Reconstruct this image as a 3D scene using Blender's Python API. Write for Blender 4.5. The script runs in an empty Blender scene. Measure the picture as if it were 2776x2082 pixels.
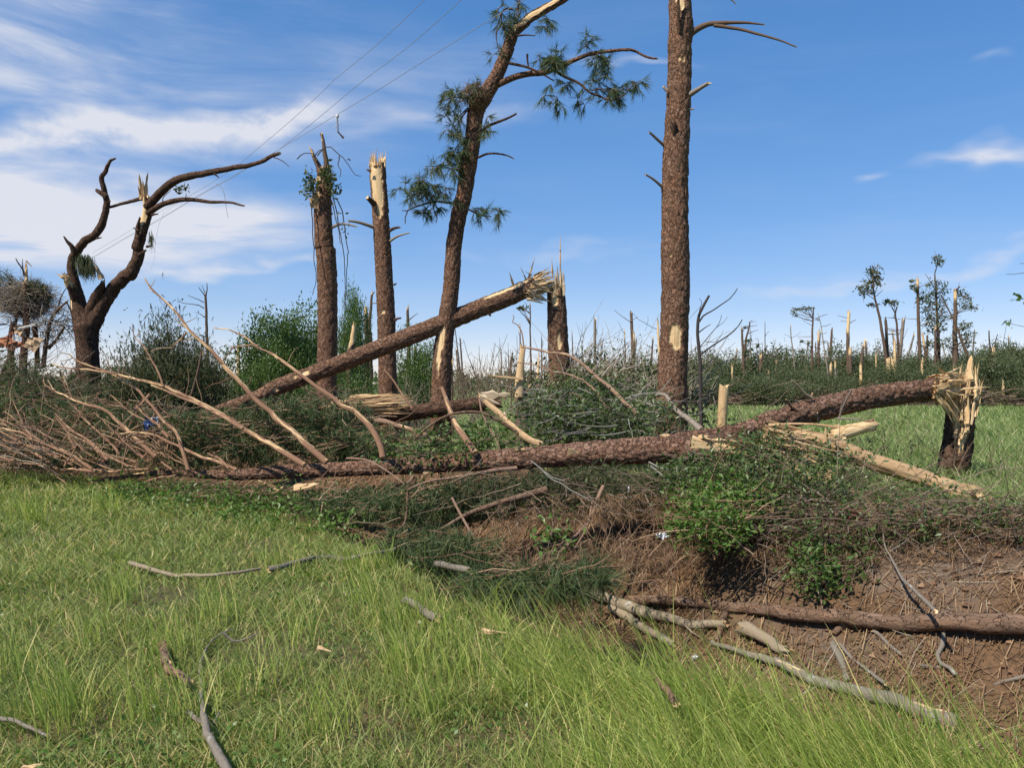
import bpy, math, zlib
import numpy as np
from mathutils import Vector

R = math.radians
SC = bpy.context.scene
COL = SC.collection
rng = np.random.default_rng(7)

# ------------------------------------------------------------------ camera, sky, sun, exposure
F = 2247.0                      # focal length in pixels of the 2776 px wide photograph
EYE = 1.65
cam = bpy.data.cameras.new('camera'); camo = bpy.data.objects.new('camera', cam); COL.objects.link(camo)
cam.sensor_width = 36.0; cam.lens = 36.0 * F / 2776.0; cam.clip_start = 0.05; cam.clip_end = 3000
camo.location = (0, 0, EYE); camo.rotation_euler = (R(90), 0, 0)
SC.camera = camo

SUN_TO = Vector((-0.47, -0.42, 0.78)).normalized()      # direction towards the sun
SUN_EL = math.asin(SUN_TO.z); SUN_AZ = math.atan2(SUN_TO.x, SUN_TO.y)
sl = bpy.data.lights.new('sun', 'SUN'); sl.energy = 4.8; sl.angle = R(0.55); sl.color = (1.0, 0.93, 0.82)
slo = bpy.data.objects.new('sun', sl); COL.objects.link(slo); slo.location = (-20, -15, 20)
slo.rotation_euler = (-SUN_TO).to_track_quat('-Z', 'Y').to_euler()

SC.view_settings.view_transform = 'Standard'; SC.view_settings.look = 'None'
SC.view_settings.exposure = 0.5; SC.view_settings.gamma = 1.0; SC.view_settings.use_curve_mapping = False

world = bpy.data.worlds.new('World'); SC.world = world; world.use_nodes = True

class NT:
    def __init__(s, tree): s.t = tree; tree.nodes.clear()
    def n(s, typ, **kw):
        nd = s.t.nodes.new(typ)
        for k, v in kw.items():
            if k.startswith('i_'): nd.inputs[k[2:].replace('_', ' ')].default_value = v
            else: setattr(nd, k, v)
        return nd
    def l(s, a, b): s.t.links.new(a, b)
    def put(s, sock, v):
        if isinstance(v, bpy.types.NodeSocket): s.l(v, sock)
        else: sock.default_value = v
    def m(s, op, a, b=None, c=None, clamp=False):
        nd = s.t.nodes.new('ShaderNodeMath'); nd.operation = op; nd.use_clamp = clamp
        s.put(nd.inputs[0], a)
        if b is not None: s.put(nd.inputs[1], b)
        if c is not None: s.put(nd.inputs[2], c)
        return nd.outputs[0]
    def mix(s, fac, a, b, blend='MIX'):
        nd = s.t.nodes.new('ShaderNodeMix'); nd.data_type = 'RGBA'; nd.blend_type = blend
        s.put(nd.inputs[0], fac)
        for i, v in ((6, a), (7, b)):
            if isinstance(v, bpy.types.NodeSocket): s.l(v, nd.inputs[i])
            else: nd.inputs[i].default_value = (*v, 1) if len(v) == 3 else v
        return nd.outputs[2]
    def noise(s, vec, scale, detail=4, rough=0.55, dist=0.0):
        nd = s.t.nodes.new('ShaderNodeTexNoise'); nd.inputs['Scale'].default_value = scale
        nd.inputs['Detail'].default_value = detail; nd.inputs['Roughness'].default_value = rough
        nd.inputs['Distortion'].default_value = dist
        if vec is not None: s.l(vec, nd.inputs['Vector'])
        return nd.outputs['Fac']
    def ramp(s, fac, stops):
        nd = s.t.nodes.new('ShaderNodeValToRGB'); e = nd.color_ramp.elements
        while len(e) < len(stops): e.new(0.5)
        for el, (p, c) in zip(e, stops):
            el.position = p; el.color = (*c, 1) if len(c) == 3 else c
        s.l(fac, nd.inputs[0]); return nd.outputs[0]
    def smooth(s, v, lo, hi):
        nd = s.t.nodes.new('ShaderNodeMapRange'); nd.interpolation_type = 'SMOOTHSTEP'
        s.put(nd.inputs[0], v); nd.inputs[1].default_value = lo; nd.inputs[2].default_value = hi
        return nd.outputs[0]
    def scale(s, vec, xyz):
        nd = s.t.nodes.new('ShaderNodeVectorMath'); nd.operation = 'MULTIPLY'
        s.l(vec, nd.inputs[0]); nd.inputs[1].default_value = xyz; return nd.outputs[0]

w = NT(world.node_tree)
out = w.n('ShaderNodeOutputWorld'); bg = w.n('ShaderNodeBackground'); bg.inputs['Strength'].default_value = 0.128
sky = w.n('ShaderNodeTexSky'); sky.sky_type = 'NISHITA'; sky.sun_disc = False
sky.sun_elevation = SUN_EL; sky.sun_rotation = SUN_AZ; sky.air_density = 1.0; sky.dust_density = 0.0; sky.ozone_density = 4.0; sky.altitude = 1200
tc = w.n('ShaderNodeTexCoord'); sep = w.n('ShaderNodeSeparateXYZ'); w.l(tc.outputs['Generated'], sep.inputs[0])
X, Y, Z = sep.outputs
az = w.m('ARCTAN2', X, Y); el = w.m('ARCSINE', Z)
cmb = w.n('ShaderNodeCombineXYZ'); w.l(az, cmb.inputs[0]); w.l(el, cmb.inputs[1])
ae = cmb.outputs[0]
warp = w.m('MULTIPLY', w.m('SUBTRACT', w.noise(w.scale(ae, (3.0, 7.0, 1)), 1.6, 3, 0.55), 0.5), 0.13)
elw = w.m('ADD', el, warp)
streak = w.noise(w.scale(ae, (2.2, 13.0, 1.0)), 1.5, 7, 0.60, 0.5)
fine = w.noise(w.scale(ae, (9.0, 30.0, 1.0)), 1.3, 6, 0.60, 0.4)
puff = w.noise(w.scale(ae, (10.0, 17.0, 1.0)), 1.4, 7, 0.58, 0.3)
def blob(px, py, rx, ry, tilt=0.0):
    a0 = math.atan((px - 1388) / F); e0 = math.atan((1041 - py) / F * math.cos(a0))
    ra, re = rx / F, ry / F
    da = w.m('SUBTRACT', az, a0); de = w.m('SUBTRACT', elw, e0)
    de = w.m('SUBTRACT', de, w.m('MULTIPLY', da, tilt))
    q = w.m('ADD', w.m('POWER', w.m('ABSOLUTE', w.m('DIVIDE', da, ra)), 2.0), w.m('POWER', w.m('ABSOLUTE', w.m('DIVIDE', de, re)), 2.0))
    return w.smooth(w.m('SQRT', q), 1.0, 0.0)
clouds = None
for px, py, rx, ry, tilt, amp, tex in [
    (120, 385, 680, 75, 0.10, 1.5, puff), (520, 325, 480, 60, 0.12, 1.3, puff), (800, 300, 180, 75, 0.2, 1.05, puff),
    (-150, 560, 1000, 200, 0.05, 1.6, streak), (480, 590, 560, 130, -0.02, 1.35, streak),
    (0, 60, 760, 150, 0.0, 0.9, streak), (150, 270, 800, 70, -0.05, 0.7, streak), (620, 735, 400, 32, 0.06, 1.1, fine), (60, 690, 420, 50, 0.0, 0.9, streak),
    (2700, 440, 250, 48, -0.04, 0.95, fine), (2660, 445, 110, 30, -0.08, 1.0, puff), (2365, 490, 55, 22, 0, 0.45, puff), (2690, 215, 60, 28, 0, 0.25, puff),
    (2680, 700, 520, 34, 0.08, 0.65, fine), (2320, 780, 420, 28, 0.10, 0.6, fine), (1700, 170, 240, 22, -0.03, 0.55, fine),
    (1180, 330, 420, 55, 0.12, 0.5, fine), (1000, 250, 650, 260, 0.0, 0.28, streak), (1500, 690, 420, 35, 0.0, 0.35, fine)]:
    b = w.m('MULTIPLY', blob(px, py, rx, ry, tilt), w.m('MULTIPLY', w.smooth(tex, 0.18, 0.82), amp))
    clouds = b if clouds is None else w.m('ADD', clouds, b)
# thin cirrus everywhere, thicker towards the left (west) of the view
wash = w.m('MULTIPLY', w.smooth(streak, 0.42, 0.80), w.m('ADD', 0.06, w.m('MULTIPLY', w.smooth(az, -0.05, -0.75), 0.38)))
clouds = w.m('MINIMUM', w.m('MAXIMUM', w.m('ADD', clouds, wash), 0.0), 0.93)
clouds = w.m('MULTIPLY', clouds, w.smooth(Z, -0.02, 0.04))
gm = w.n('ShaderNodeGamma'); gm.inputs['Gamma'].default_value = 0.56; w.l(sky.outputs[0], gm.inputs['Color'])   # the phone's soft highlight roll-off towards the horizon
hs = w.n('ShaderNodeHueSaturation'); hs.inputs['Saturation'].default_value = 1.68; hs.inputs['Value'].default_value = 1.62
w.l(gm.outputs[0], hs.inputs['Color'])
w.l(w.mix(clouds, w.mix(1.0, hs.outputs[0], (1.04, 0.925, 1.03), 'MULTIPLY'), (4.25, 4.35, 4.75)), bg.inputs['Color'])
w.l(bg.outputs[0], out.inputs[0])

# ------------------------------------------------------------------ photograph tracing: pixel + depth -> metres
k_ = 700 / 1659; k4 = 700 / 1485
PAN = {'p0': (0, 0, k_), 'p1': (700, 0, k_), 'p2': (1400, 0, k_), 'p3': (2100, 0, k_),
       'q0': (0, 650, k_), 'q1': (700, 650, k_), 'q2': (1400, 650, k_), 'q3': (2076, 650, k_),
       'r0': (0, 1300, k4), 'r1': (700, 1300, k4), 'r2': (1400, 1300, k4), 'r3': (2076, 1300, k4),
       'L1': (0, 680, 350 / 1659), 'L2': (350, 780, 350 / 1659), 'C3': (1380, 820, 420 / 2212),
       'R4': (1850, 800, 400 / 2074), 'R5': (2200, 680, 576 / 2172), 'm7': (1380, 1250, 620 / 2212), 'm8': (1850, 1120, 450 / 1965), 's': (0, 0, 1.0)}
def px(spec):
    pts = []; cur = 's'
    for tok in spec.replace('|', ' ').split():
        if ',' in tok:
            a, b = tok.split(','); o = PAN[cur]; pts.append((o[0] + float(a) * o[2], o[1] + float(b) * o[2]))
        else: cur = tok
    return np.array(pts)
def P(x, y, d): return np.array([(x - 1388) / F * d, d, EYE - (y - 1041) / F * d])
def arc(xy):
    s = np.r_[0, np.cumsum(np.hypot(*np.diff(xy, axis=0).T))]; return s / s[-1] if s[-1] > 0 else s
def W(spec, d):
    xy = px(spec) if isinstance(spec, str) else np.array(spec, float)
    t = arc(xy) if len(xy) > 1 else np.zeros(1)
    d = np.atleast_1d(np.array(d, float)); dd = np.interp(t, np.linspace(0, 1, len(d)), d)
    return np.array([P(x, y, q) for (x, y), q in zip(xy, dd)])

# ------------------------------------------------------------------ noise in numpy
def hsh(i, seed):
    i = i.astype(np.int64)
    h = (i[..., 0] * 374761393 + i[..., 1] * 668265263 + i[..., 2] * 2147483647 + seed * 1274126177) & 0xffffffff
    h = ((h ^ (h >> 13)) * 1274126177) & 0xffffffff
    return ((h ^ (h >> 16)) & 0xffffff) / float(0xffffff)
def vnoise(p, seed=0):
    p = np.asarray(p, float); i = np.floor(p); f = p - i; f = f * f * (3 - 2 * f); o = 0
    for a in (0, 1):
        for b in (0, 1):
            for c in (0, 1):
                wgt = (f[..., 0] if a else 1 - f[..., 0]) * (f[..., 1] if b else 1 - f[..., 1]) * (f[..., 2] if c else 1 - f[..., 2])
                o = o + wgt * hsh(i + np.array([a, b, c]), seed)
    return o
def fbm(p, seed=0, oct=4):
    p = np.asarray(p, float); o = 0; a = 0.5
    for k in range(oct): o = o + a * (vnoise(p * 2 ** k, seed + k) - 0.5) * 2; a *= 0.5
    return o
def cells(p, seed=0):
    i = np.floor(p); f1 = np.full(p.shape[0], 9.0); f2 = f1.copy(); cid = np.zeros(p.shape[0])
    for a in (-1, 0, 1):
        for b in (-1, 0, 1):
            for c in (-1, 0, 1):
                q = i + np.array([a, b, c]); j = np.stack([hsh(q, seed), hsh(q, seed + 11), hsh(q, seed + 23)], -1)
                dd = np.linalg.norm(q + j - p, axis=1); r = hsh(q, seed + 37)
                near = dd < f1
                f2 = np.where(near, f1, np.minimum(f2, dd)); cid = np.where(near, r, cid); f1 = np.where(near, dd, f1)
    return f1, f2, cid

# ------------------------------------------------------------------ terrain
EDGE = np.array([(9, -5.5), (5.1, -0.6), (1.75, 3.45), (0.15, 5.35), (-1.75, 8.4), (-3.4, 11.3), (-6.5, 14.0), (-13, 17.5), (-45, 30), (-300, 110)])
def edge_t(x, y):
    p = np.stack([x, y], -1).astype(float); best = np.full(x.shape, 1e9); sg = np.ones(x.shape)
    for a, b in zip(EDGE[:-1], EDGE[1:]):
        ab = b - a; t = np.clip(((p - a) @ ab) / (ab @ ab), 0, 1); q = a + t[..., None] * ab
        dd = np.hypot(p[..., 0] - q[..., 0], p[..., 1] - q[..., 1])
        s = -np.sign(ab[0] * (p[..., 1] - a[1]) - ab[1] * (p[..., 0] - a[0]))
        nb = dd < best; best = np.where(nb, dd, best); sg = np.where(nb, s, sg)
    return best * sg
def gz(x, y):
    x = np.asarray(x, float); y = np.asarray(y, float)
    t = edge_t(x, y); p = np.stack([x, y, 0 * x], -1)
    t = t + 0.16 * fbm(p * 0.9, 3, 3)
    deep = np.clip(1 - (y - 10) / 9, 0.25, 1)
    h = np.interp(t, [-0.5, 0, 0.5, 1.2, 1.95, 2.4, 2.95, 3.4, 3.95, 6], [0, -0.03, -0.28, -0.62, -0.66, -0.38, 0.10, 0.29, 0.36, 0.36])
    h = np.where(h < 0, h * deep, h)
    bank = np.clip((t - 0.1) * 2, 0, 1) * np.clip((4.5 - t) * 1.2, 0, 1)
    h = h + fbm(p * 0.5, 5, 3) * 0.05 + fbm(p * 2.3, 6, 3) * (0.018 + 0.055 * bank)
    far = np.clip((np.hypot(x, y) - 60) / 200, 0, 1)
    return h * (1 - 0.6 * far)
def gz1(x, y): return float(gz(np.array([x]), np.array([y]))[0])

def hit(sx, sy, lift=0.0):
    """distance at which a sight line through a pixel meets the ground"""
    dd = np.arange(2.6, 30, 0.04); x = (sx - 1388) / F * dd; z = EYE - (sy - 1041) / F * dd
    k = np.nonzero(z <= gz(x, dd) + lift)[0]
    return float(dd[k[0]]) if len(k) else 12.0
def hits(spec, lift=0.03): return [hit(a, b, lift) for a, b in px(spec)]

# ------------------------------------------------------------------ mesh builder
class MB:
    def __init__(s): s.v = []; s.q = []; s.t = []; s.qm = []; s.tm = []; s.at = {}; s.n = 0
    def add(s, v, q=None, t=None, mat=0, **at):
        v = np.asarray(v, float).reshape(-1, 3)
        if q is not None and len(q): q = np.asarray(q, int); s.q.append(q + s.n); s.qm.append(np.full(len(q), mat) if np.isscalar(mat) else mat)
        if t is not None and len(t): t = np.asarray(t, int); s.t.append(t + s.n); s.tm.append(np.full(len(t), mat) if np.isscalar(mat) else np.zeros(len(t), int))
        for k, a in at.items(): s.at.setdefault(k, []).append((s.n, np.asarray(a, float)))
        s.v.append(v); s.n += len(v)
    def mesh(s, name, mats, origin=(0, 0, 0), smooth=True):
        V = np.concatenate(s.v) - np.asarray(origin, float); me = bpy.data.meshes.new(name)
        Q = np.concatenate(s.q) if s.q else np.zeros((0, 4), int); T = np.concatenate(s.t) if s.t else np.zeros((0, 3), int)
        me.vertices.add(len(V)); me.vertices.foreach_set('co', V.astype(np.float32).ravel())
        me.loops.add(Q.size + T.size); me.loops.foreach_set('vertex_index', np.r_[Q.ravel(), T.ravel()].astype(np.int32))
        me.polygons.add(len(Q) + len(T))
        me.polygons.foreach_set('loop_start', np.r_[np.arange(len(Q)) * 4, Q.size + np.arange(len(T)) * 3].astype(np.int32))
        mi = np.concatenate(s.qm + s.tm) if (s.qm or s.tm) else np.zeros(0)
        me.polygons.foreach_set('material_index', mi.astype(np.int32))
        me.polygons.foreach_set('use_smooth', np.full(len(Q) + len(T), smooth))
        for m in (mats if isinstance(mats, (list, tuple)) else [mats]): me.materials.append(m)
        for k, parts in s.at.items():
            dim = parts[0][1].ndim
            if dim == 2:
                A = np.zeros((len(V), 3), np.float32)
                for o, a in parts: A[o:o + len(a)] = a
                me.attributes.new(k, 'FLOAT_VECTOR', 'POINT').data.foreach_set('vector', A.ravel())
            else:
                A = np.zeros(len(V), np.float32)
                for o, a in parts: A[o:o + len(a)] = a
                me.attributes.new(k, 'FLOAT', 'POINT').data.foreach_set('value', A)
        me.update(calc_edges=True)
        return me

def thing(name, label, cat, loc, group=None):
    o = bpy.data.objects.new(name, None); COL.objects.link(o); o.empty_display_size = 0.2
    o.location = tuple(float(c) for c in loc); o['label'] = label; o['category'] = cat
    if group: o['group'] = group
    return o
def part(name, mb, mats, root, smooth=True, kind=None, label=None, parent=None):
    org = np.array(root.location) if root.type == 'EMPTY' else np.array(root['_o'])
    o = bpy.data.objects.new(name, mb.mesh(name, mats, org, smooth)); COL.objects.link(o); o.parent = parent or root
    if kind: o['kind'] = kind
    if label: o['label'] = label
    return o
def sub(name, mb, mats, par, root, **kw):
    o = bpy.data.objects.new(name, mb.mesh(name, mats, np.array(root.location), kw.get('smooth', True))); COL.objects.link(o); o.parent = par
    return o
def single(name, mb, mats, label, cat, loc, group=None, smooth=True, kind=None):
    o = bpy.data.objects.new(name, mb.mesh(name, mats, loc, smooth)); COL.objects.link(o); o.location = tuple(float(c) for c in loc)
    if label: o['label'] = label
    if cat: o['category'] = cat
    if group: o['group'] = group
    if kind: o['kind'] = kind
    return o
def copy_thing(src, loc, rz, scl, label=None):
    r = src.copy(); COL.objects.link(r); r.location = tuple(float(c) for c in loc); r.rotation_euler = (0, 0, rz)
    r.scale = scl if hasattr(scl, '__len__') else (scl,) * 3
    if label: r['label'] = label
    for ch in src.children:
        c = ch.copy(); COL.objects.link(c); c.parent = r
    return r

def unit(v): v = np.asarray(v, float); return v / np.maximum(np.linalg.norm(v, axis=-1, keepdims=True), 1e-9)

def spline(pts, step):
    pts = np.asarray(pts, float)
    if len(pts) == 2: P4 = np.vstack([2 * pts[0] - pts[1], pts, 2 * pts[1] - pts[0]])
    else: P4 = np.vstack([2 * pts[0] - pts[1], pts, 2 * pts[-1] - pts[-2]])
    o = []; u = []
    for i in range(len(pts) - 1):
        a, b, c, d = P4[i:i + 4]; n = max(1, int(round(np.linalg.norm(c - b) / step)))
        t = (np.arange(n) / n)[:, None]
        o.append(0.5 * (2 * b + (c - a) * t + (2 * a - 5 * b + 4 * c - d) * t ** 2 + (3 * b - a - 3 * c + d) * t ** 3)); u.append(i + t[:, 0])
    o.append(pts[-1:]); u.append([len(pts) - 1.0])
    return np.vstack(o), np.concatenate(u)

def tube(mb, pts, rad, sides=10, step=0.1, bark=0.0, plate=(0.055, 0.10), seed=0, rough=0.04, wob=0.0, jag=(0, 0), cap=(True, True),
         bare=(), flat=1.0, flare=0.0, capmat=1, mat=0, barek=0.0, fibre=0.0):
    """tapered tube; bark = height of the bark plates; bare = [(point, r_around, r_along)] patches where the bark is gone"""
    C, u = spline(pts, step); rad = np.atleast_1d(np.array(rad, float))
    L = np.r_[0, np.cumsum(np.linalg.norm(np.diff(C, axis=0), axis=1))]; Ln = L / L[-1]
    if len(rad) == len(pts): r = np.interp(u, np.arange(len(pts)), rad)
    else: r = np.interp(Ln, np.linspace(0, 1, len(rad)), rad)
    if flare: r = r * (1 + flare * np.exp(-L / 0.35))
    if wob:
        g = np.stack([L * 3.1, L * 0 + seed, L * 0], -1)
        C = C + wob * np.stack([fbm(g, 71 + seed, 3), fbm(g, 171 + seed, 3), fbm(g, 271 + seed, 3)], -1) * np.minimum(1, L / max(L[-1] * 0.2, 1e-6))[:, None]
    T = unit(np.gradient(C, axis=0)); up = np.array([0.0, 0.9, 0.3]); n0 = unit(np.cross(T[0], up if abs(T[0] @ up) < 0.9 else np.array([1.0, 0, 0])))
    N = np.zeros_like(C); N[0] = n0
    for i in range(1, len(C)): v = N[i - 1] - T[i] * (N[i - 1] @ T[i]); N[i] = v / np.linalg.norm(v)
    B = np.cross(T, N); m = len(C); th = np.linspace(0, 2 * math.pi, sides, endpoint=False)
    ct, st = np.cos(th), np.sin(th)
    rr = np.repeat(r[:, None], sides, 1); LL = np.repeat(L[:, None], sides, 1)
    bk = np.stack([rr * ct, rr * st, LL], -1).reshape(-1, 3)
    so = np.array([seed * 3.7, seed * 1.9, seed * 0.77])
    rs = min(0.22, 2.6 * float(r.mean())); disp = rough * rr.ravel() * fbm(np.stack([bk[:, 0] / rs, bk[:, 1] / rs, bk[:, 2] / (rs * 1.7)], -1) + so, seed, 4)
    cr = np.zeros(len(bk)); pl = np.zeros(len(bk)); br = np.full(len(bk), float(barek))
    base = (C[:, None, :] + N[:, None, :] * (rr * ct)[..., None] + B[:, None, :] * (rr * st)[..., None]).reshape(-1, 3)
    Tt = np.repeat(T, sides, 0)
    for c, ra, rl in bare:
        of = base - np.asarray(c); al = (of * Tt).sum(1); pe = np.linalg.norm(of - al[:, None] * Tt, axis=1)
        e = 1.0 - np.sqrt((pe / ra) ** 2 + (al / rl) ** 2) + 0.38 * fbm(np.stack([bk[:, 0] / 0.05, bk[:, 1] / 0.05, bk[:, 2] / 0.14], -1) + so, 9, 3)
        br = np.maximum(br, np.clip(e * 7, 0, 1))
    if bark:
        wv = fbm(bk / 0.12 + so, seed + 5, 2)[:, None] * 0.35
        f1, f2, cr = cells(np.stack([bk[:, 0] / plate[0], bk[:, 1] / plate[0], bk[:, 2] / plate[1]], -1) + so + wv, seed + 1)
        e = np.clip((f2 - f1) / 0.17, 0, 1); pl = e * e * (3 - 2 * e)
        disp = disp + bark * 0.75 * (pl * (0.55 + 0.6 * cr) - 0.5) * (1 - br) - br * bark * 0.6
    if fibre:
        disp = disp + fibre * fbm(np.stack([bk[:, 0] / 0.022, bk[:, 1] / 0.022, bk[:, 2] / 0.45], -1) + so, seed + 8, 3)
    rad_dir = (N[:, None, :] * ct[None, :, None] + B[:, None, :] * (st * flat)[None, :, None]).reshape(-1, 3)
    Vv = np.repeat(C, sides, 0) + rad_dir * (rr.ravel() + disp)[:, None]
    Vv = Vv.reshape(m, sides, 3)
    for end, j in ((0, jag[0]), (-1, jag[1])):
        if j:
            jn = fbm(np.stack([ct * 2.2, st * 2.2, 0 * ct + seed], -1), seed + 17 + end, 3) + 0.9 * (hsh(np.stack([np.arange(sides), 0 * th, 0 * th], -1), seed + 19 + end) - 0.5)
            sgn = -1 if end == 0 else 1; Lend = 0 if end == 0 else L[-1]
            wgt = np.clip(1 - np.abs(L - Lend) / max(3 * j, 1e-3), 0, 1) ** 2
            Vv = Vv + (T[end] * sgn * j)[None, None, :] * (wgt[:, None] * jn[None, :])[..., None]
    Vv = Vv.reshape(-1, 3)
    i = np.arange(m - 1)[:, None] * sides; j = np.arange(sides)[None, :]; jn_ = (j + 1) % sides
    q = np.stack([i + j, i + jn_, i + sides + jn_, i + sides + j], -1).reshape(-1, 4)
    mb.add(Vv, q, None, mat, bk=bk, cellr=cr, plate=pl, bare=br)
    for end in (0, -1):
        if not cap[end]: continue
        ring = Vv.reshape(m, sides, 3)[end]; c = C[end] - T[end] * (r[end] * 0.15 if end else -r[end] * 0.15)
        inner = c + (ring - ring.mean(0)) * 0.55 + T[end] * (rng.random(sides)[:, None] - 0.5) * (jag[end] * 0.8 + r[end] * 0.12)
        vv = np.vstack([ring, inner, c[None]]); a = np.arange(sides); b = (a + 1) % sides
        if end == 0: q2 = np.stack([b, a, a + sides, b + sides], -1); t2 = np.stack([b + sides, a + sides, a * 0 + 2 * sides], -1)
        else: q2 = np.stack([a, b, b + sides, a + sides], -1); t2 = np.stack([a + sides, b + sides, a * 0 + 2 * sides], -1)
        bb = np.stack([vv[:, 0], vv[:, 1], vv[:, 2]], -1)
        mb.add(vv, q2, None, capmat, bk=bb, bare=np.ones(len(vv)))
        mb.t.append(t2 + mb.n - len(vv)); mb.tm.append(np.full(len(t2), capmat))
    return C, T, r

def twigs(mb, A, Bp, r0, r1, segs=4, sides=3, wob=0.08, sag=0.0, mat=0, seed=0):
    """many thin tapering twigs from A to B"""
    A = np.asarray(A, float); Bp = np.asarray(Bp, float); n = len(A)
    if n == 0: return
    g = np.random.default_rng(seed + n); t = np.linspace(0, 1, segs + 1)
    D = Bp - A; Ln = np.linalg.norm(D, axis=1, keepdims=True); T = unit(D)
    n1 = unit(np.cross(T, np.where(np.abs(T[:, 2:3]) < 0.9, np.array([[0, 0, 1.0]]), np.array([[1.0, 0, 0]])))); n2 = np.cross(T, n1)
    C = A[:, None] + D[:, None] * t[None, :, None]
    wv = np.cumsum(g.normal(0, 1, (n, segs + 1, 2)), 1); wv = wv - wv[:, :1]
    wv = wv * (wob * Ln[:, :, None] / math.sqrt(segs))
    C = C + n1[:, None] * wv[..., :1] + n2[:, None] * wv[..., 1:]
    C[..., 2] -= sag * Ln * (t[None] ** 2)
    rr = (np.asarray(r0) * np.ones(n))[:, None] * (1 - t)[None] + (np.asarray(r1) * np.ones(n))[:, None] * t[None]
    th = np.arange(sides) * 2 * math.pi / sides
    V = C[:, :, None] + rr[:, :, None, None] * (n1[:, None, None] * np.cos(th)[None, None, :, None] + n2[:, None, None] * np.sin(th)[None, None, :, None])
    per = (segs + 1) * sides; i = np.arange(segs)[:, None] * sides; j = np.arange(sides)[None]; jn = (j + 1) % sides
    q = np.stack([i + j, i + jn, i + sides + jn, i + sides + j], -1).reshape(-1, 4)
    q = (q[None] + (np.arange(n) * per)[:, None, None]).reshape(-1, 4)
    Lc = np.repeat((t[None] * Ln)[..., None], sides, 2).reshape(-1)
    mb.add(V.reshape(-1, 3), q, None, mat, bk=np.stack([V.reshape(-1, 3)[:, 0], V.reshape(-1, 3)[:, 1], Lc], -1))
    return C

def needles(mb, Cn, Dn, length=0.16, width=0.006, per=16, spread=0.8, droop=0.15, mat=0, seed=0):
    g = np.random.default_rng(seed + 5); n = len(Cn)
    if n == 0: return
    D = np.repeat(unit(Dn), per, 0); Cc = np.repeat(np.asarray(Cn, float), per, 0)
    d = unit(D + spread * unit(g.normal(0, 1, (n * per, 3))) + np.array([0, 0, -droop])); ln = length * (0.65 + 0.6 * g.random((n * per, 1)))
    Cc = Cc + D * (g.random((n * per, 1)) - 0.6) * length * 0.7
    s = unit(np.cross(d, g.normal(0, 1, (n * per, 3)))) * (width / 2)
    tip = Cc + d * ln; tip[:, 2] -= droop * 0.25 * ln[:, 0]
    V = np.stack([Cc - s, Cc + s, tip + s * 0.25, tip - s * 0.25], 1).reshape(-1, 3)
    mb.add(V, np.arange(n * per * 4).reshape(-1, 4), None, mat)

def leaves(mb, Cn, size=0.06, mat=0, seed=0, up=0.4, asp=0.5):
    g = np.random.default_rng(seed + 9); n = len(Cn)
    if n == 0: return
    nn = unit(g.normal(0, 1, (n, 3)) + np.array([0, 0, up])); a = unit(np.cross(nn, g.normal(0, 1, (n, 3)))); b = np.cross(nn, a)
    s = size * (0.6 + 0.8 * g.random((n, 1))); Cc = np.asarray(Cn, float)
    V = np.stack([Cc - a * s * .5, Cc - b * s * .5 * asp + nn * s * .08 - a * s * .05, Cc + a * s * .55, Cc + b * s * .5 * asp + nn * s * .08 - a * s * .05], 1).reshape(-1, 3)
    mb.add(V, np.arange(n * 4).reshape(-1, 4), None, mat)

def ball(n, g, shell=0.5):
    v = unit(g.normal(0, 1, (n, 3))); return v * (g.random((n, 1)) ** (1 / 3 * (1 - shell) + 0.15 * shell))

def shard(mb, base, d, length, width, thick=0.4, seed=0, bend=0.06, mat=0, rings=5, blunt=0.0):
    g = np.random.default_rng(seed * 7 + 3); d = unit(d); s = unit(np.cross(d, g.normal(0, 1, 3))); s2 = np.cross(d, s)
    t = np.linspace(0, 1, rings + 1)[:-1]; wd = (1 - t) ** 0.7 * (1 + 0.25 * g.normal(0, 1, rings)); wd[0] = 1
    wd = np.maximum(wd, blunt)
    off = np.cumsum(g.normal(0, 1, (rings + 1, 2)) * bend * length / rings, 0); off[0] = 0
    V = []
    for k in range(rings):
        c = base + d * t[k] * length + s * off[k, 0] + s2 * off[k, 1]
        for a, b in ((-1, -1), (1, -0.7), (0.8, 1), (-0.9, 0.8)): V.append(c + s * a * wd[k] * width / 2 * (1 + .2 * g.normal()) + s2 * b * wd[k] * width / 2 * thick)
    V.append(base + d * length + s * off[-1, 0] + s2 * off[-1, 1]); V = np.array(V)
    q = [[k * 4 + a, k * 4 + (a + 1) % 4, k * 4 + 4 + (a + 1) % 4, k * 4 + 4 + a] for k in range(rings - 1) for a in range(4)]
    e = (rings - 1) * 4; t3 = [[e + a, e + (a + 1) % 4, rings * 4] for a in range(4)]
    al = np.r_[np.repeat(t * length, 4), length]
    mb.add(V, q, t3, mat, bk=np.stack([V @ s, V @ s2, al], -1), bare=np.ones(len(V)))

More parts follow.
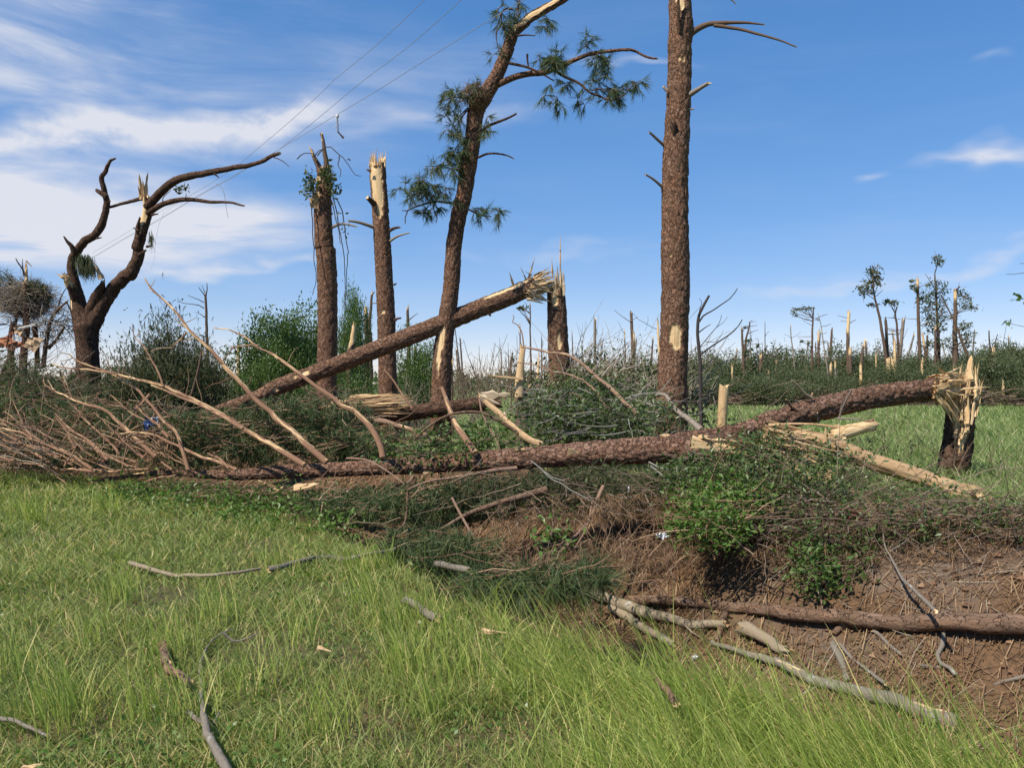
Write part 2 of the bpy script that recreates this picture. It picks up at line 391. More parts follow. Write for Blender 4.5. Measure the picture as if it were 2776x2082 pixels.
def bundle(mb, a, b, width, n=7, seed=0, jit=1.0):
    """a torn strip of wood: thin fibres side by side, fanning a little"""
    g = np.random.default_rng(seed + 77); L = np.linalg.norm(b - a); d = (b - a) / L
    for k in range(n):
        o = g.normal(0, 0.32, 3) * width * jit; l = L * (0.55 + 0.5 * g.random())
        shard(mb, a + o, d + g.normal(0, 0.07, 3), l, width * (0.22 + 0.30 * g.random()), 0.5, seed=seed * 31 + k, bend=0.07, rings=6)
def splinters(root, base, axis, radius, n, lmin, lmax, wmin=0.012, wmax=0.04, spread=0.18, big=6, seed=0, mats=None, name='splinter', bias=None, skew=2.5):
    """a crown of torn wood fibres; the largest are parts of their own, the fine ones one part"""
    g = np.random.default_rng(seed + 31); axis = unit(axis); s = unit(np.cross(axis, [0.3, 0.5, 0.81])); s2 = np.cross(axis, s)
    rest = MB(); ln = np.sort(lmin + (lmax - lmin) * g.random(n) ** skew)[::-1]
    for k in range(n):
        a = g.random() * 2 * math.pi; rr = radius * math.sqrt(g.random()) * 0.95
        rad = s * math.cos(a) + s2 * math.sin(a); d = axis + spread * g.normal() * unit(rad * 0.7 + g.normal(0, 0.5, 3)) + (np.asarray(bias) * g.random() if bias is not None else 0)
        b = base + rad * rr - axis * 0.06; wd = wmin + (wmax - wmin) * g.random()
        if k < big:
            mb = MB(); shard(mb, b, d, ln[k], max(wd, wmax * 0.7), seed=seed * 100 + k); part(name, mb, mats or M['wood'], root, smooth=False)
        else: shard(rest, b, d, ln[k], wd, seed=seed * 100 + k)
    if rest.n: part('torn_fibres', rest, mats or M['wood'], root, smooth=False, kind='stuff')

# ------------------------------------------------------------------ materials
M = {}
def mat(name):
    m = bpy.data.materials.new(name); m.use_nodes = True; t = NT(m.node_tree); o = t.n('ShaderNodeOutputMaterial'); M[name] = m; return m, t, o
def attr(t, name, vec=False):
    nd = t.n('ShaderNodeAttribute', attribute_name=name); return nd.outputs['Vector'] if vec else nd.outputs['Fac']
def wood_color(t, bk, c0=(0.42, 0.25, 0.11), c1=(0.66, 0.46, 0.24), c2=(0.74, 0.58, 0.36)):
    f = t.noise(t.scale(bk, (28, 28, 1.6)), 2.2, 5, 0.6)
    big = t.noise(t.scale(bk, (3, 3, 0.8)), 1.5, 3, 0.5)
    c = t.ramp(f, [(0.28, c0), (0.48, c1), (0.72, c2)])
    return t.mix(t.m('MULTIPLY', t.smooth(big, 0.5, 0.75), 0.55), c, (0.40, 0.20, 0.075)), f
def bark_mat(name, a, b, c, strip=0.0, bump=0.5, lichen=0.0, wood=None, sc=34, plates=None, fw=1.0):
    m, t, o = mat(name); bk = attr(t, 'bk', True); bs = t.n('ShaderNodeBsdfPrincipled'); bs.inputs['Roughness'].default_value = 0.9; bs.inputs['Specular IOR Level'].default_value = 0.15
    n1 = t.noise(t.scale(bk, (1, 1, 0.5)), sc, 5, 0.65); n2 = t.noise(bk, 3.2, 4, 0.55); bare = attr(t, 'bare')
    height = t.m('MULTIPLY', n1, 0.6)
    if plates:
        wn = t.n('ShaderNodeTexNoise'); wn.inputs['Scale'].default_value = 22; wn.inputs['Detail'].default_value = 4; t.l(bk, wn.inputs['Vector'])
        ad = t.n('ShaderNodeVectorMath', operation='MULTIPLY_ADD'); t.l(wn.outputs['Color'], ad.inputs[0]); ad.inputs[1].default_value = (0.11, 0.11, 0.09); t.l(bk, ad.inputs[2])
        pv = t.scale(ad.outputs[0], (1 / plates[0], 1 / plates[0], 1 / plates[1]))
        v1 = t.n('ShaderNodeTexVoronoi', feature='F1'); v1.inputs['Scale'].default_value = 1.0; t.l(pv, v1.inputs['Vector'])
        v2 = t.n('ShaderNodeTexVoronoi', feature='DISTANCE_TO_EDGE'); v2.inputs['Scale'].default_value = 1.0; t.l(pv, v2.inputs['Vector'])
        sp = t.n('ShaderNodeSeparateColor'); t.l(v1.outputs['Color'], sp.inputs[0]); rnd = sp.outputs[0]; flat = t.smooth(t.m('ADD', v2.outputs['Distance'], t.m('MULTIPLY', t.m('SUBTRACT', n1, 0.5), 0.30 * fw)), -0.03 * fw, 0.12 * fw)
        layers = t.noise(t.scale(bk, (1, 1, 2.2)), 60, 3, 0.6)
        height = t.m('ADD', t.m('MULTIPLY', flat, t.m('ADD', 0.9, t.m('MULTIPLY', rnd, 0.9))), t.m('ADD', t.m('MULTIPLY', n1, 0.35), t.m('MULTIPLY', layers, 0.3)))
        col = t.mix(t.m('MULTIPLY', t.smooth(rnd, 0.1, 0.9), 0.75), a, b)
        col = t.mix(t.m('MULTIPLY', t.smooth(sp.outputs[1], 0.62, 0.95), 0.38), col, tuple(q * f for q, f in zip(b, (1.15, 1.22, 1.28))))
        col = t.mix(t.m('MULTIPLY', t.smooth(sp.outputs[2], 0.72, 0.98), 0.32), col, tuple(q * f for q, f in zip(c, (1.5, 1.15, 0.85))))
        col = t.mix(t.m('MULTIPLY', t.smooth(n1, 0.40, 0.7), 0.5), col, c)
        col = t.mix(t.m('SUBTRACT', 1.0, flat), col, tuple(q * f for q, f in zip(a, (0.84, 0.76, 0.70))))
    else:
        col = t.mix(attr(t, 'cellr'), a, b)
        col = t.mix(t.smooth(n1, 0.35, 0.7), col, c)
    col = t.mix(t.m('MULTIPLY', t.smooth(n2, 0.35, 0.75), 0.45), col, tuple(0.65 * q for q in b), 'MIX')
    if lichen:
        col = t.mix(t.m('MULTIPLY', t.smooth(t.noise(bk, 9, 5, 0.7), 0.62 - 0.1 * lichen, 0.70), 0.75), col, (0.40, 0.40, 0.36))
    wc, fib = wood_color(t, bk)
    if wood: wc = t.mix(0.6, wc, wood)
    if strip:
        s = t.noise(t.scale(bk, (16, 16, 2.4)), 1.3, 4, 0.6)
        s2 = t.noise(t.scale(bk, (5, 5, 1.1)), 1.0, 2, 0.5)
        bare = t.m('MAXIMUM', bare, t.m('MULTIPLY', t.smooth(s, 0.60 - strip * 0.22, 0.63 - strip * 0.20), t.smooth(s2, 0.42, 0.56)))
    col = t.mix(bare, col, wc)
    t.l(col, bs.inputs['Base Color'])
    bp = t.n('ShaderNodeBump'); bp.inputs['Strength'].default_value = 1.0 if plates else bump; bp.inputs['Distance'].default_value = 0.022 if plates else 0.02
    hmix = t.n('ShaderNodeMix'); hmix.data_type = 'FLOAT'; t.l(bare, hmix.inputs[0]); t.l(height, hmix.inputs[2]); t.l(t.m('MULTIPLY', fib, 0.5), hmix.inputs[3])
    t.l(hmix.outputs[0], bp.inputs['Height']); t.l(bp.outputs[0], bs.inputs['Normal'])
    t.l(bs.outputs[0], o.inputs[0]); return m
bark_mat('pine_bark', (0.162, 0.087, 0.054), (0.243, 0.147, 0.097), (0.211, 0.119, 0.076), bump=0.55, plates=(0.045, 0.085))
bark_mat('log_bark', (0.149, 0.081, 0.052), (0.242, 0.150, 0.107), (0.201, 0.115, 0.078), bump=0.55, plates=(0.045, 0.095))
bark_mat('dark_bark', (0.080, 0.046, 0.030), (0.142, 0.084, 0.055), (0.105, 0.062, 0.041), bump=0.6, plates=(0.055, 0.15))
bark_mat('red_bark', (0.135, 0.082, 0.052), (0.212, 0.142, 0.098), (0.171, 0.107, 0.072), bump=0.7, sc=60, plates=(0.05, 0.15), fw=0.35)
bark_mat('branch_bark', (0.200, 0.125, 0.085), (0.30, 0.20, 0.14), (0.25, 0.16, 0.11), strip=0.30, bump=0.5, sc=70)
bark_mat('stripped_branch', (0.201, 0.110, 0.067), (0.305, 0.180, 0.115), (0.250, 0.144, 0.092), strip=0.62, bump=0.5, sc=70)
bark_mat('grey_bark', (0.165, 0.140, 0.110), (0.27, 0.235, 0.19), (0.21, 0.18, 0.145), strip=0.05, bump=0.8, lichen=1.0, sc=90)
bark_mat('tan_bark', (0.24, 0.19, 0.13), (0.33, 0.265, 0.185), (0.28, 0.225, 0.155), bump=0.7, lichen=0.6, sc=80)
bark_mat('snag_bark', (0.103, 0.068, 0.048), (0.159, 0.108, 0.076), (0.133, 0.090, 0.062), strip=0.0, bump=0.3)
bark_mat('pale_snag_bark', (0.20, 0.165, 0.13), (0.30, 0.255, 0.205), (0.25, 0.21, 0.17), strip=0.1, bump=0.3)
bark_mat('black_bark', (0.050, 0.042, 0.040), (0.080, 0.068, 0.062), (0.065, 0.055, 0.05), bump=0.3)
def wood_mat(name, c0, c1, c2, borer=0.0):
    m, t, o = mat(name); bk = attr(t, 'bk', True); bs = t.n('ShaderNodeBsdfPrincipled'); bs.inputs['Roughness'].default_value = 0.75; bs.inputs['Specular IOR Level'].default_value = 0.2
    c, f = wood_color(t, bk, c0, c1, c2)
    if borer: c = t.mix(t.m('MULTIPLY', t.smooth(t.noise(t.scale(bk, (1, 1, 0.45)), 26, 4, 0.6), 0.60 - borer * 0.06, 0.64), 0.8), c, (0.16, 0.085, 0.045))
    isl = t.n('ShaderNodeNewGeometry').outputs['Random Per Island']
    c = t.mix(t.m('MULTIPLY', isl, 0.75), c, tuple(q * f for q, f in zip(c0, (0.85, 0.85, 0.9))))
    t.l(c, bs.inputs['Base Color']); bp = t.n('ShaderNodeBump'); bp.inputs['Strength'].default_value = 0.5; bp.inputs['Distance'].default_value = 0.01
    t.l(f, bp.inputs['Height']); t.l(bp.outputs[0], bs.inputs['Normal']); t.l(bs.outputs[0], o.inputs[0])
wood_mat('wood', (0.44, 0.27, 0.12), (0.66, 0.47, 0.26), (0.74, 0.60, 0.38))
wood_mat('grey_wood', (0.36, 0.27, 0.17), (0.52, 0.42, 0.28), (0.60, 0.50, 0.36))
wood_mat('dull_wood', (0.30, 0.18, 0.085), (0.50, 0.35, 0.19), (0.62, 0.47, 0.29), borer=0.5)
wood_mat('eaten_wood', (0.40, 0.25, 0.12), (0.60, 0.42, 0.22), (0.66, 0.49, 0.28), borer=1.0)

def leaf_mat(name, c0, c1, c2, trans=0.35, rough=0.55, spec=0.25, cmb=None):
    m, t, o = mat(name); isl = t.n('ShaderNodeNewGeometry').outputs['Random Per Island']
    c = t.ramp(isl, [(0.0, c0), (0.5, c1), (0.92, c2)] if cmb is None else cmb)
    bs = t.n('ShaderNodeBsdfPrincipled'); bs.inputs['Roughness'].default_value = rough; bs.inputs['Specular IOR Level'].default_value = spec
    tr = t.n('ShaderNodeBsdfTranslucent'); t.l(c, bs.inputs['Base Color']); t.l(t.mix(1.0, c, (1.0, 1.1, 0.55), 'MULTIPLY'), tr.inputs['Color'])
    mx = t.n('ShaderNodeMixShader'); mx.inputs[0].default_value = trans; t.l(bs.outputs[0], mx.inputs[1]); t.l(tr.outputs[0], mx.inputs[2]); t.l(mx.outputs[0], o.inputs[0])
    return t
leaf_mat('pine_needles', (0.045, 0.080, 0.030), (0.065, 0.105, 0.038), (0.125, 0.125, 0.050), 0.25)
leaf_mat('dark_needles', (0.040, 0.062, 0.026), (0.062, 0.085, 0.034), (0.125, 0.105, 0.050), 0.25)
leaf_mat('broad_leaves', (0.050, 0.105, 0.022), (0.080, 0.145, 0.030), (0.120, 0.170, 0.045), 0.35, 0.45, 0.4)
leaf_mat('bright_leaves', (0.075, 0.155, 0.025), (0.110, 0.200, 0.035), (0.160, 0.225, 0.055), 0.4, 0.4, 0.4)
leaf_mat('bank_leaves', (0.045, 0.085, 0.022), (0.075, 0.125, 0.030), (0.130, 0.155, 0.050), 0.3, 0.4, 0.45)
leaf_mat('scrub_leaves', (0.045, 0.070, 0.025), (0.070, 0.095, 0.035), (0.120, 0.115, 0.055), 0.3)
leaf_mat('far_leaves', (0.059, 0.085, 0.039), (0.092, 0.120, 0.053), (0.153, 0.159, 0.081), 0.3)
leaf_mat('brown_needles', (0.15, 0.085, 0.045), (0.22, 0.13, 0.07), (0.28, 0.18, 0.10), 0.2)
leaf_mat('straw', (0.125, 0.068, 0.036), (0.20, 0.115, 0.060), (0.33, 0.225, 0.125), 0.15)
def grass_mat(name, c0, c1, c2, c3, trans=0.42):
    leaf_mat(name, None, None, None, trans, 0.5, 0.3, [(0.0, c0), (0.42, c1), (0.80, c2), (0.95, c3)])
grass_mat('short_grass', (0.157, 0.214, 0.053), (0.239, 0.306, 0.082), (0.341, 0.370, 0.123), (0.592, 0.446, 0.213))
grass_mat('tall_grass', (0.208, 0.280, 0.058), (0.320, 0.406, 0.084), (0.465, 0.516, 0.136), (0.722, 0.590, 0.259), 0.45)
grass_mat('field_grass', (0.180, 0.248, 0.081), (0.247, 0.318, 0.114), (0.327, 0.375, 0.156), (0.507, 0.458, 0.271))
def twig_mat(name, c0, c1, c2):
    m, t, o = mat(name); isl = t.n('ShaderNodeNewGeometry').outputs['Random Per Island']; bs = t.n('ShaderNodeBsdfPrincipled'); bs.inputs['Roughness'].default_value = 0.85; bs.inputs['Specular IOR Level'].default_value = 0.15
    t.l(t.ramp(isl, [(0, c0), (0.6, c1), (0.95, c2)]), bs.inputs['Base Color']); t.l(bs.outputs[0], o.inputs[0])
twig_mat('twig', (0.085, 0.060, 0.042), (0.150, 0.105, 0.075), (0.28, 0.21, 0.15))
twig_mat('red_twig', (0.16, 0.090, 0.058), (0.26, 0.155, 0.098), (0.44, 0.31, 0.195))
twig_mat('pale_twig', (0.17, 0.135, 0.10), (0.27, 0.22, 0.165), (0.42, 0.36, 0.28))
twig_mat('grey_twig', (0.16, 0.15, 0.13), (0.24, 0.225, 0.195), (0.34, 0.32, 0.28))
def plain(name, col, rough=0.6, metal=0.0, var=0.25, scale=12):
    m, t, o = mat(name); bs = t.n('ShaderNodeBsdfPrincipled'); bs.inputs['Roughness'].default_value = rough; bs.inputs['Metallic'].default_value = metal
    tcn = t.n('ShaderNodeTexCoord'); n = t.noise(tcn.outputs['Object'], scale, 5, 0.6)
    t.l(t.mix(t.m('MULTIPLY', t.smooth(n, 0.35, 0.75), var * 2), col, tuple(q * 0.55 for q in col)), bs.inputs['Base Color']); t.l(bs.outputs[0], o.inputs[0])
leaf_mat('clod', (0.085, 0.050, 0.032), (0.15, 0.085, 0.050), (0.24, 0.15, 0.09), 0.0, 0.95, 0.05)
plain('wire', (0.30, 0.32, 0.36), 0.5, 0.3); plain('porcelain', (0.62, 0.60, 0.58), 0.3); plain('steel', (0.35, 0.35, 0.36), 0.4, 0.6)
plain('rust_sheet', (0.36, 0.135, 0.055), 0.8, 0, 0.4, 5); plain('dark_rust', (0.20, 0.070, 0.040), 0.8, 0, 0.4, 6); plain('plywood', (0.46, 0.31, 0.18), 0.8, 0, 0.3, 7)
plain('white_metal', (0.62, 0.63, 0.64), 0.4, 0.1); plain('white_board', (0.60, 0.57, 0.52), 0.7); plain('red_scrap', (0.16, 0.040, 0.034), 0.7); plain('white_litter', (0.72, 0.74, 0.78), 0.5, 0, 0.15)
plain('blue_plastic', (0.030, 0.075, 0.22), 0.3); plain('light_plastic', (0.60, 0.68, 0.80), 0.3); plain('black_plastic', (0.02, 0.02, 0.022), 0.5)

# ground: soil and thatch, pine straw in the ditch, meadow beyond
m, t, o = mat('ground'); tcn = t.n('ShaderNodeTexCoord'); oc = tcn.outputs['Object']
straw = attr(t, 'straw'); field = attr(t, 'field'); grey = attr(t, 'grey')
n1 = t.noise(oc, 2.0, 6, 0.6); n2 = t.noise(oc, 18, 6, 0.65); n3 = t.noise(oc, 55, 4, 0.6)
lawn = t.mix(t.smooth(n1, 0.35, 0.65), (0.085, 0.108, 0.038), (0.135, 0.110, 0.060)); lawn = t.mix(t.smooth(n3, 0.4, 0.7), lawn, (0.055, 0.072, 0.024))
soil = t.mix(t.smooth(n2, 0.35, 0.7), (0.150, 0.088, 0.047), (0.080, 0.050, 0.031)); soil = t.mix(t.smooth(n3, 0.52, 0.72), soil, (0.20, 0.125, 0.072))
clay = t.mix(t.smooth(n2, 0.3, 0.7), (0.120, 0.086, 0.062), (0.205, 0.160, 0.122)); clay = t.mix(t.smooth(n3, 0.5, 0.7), clay, (0.085, 0.062, 0.046))
soil = t.mix(t.m('MULTIPLY', t.m('MULTIPLY', grey, 0.8), t.smooth(n1, 0.42, 0.60)), soil, clay)
mead = t.mix(t.smooth(n1, 0.35, 0.7), (0.135, 0.190, 0.055), (0.165, 0.195, 0.070))
c = t.mix(straw, t.mix(field, lawn, mead), soil)
bs = t.n('ShaderNodeBsdfPrincipled'); bs.inputs['Roughness'].default_value = 0.95; bs.inputs['Specular IOR Level'].default_value = 0.1
bp = t.n('ShaderNodeBump'); bp.inputs['Strength'].default_value = 0.7; bp.inputs['Distance'].default_value = 0.05
t.l(t.m('ADD', n2, t.m('MULTIPLY', n3, 0.5)), bp.inputs['Height']); t.l(bp.outputs[0], bs.inputs['Normal']); t.l(c, bs.inputs['Base Color']); t.l(bs.outputs[0], o.inputs[0])

# ------------------------------------------------------------------ ground sheet
NG = 380
uu = np.linspace(-1, 1, NG); gx = 700 * np.sinh(7.2 * uu) / np.sinh(7.2)
GX, GY = np.meshgrid(gx + 1.0, gx + 7.5)
GZ = gz(GX.ravel(), GY.ravel()); TT = edge_t(GX.ravel(), GY.ravel()); pp = np.stack([GX.ravel(), GY.ravel(), 0 * GZ], -1)
nz = fbm(pp * 1.1, 41, 3)
straw_a = np.clip((TT + 0.10 + 0.35 * nz) * 3, 0, 1) * np.clip((4.6 - TT + 0.7 * nz) * 1.2, 0, 1)
left_brush = np.clip((GY.ravel() - 15.0 + nz) / 2, 0, 1) * np.clip((-1 - GX.ravel()) / 3, 0, 1) * np.clip((60 - GY.ravel()) / 10, 0, 1)
straw_a = np.maximum(straw_a, left_brush * 0.9)
field_a = np.clip((TT - 3.4) * 2, 0, 1)
cg = P(*px('r3 720,640')[0], 6.7); grey_a = np.clip(1.25 - np.hypot((GX.ravel() - cg[0]) / 1.5, (GY.ravel() - cg[1]) / 1.0), 0, 1)
i = np.arange(NG - 1)[:, None] * NG; j = np.arange(NG - 1)[None]
mb = MB(); mb.add(np.stack([GX.ravel(), GY.ravel(), GZ], -1), np.stack([i + j, i + j + 1, i + NG + j + 1, i + NG + j], -1).reshape(-1, 4), None, 0, straw=straw_a, field=field_a, grey=grey_a)
single('ground', mb, M['ground'], None, None, (0, 0, 0), kind='structure')

# ------------------------------------------------------------------ grass
def blades(mb, x, y, h, wd, lean, ldir, seed, z=None, mat=0):
    g = np.random.default_rng(seed); n = len(x); z = gz(x, y) if z is None else z
    base = np.stack([x, y, z - 0.01], -1); ld = np.stack([np.cos(ldir), np.sin(ldir), 0 * x], -1)
    sd = g.random(n) * 2 * math.pi; s = np.stack([np.cos(sd), np.sin(sd), 0 * x], -1) * (wd / 2)[:, None]
    V = []
    for tt, wf in ((0, 0.8), (0.4, 1.0), (0.75, 0.7)):
        c = base + np.stack([0 * x, 0 * x, h * tt * (1 - 0.25 * np.minimum(lean, 1.6) * tt)], -1) + ld * (h * lean * tt ** 1.6)[:, None]
        V += [c - s * wf, c + s * wf]
    tip = base + np.stack([0 * x, 0 * x, h * (1 - 0.25 * np.minimum(lean, 1.6))], -1) + ld * (h * lean)[:, None]
    V.append(tip); V = np.stack(V, 1).reshape(-1, 3); o7 = (np.arange(n) * 7)[:, None]
    q = np.concatenate([o7 + np.array([[0, 1, 3, 2]]), o7 + np.array([[2, 3, 5, 4]])]); tri = o7 + np.array([[4, 5, 6]])
    mb.add(V, q, tri, mat)
def sample(n, d0, d1, half, g):
    d = d0 * (d1 / d0) ** g.random(n); x = (g.random(n) * 2 - 1) * half * d; return x, d
g = np.random.default_rng(101)
x, y = sample(330000, 2.6, 24, 0.78, g)
T_ = edge_t(x, y); pn = np.stack([x, y, 0 * x], -1); dn = fbm(pn * 0.8, 77, 3); dn2 = fbm(pn * 2.6, 78, 2)
# bare thatch patches (with shapes of their own) keep fewer blades
keep = (T_ < 0.12 + 0.3 * dn2) & (g.random(len(x)) < np.clip(0.90 + 1.1 * dn + 0.9 * dn2, 0.24, 1))
keep &= ~((y > 15.5 + 2 * dn) & (x < 4))
x, y, T_, dn, dn2 = x[keep], y[keep], T_[keep], dn[keep], dn2[keep]
tall = np.clip((T_ + 2.2) / 1.5 + 0.9 * dn, 0, 1) * np.clip((9.5 - y) / 3, 0, 1) * np.clip((x + 0.6 + 0.6 * dn) / 0.9, 0, 1)
thin = g.random(len(x)) < 1 - 0.45 * tall; x, y, T_, dn, dn2, tall = x[thin], y[thin], T_[thin], dn[thin], dn2[thin], tall[thin]
n = len(x); stalk = g.random(n) < 0.16 * tall
tuftn = np.clip(0.5 + 1.6 * vnoise(np.stack([x * 5.5, y * 5.5, 0 * x], -1), 91) - 0.8 + 0.8 * dn2, 0.15, 1.5)
h = (0.06 + 0.11 * g.random(n)) * (1 + 0.6 * dn) + tall * (0.06 + 0.23 * g.random(n)) * tuftn + stalk * (0.14 + 0.24 * g.random(n))
lean = 0.35 + 0.85 * g.random(n); lean = lean * (1 - tall) + tall * (0.30 + 0.9 * g.random(n)); lean = np.where(stalk, 0.25 + 0.45 * g.random(n), lean)
ldir = g.random(n) * 2 * math.pi; sway = math.pi + 0.9 * fbm(np.stack([x, y, 0 * x], -1) * 0.9, 93, 2)
ldir = np.where(g.random(n) < 0.22 + 0.48 * tall + 0.3 * stalk, sway + g.normal(0, 0.5, n), ldir)
wd = np.maximum(0.0048, y * 0.00105) * (0.6 + 0.9 * g.random(n)) * np.where(stalk, 0.75, 1)
mb = MB(); is_t = (tall > 0.45) & (g.random(n) < 0.8) | stalk
blades(mb, x[~is_t], y[~is_t], h[~is_t], wd[~is_t], lean[~is_t], ldir[~is_t], 1, mat=0)
blades(mb, x[is_t], y[is_t], h[is_t], wd[is_t], lean[is_t], ldir[is_t], 2, mat=1)
# dead thatch lying between the blades
hx, hy = sample(26000, 2.8, 14, 0.75, g); hk = (edge_t(hx, hy) < 0.1) & (fbm(np.stack([hx, hy, 0 * hx], -1) * 0.8, 77, 3) < 0.10); hx, hy = hx[hk], hy[hk]; hn = len(hx)
blades(mb, hx, hy, 0.03 + 0.05 * g.random(hn), np.maximum(0.004, hy * 0.0008), 2.2 + 1.8 * g.random(hn), g.random(hn) * 6.28, 5, mat=3)
# taller tufts standing out of the short grass
tx, ty = [], []
for sx, sy in [(60, 1400), (90, 1420), (35, 1850), (140, 1950), (190, 1990), (290, 1400), (470, 1790), (600, 1700), (820, 1750), (1010, 1650), (1060, 1720), (1090, 1800), (1120, 1850),
               (980, 1560), (1150, 1700), (700, 1900), (520, 1980), (1230, 1760), (880, 2010), (1280, 1850), (330, 1640), (760, 1560), (1050, 1550), (400, 1960), (1200, 1960), (250, 1760)]:
    d = EYE * F / (sy - 1041); cx = (sx - 1388) / F * d; kk = int(45 + 55 * g.random()); tx.append(cx + g.normal(0, 0.09, kk)); ty.append(d + g.normal(0, 0.10, kk))
tx = np.concatenate(tx); ty = np.concatenate(ty); n = len(tx)
blades(mb, tx, ty, 0.20 + 0.24 * g.random(n), np.maximum(0.005, ty * 0.0009), 0.12 + 0.40 * g.random(n), np.where(g.random(n) < 0.6, math.pi + g.normal(0, 0.5, n), g.random(n) * 6.28), 3, mat=1)
# low broadleaf weeds
wx, wy = sample(9000, 3, 13, 0.7, g); ww = fbm(np.stack([wx, wy, 0 * wx], -1) * 1.3, 88, 2) > 0.12; ww &= edge_t(wx, wy) < -0.1; wx, wy = wx[ww], wy[ww]
leaves(mb, np.stack([wx, wy, gz(wx, wy) + 0.05 + 0.05 * g.random(len(wx))], -1), 0.026, mat=2, seed=4, up=1.0, asp=0.7)
single('roadside_grass', mb, [M['short_grass'], M['tall_grass'], M['bright_leaves'], M['straw']], 'green roadside grass, long and leaning left along the ditch, short on the left', 'grass', (0, 0, 0), kind='stuff')

g = np.random.default_rng(202)
x, y = sample(150000, 8.0, 60, 0.80, g); T_ = edge_t(x, y); keep = (T_ > 3.7) & (y < 53) & ~((x < -1) & (y > 13)); x, y = x[keep], y[keep]; n = len(x)
mb = MB(); fn = fbm(np.stack([x, y, 0 * x], -1) * 0.7, 5, 3)
blades(mb, x, y, (0.13 + 0.20 * g.random(n)) * (1 + 0.5 * fn), np.maximum(0.008, y * 0.0010), 0.3 + 0.8 * g.random(n), np.where(g.random(n) < 0.5, math.pi + g.normal(0, 0.6, n), g.random(n) * 6.28), 9)
single('meadow_grass', mb, M['field_grass'], 'pale green meadow grass between the ditch and the far treeline', 'grass', (0, 0, 0), kind='stuff')

# ------------------------------------------------------------------ pine straw, chips on the ditch banks
g = np.random.default_rng(303)
x, y = sample(120000, 3.4, 17, 0.80, g); T_ = edge_t(x, y); keep = (T_ > -0.15) & (T_ < 4.8); keep &= g.random(len(x)) < np.clip(0.75 + fbm(np.stack([x, y, 0 * x], -1) * 1.5, 12, 2), 0.1, 1)
keep &= g.random(len(x)) > 0.75 * np.clip(1.25 - np.hypot((x - cg[0]) / 1.5, (y - cg[1]) / 1.0), 0, 1)
x, y = x[keep], y[keep]; n = len(x); a = g.random(n) * 6.28; ln = 0.04 + 0.10 * g.random(n) ** 2
dx, dy = np.cos(a) * ln, np.sin(a) * ln
A = np.stack([x - dx, y - dy, gz(x - dx, y - dy) + 0.006 + 0.03 * g.random(n)], -1); B = np.stack([x + dx, y + dy, gz(x + dx, y + dy) + 0.006 + 0.05 * g.random(n)], -1)
s = np.stack([-np.sin(a), np.cos(a), 0 * a], -1) * (np.maximum(0.0026, y * 0.00062))[:, None]
mb = MB(); mb.add(np.stack([A - s, A + s, B + s * .4, B - s * .4], 1).reshape(-1, 3), np.arange(4 * n).reshape(-1, 4))
lx_, ly_ = sample(15000, 3.3, 13, 0.8, g); lk_ = edge_t(lx_, ly_); lk_ = (lk_ > 0.1) & (lk_ < 4.4) & (fbm(np.stack([lx_, ly_, 0 * lx_], -1) * 1.2, 15, 3) > -0.25); lx_, ly_ = lx_[lk_], ly_[lk_]
leaves(mb, np.stack([lx_, ly_, gz(lx_, ly_) + 0.008 + 0.02 * g.random(len(lx_))], -1), 0.032, seed=6, up=1.6, asp=0.55)
wx_, wy_ = sample(3800, 3.4, 12, 0.8, g); wk_ = edge_t(wx_, wy_); wk_ = (wk_ > 0.2) & (wk_ < 4.0) & (fbm(np.stack([wx_, wy_, 0 * wx_], -1) * 1.6, 16, 2) > 0.05); wx_, wy_ = wx_[wk_], wy_[wk_]
needles(mb, np.stack([wx_, wy_, gz(wx_, wy_) + 0.02], -1), g.normal(0, 1, (len(wx_), 3)) * [1, 1, 0.15], 0.11, 0.004, 8, 0.6, 0.2, seed=7)
# clods and bits of bark among the straw
cx_, cy_ = sample(5200, 3.5, 13, 0.8, g); ck_ = edge_t(cx_, cy_); ck_ = (ck_ > 0.0) & (ck_ < 4.2); cx_, cy_ = cx_[ck_], cy_[ck_]; cn = len(cx_); cs = 0.008 + 0.035 * g.random(cn) ** 3
oct_ = np.array([[1, 0, 0], [0, 1, 0], [-1, 0, 0], [0, -1, 0], [0.1, 0.1, 0.8], [0, 0, -0.6]]); cv = np.stack([cx_, cy_, gz(cx_, cy_) + cs * 0.3], -1)[:, None] + oct_[None] * cs[:, None, None] * (0.6 + 0.8 * g.random((cn, 6, 3)))
of_ = np.array([[0, 1, 4], [1, 2, 4], [2, 3, 4], [3, 0, 4], [1, 0, 5], [2, 1, 5], [3, 2, 5], [0, 3, 5]]); cb = MB(); cb.add(cv.reshape(-1, 3), None, (of_[None] + (np.arange(cn) * 6)[:, None, None]).reshape(-1, 3))
single('soil_clods', cb, M['clod'], 'crumbs of brown soil and bark on the ditch banks', 'soil', (0, 0, 0), kind='stuff', smooth=False)
single('pine_straw', mb, M['straw'], 'reddish brown pine straw littering the ditch banks', 'pine straw', (0, 0, 0), kind='stuff')
x, y = sample(2600, 3.6, 15, 0.78, g); T_ = edge_t(x, y); keep = (T_ > 0.0) & (T_ < 4.8); x, y = x[keep], y[keep]; n = len(x); a = g.random(n) * 6.28; ln = 0.08 + 0.25 * g.random(n) ** 2
A = np.stack([x, y, gz(x, y) + 0.012], -1); x2, y2 = x + np.cos(a) * ln, y + np.sin(a) * ln; B = np.stack([x2, y2, gz(x2, y2) + 0.02 + 0.10 * g.random(n) ** 3], -1)
mb = MB(); twigs(mb, A, B, 0.004, 0.002, 3, 3, 0.06, mat=0, seed=3)
single('twig_litter', mb, M['pale_twig'], 'small pale twigs scattered over the ditch banks', 'twigs', (0, 0, 0), kind='stuff')

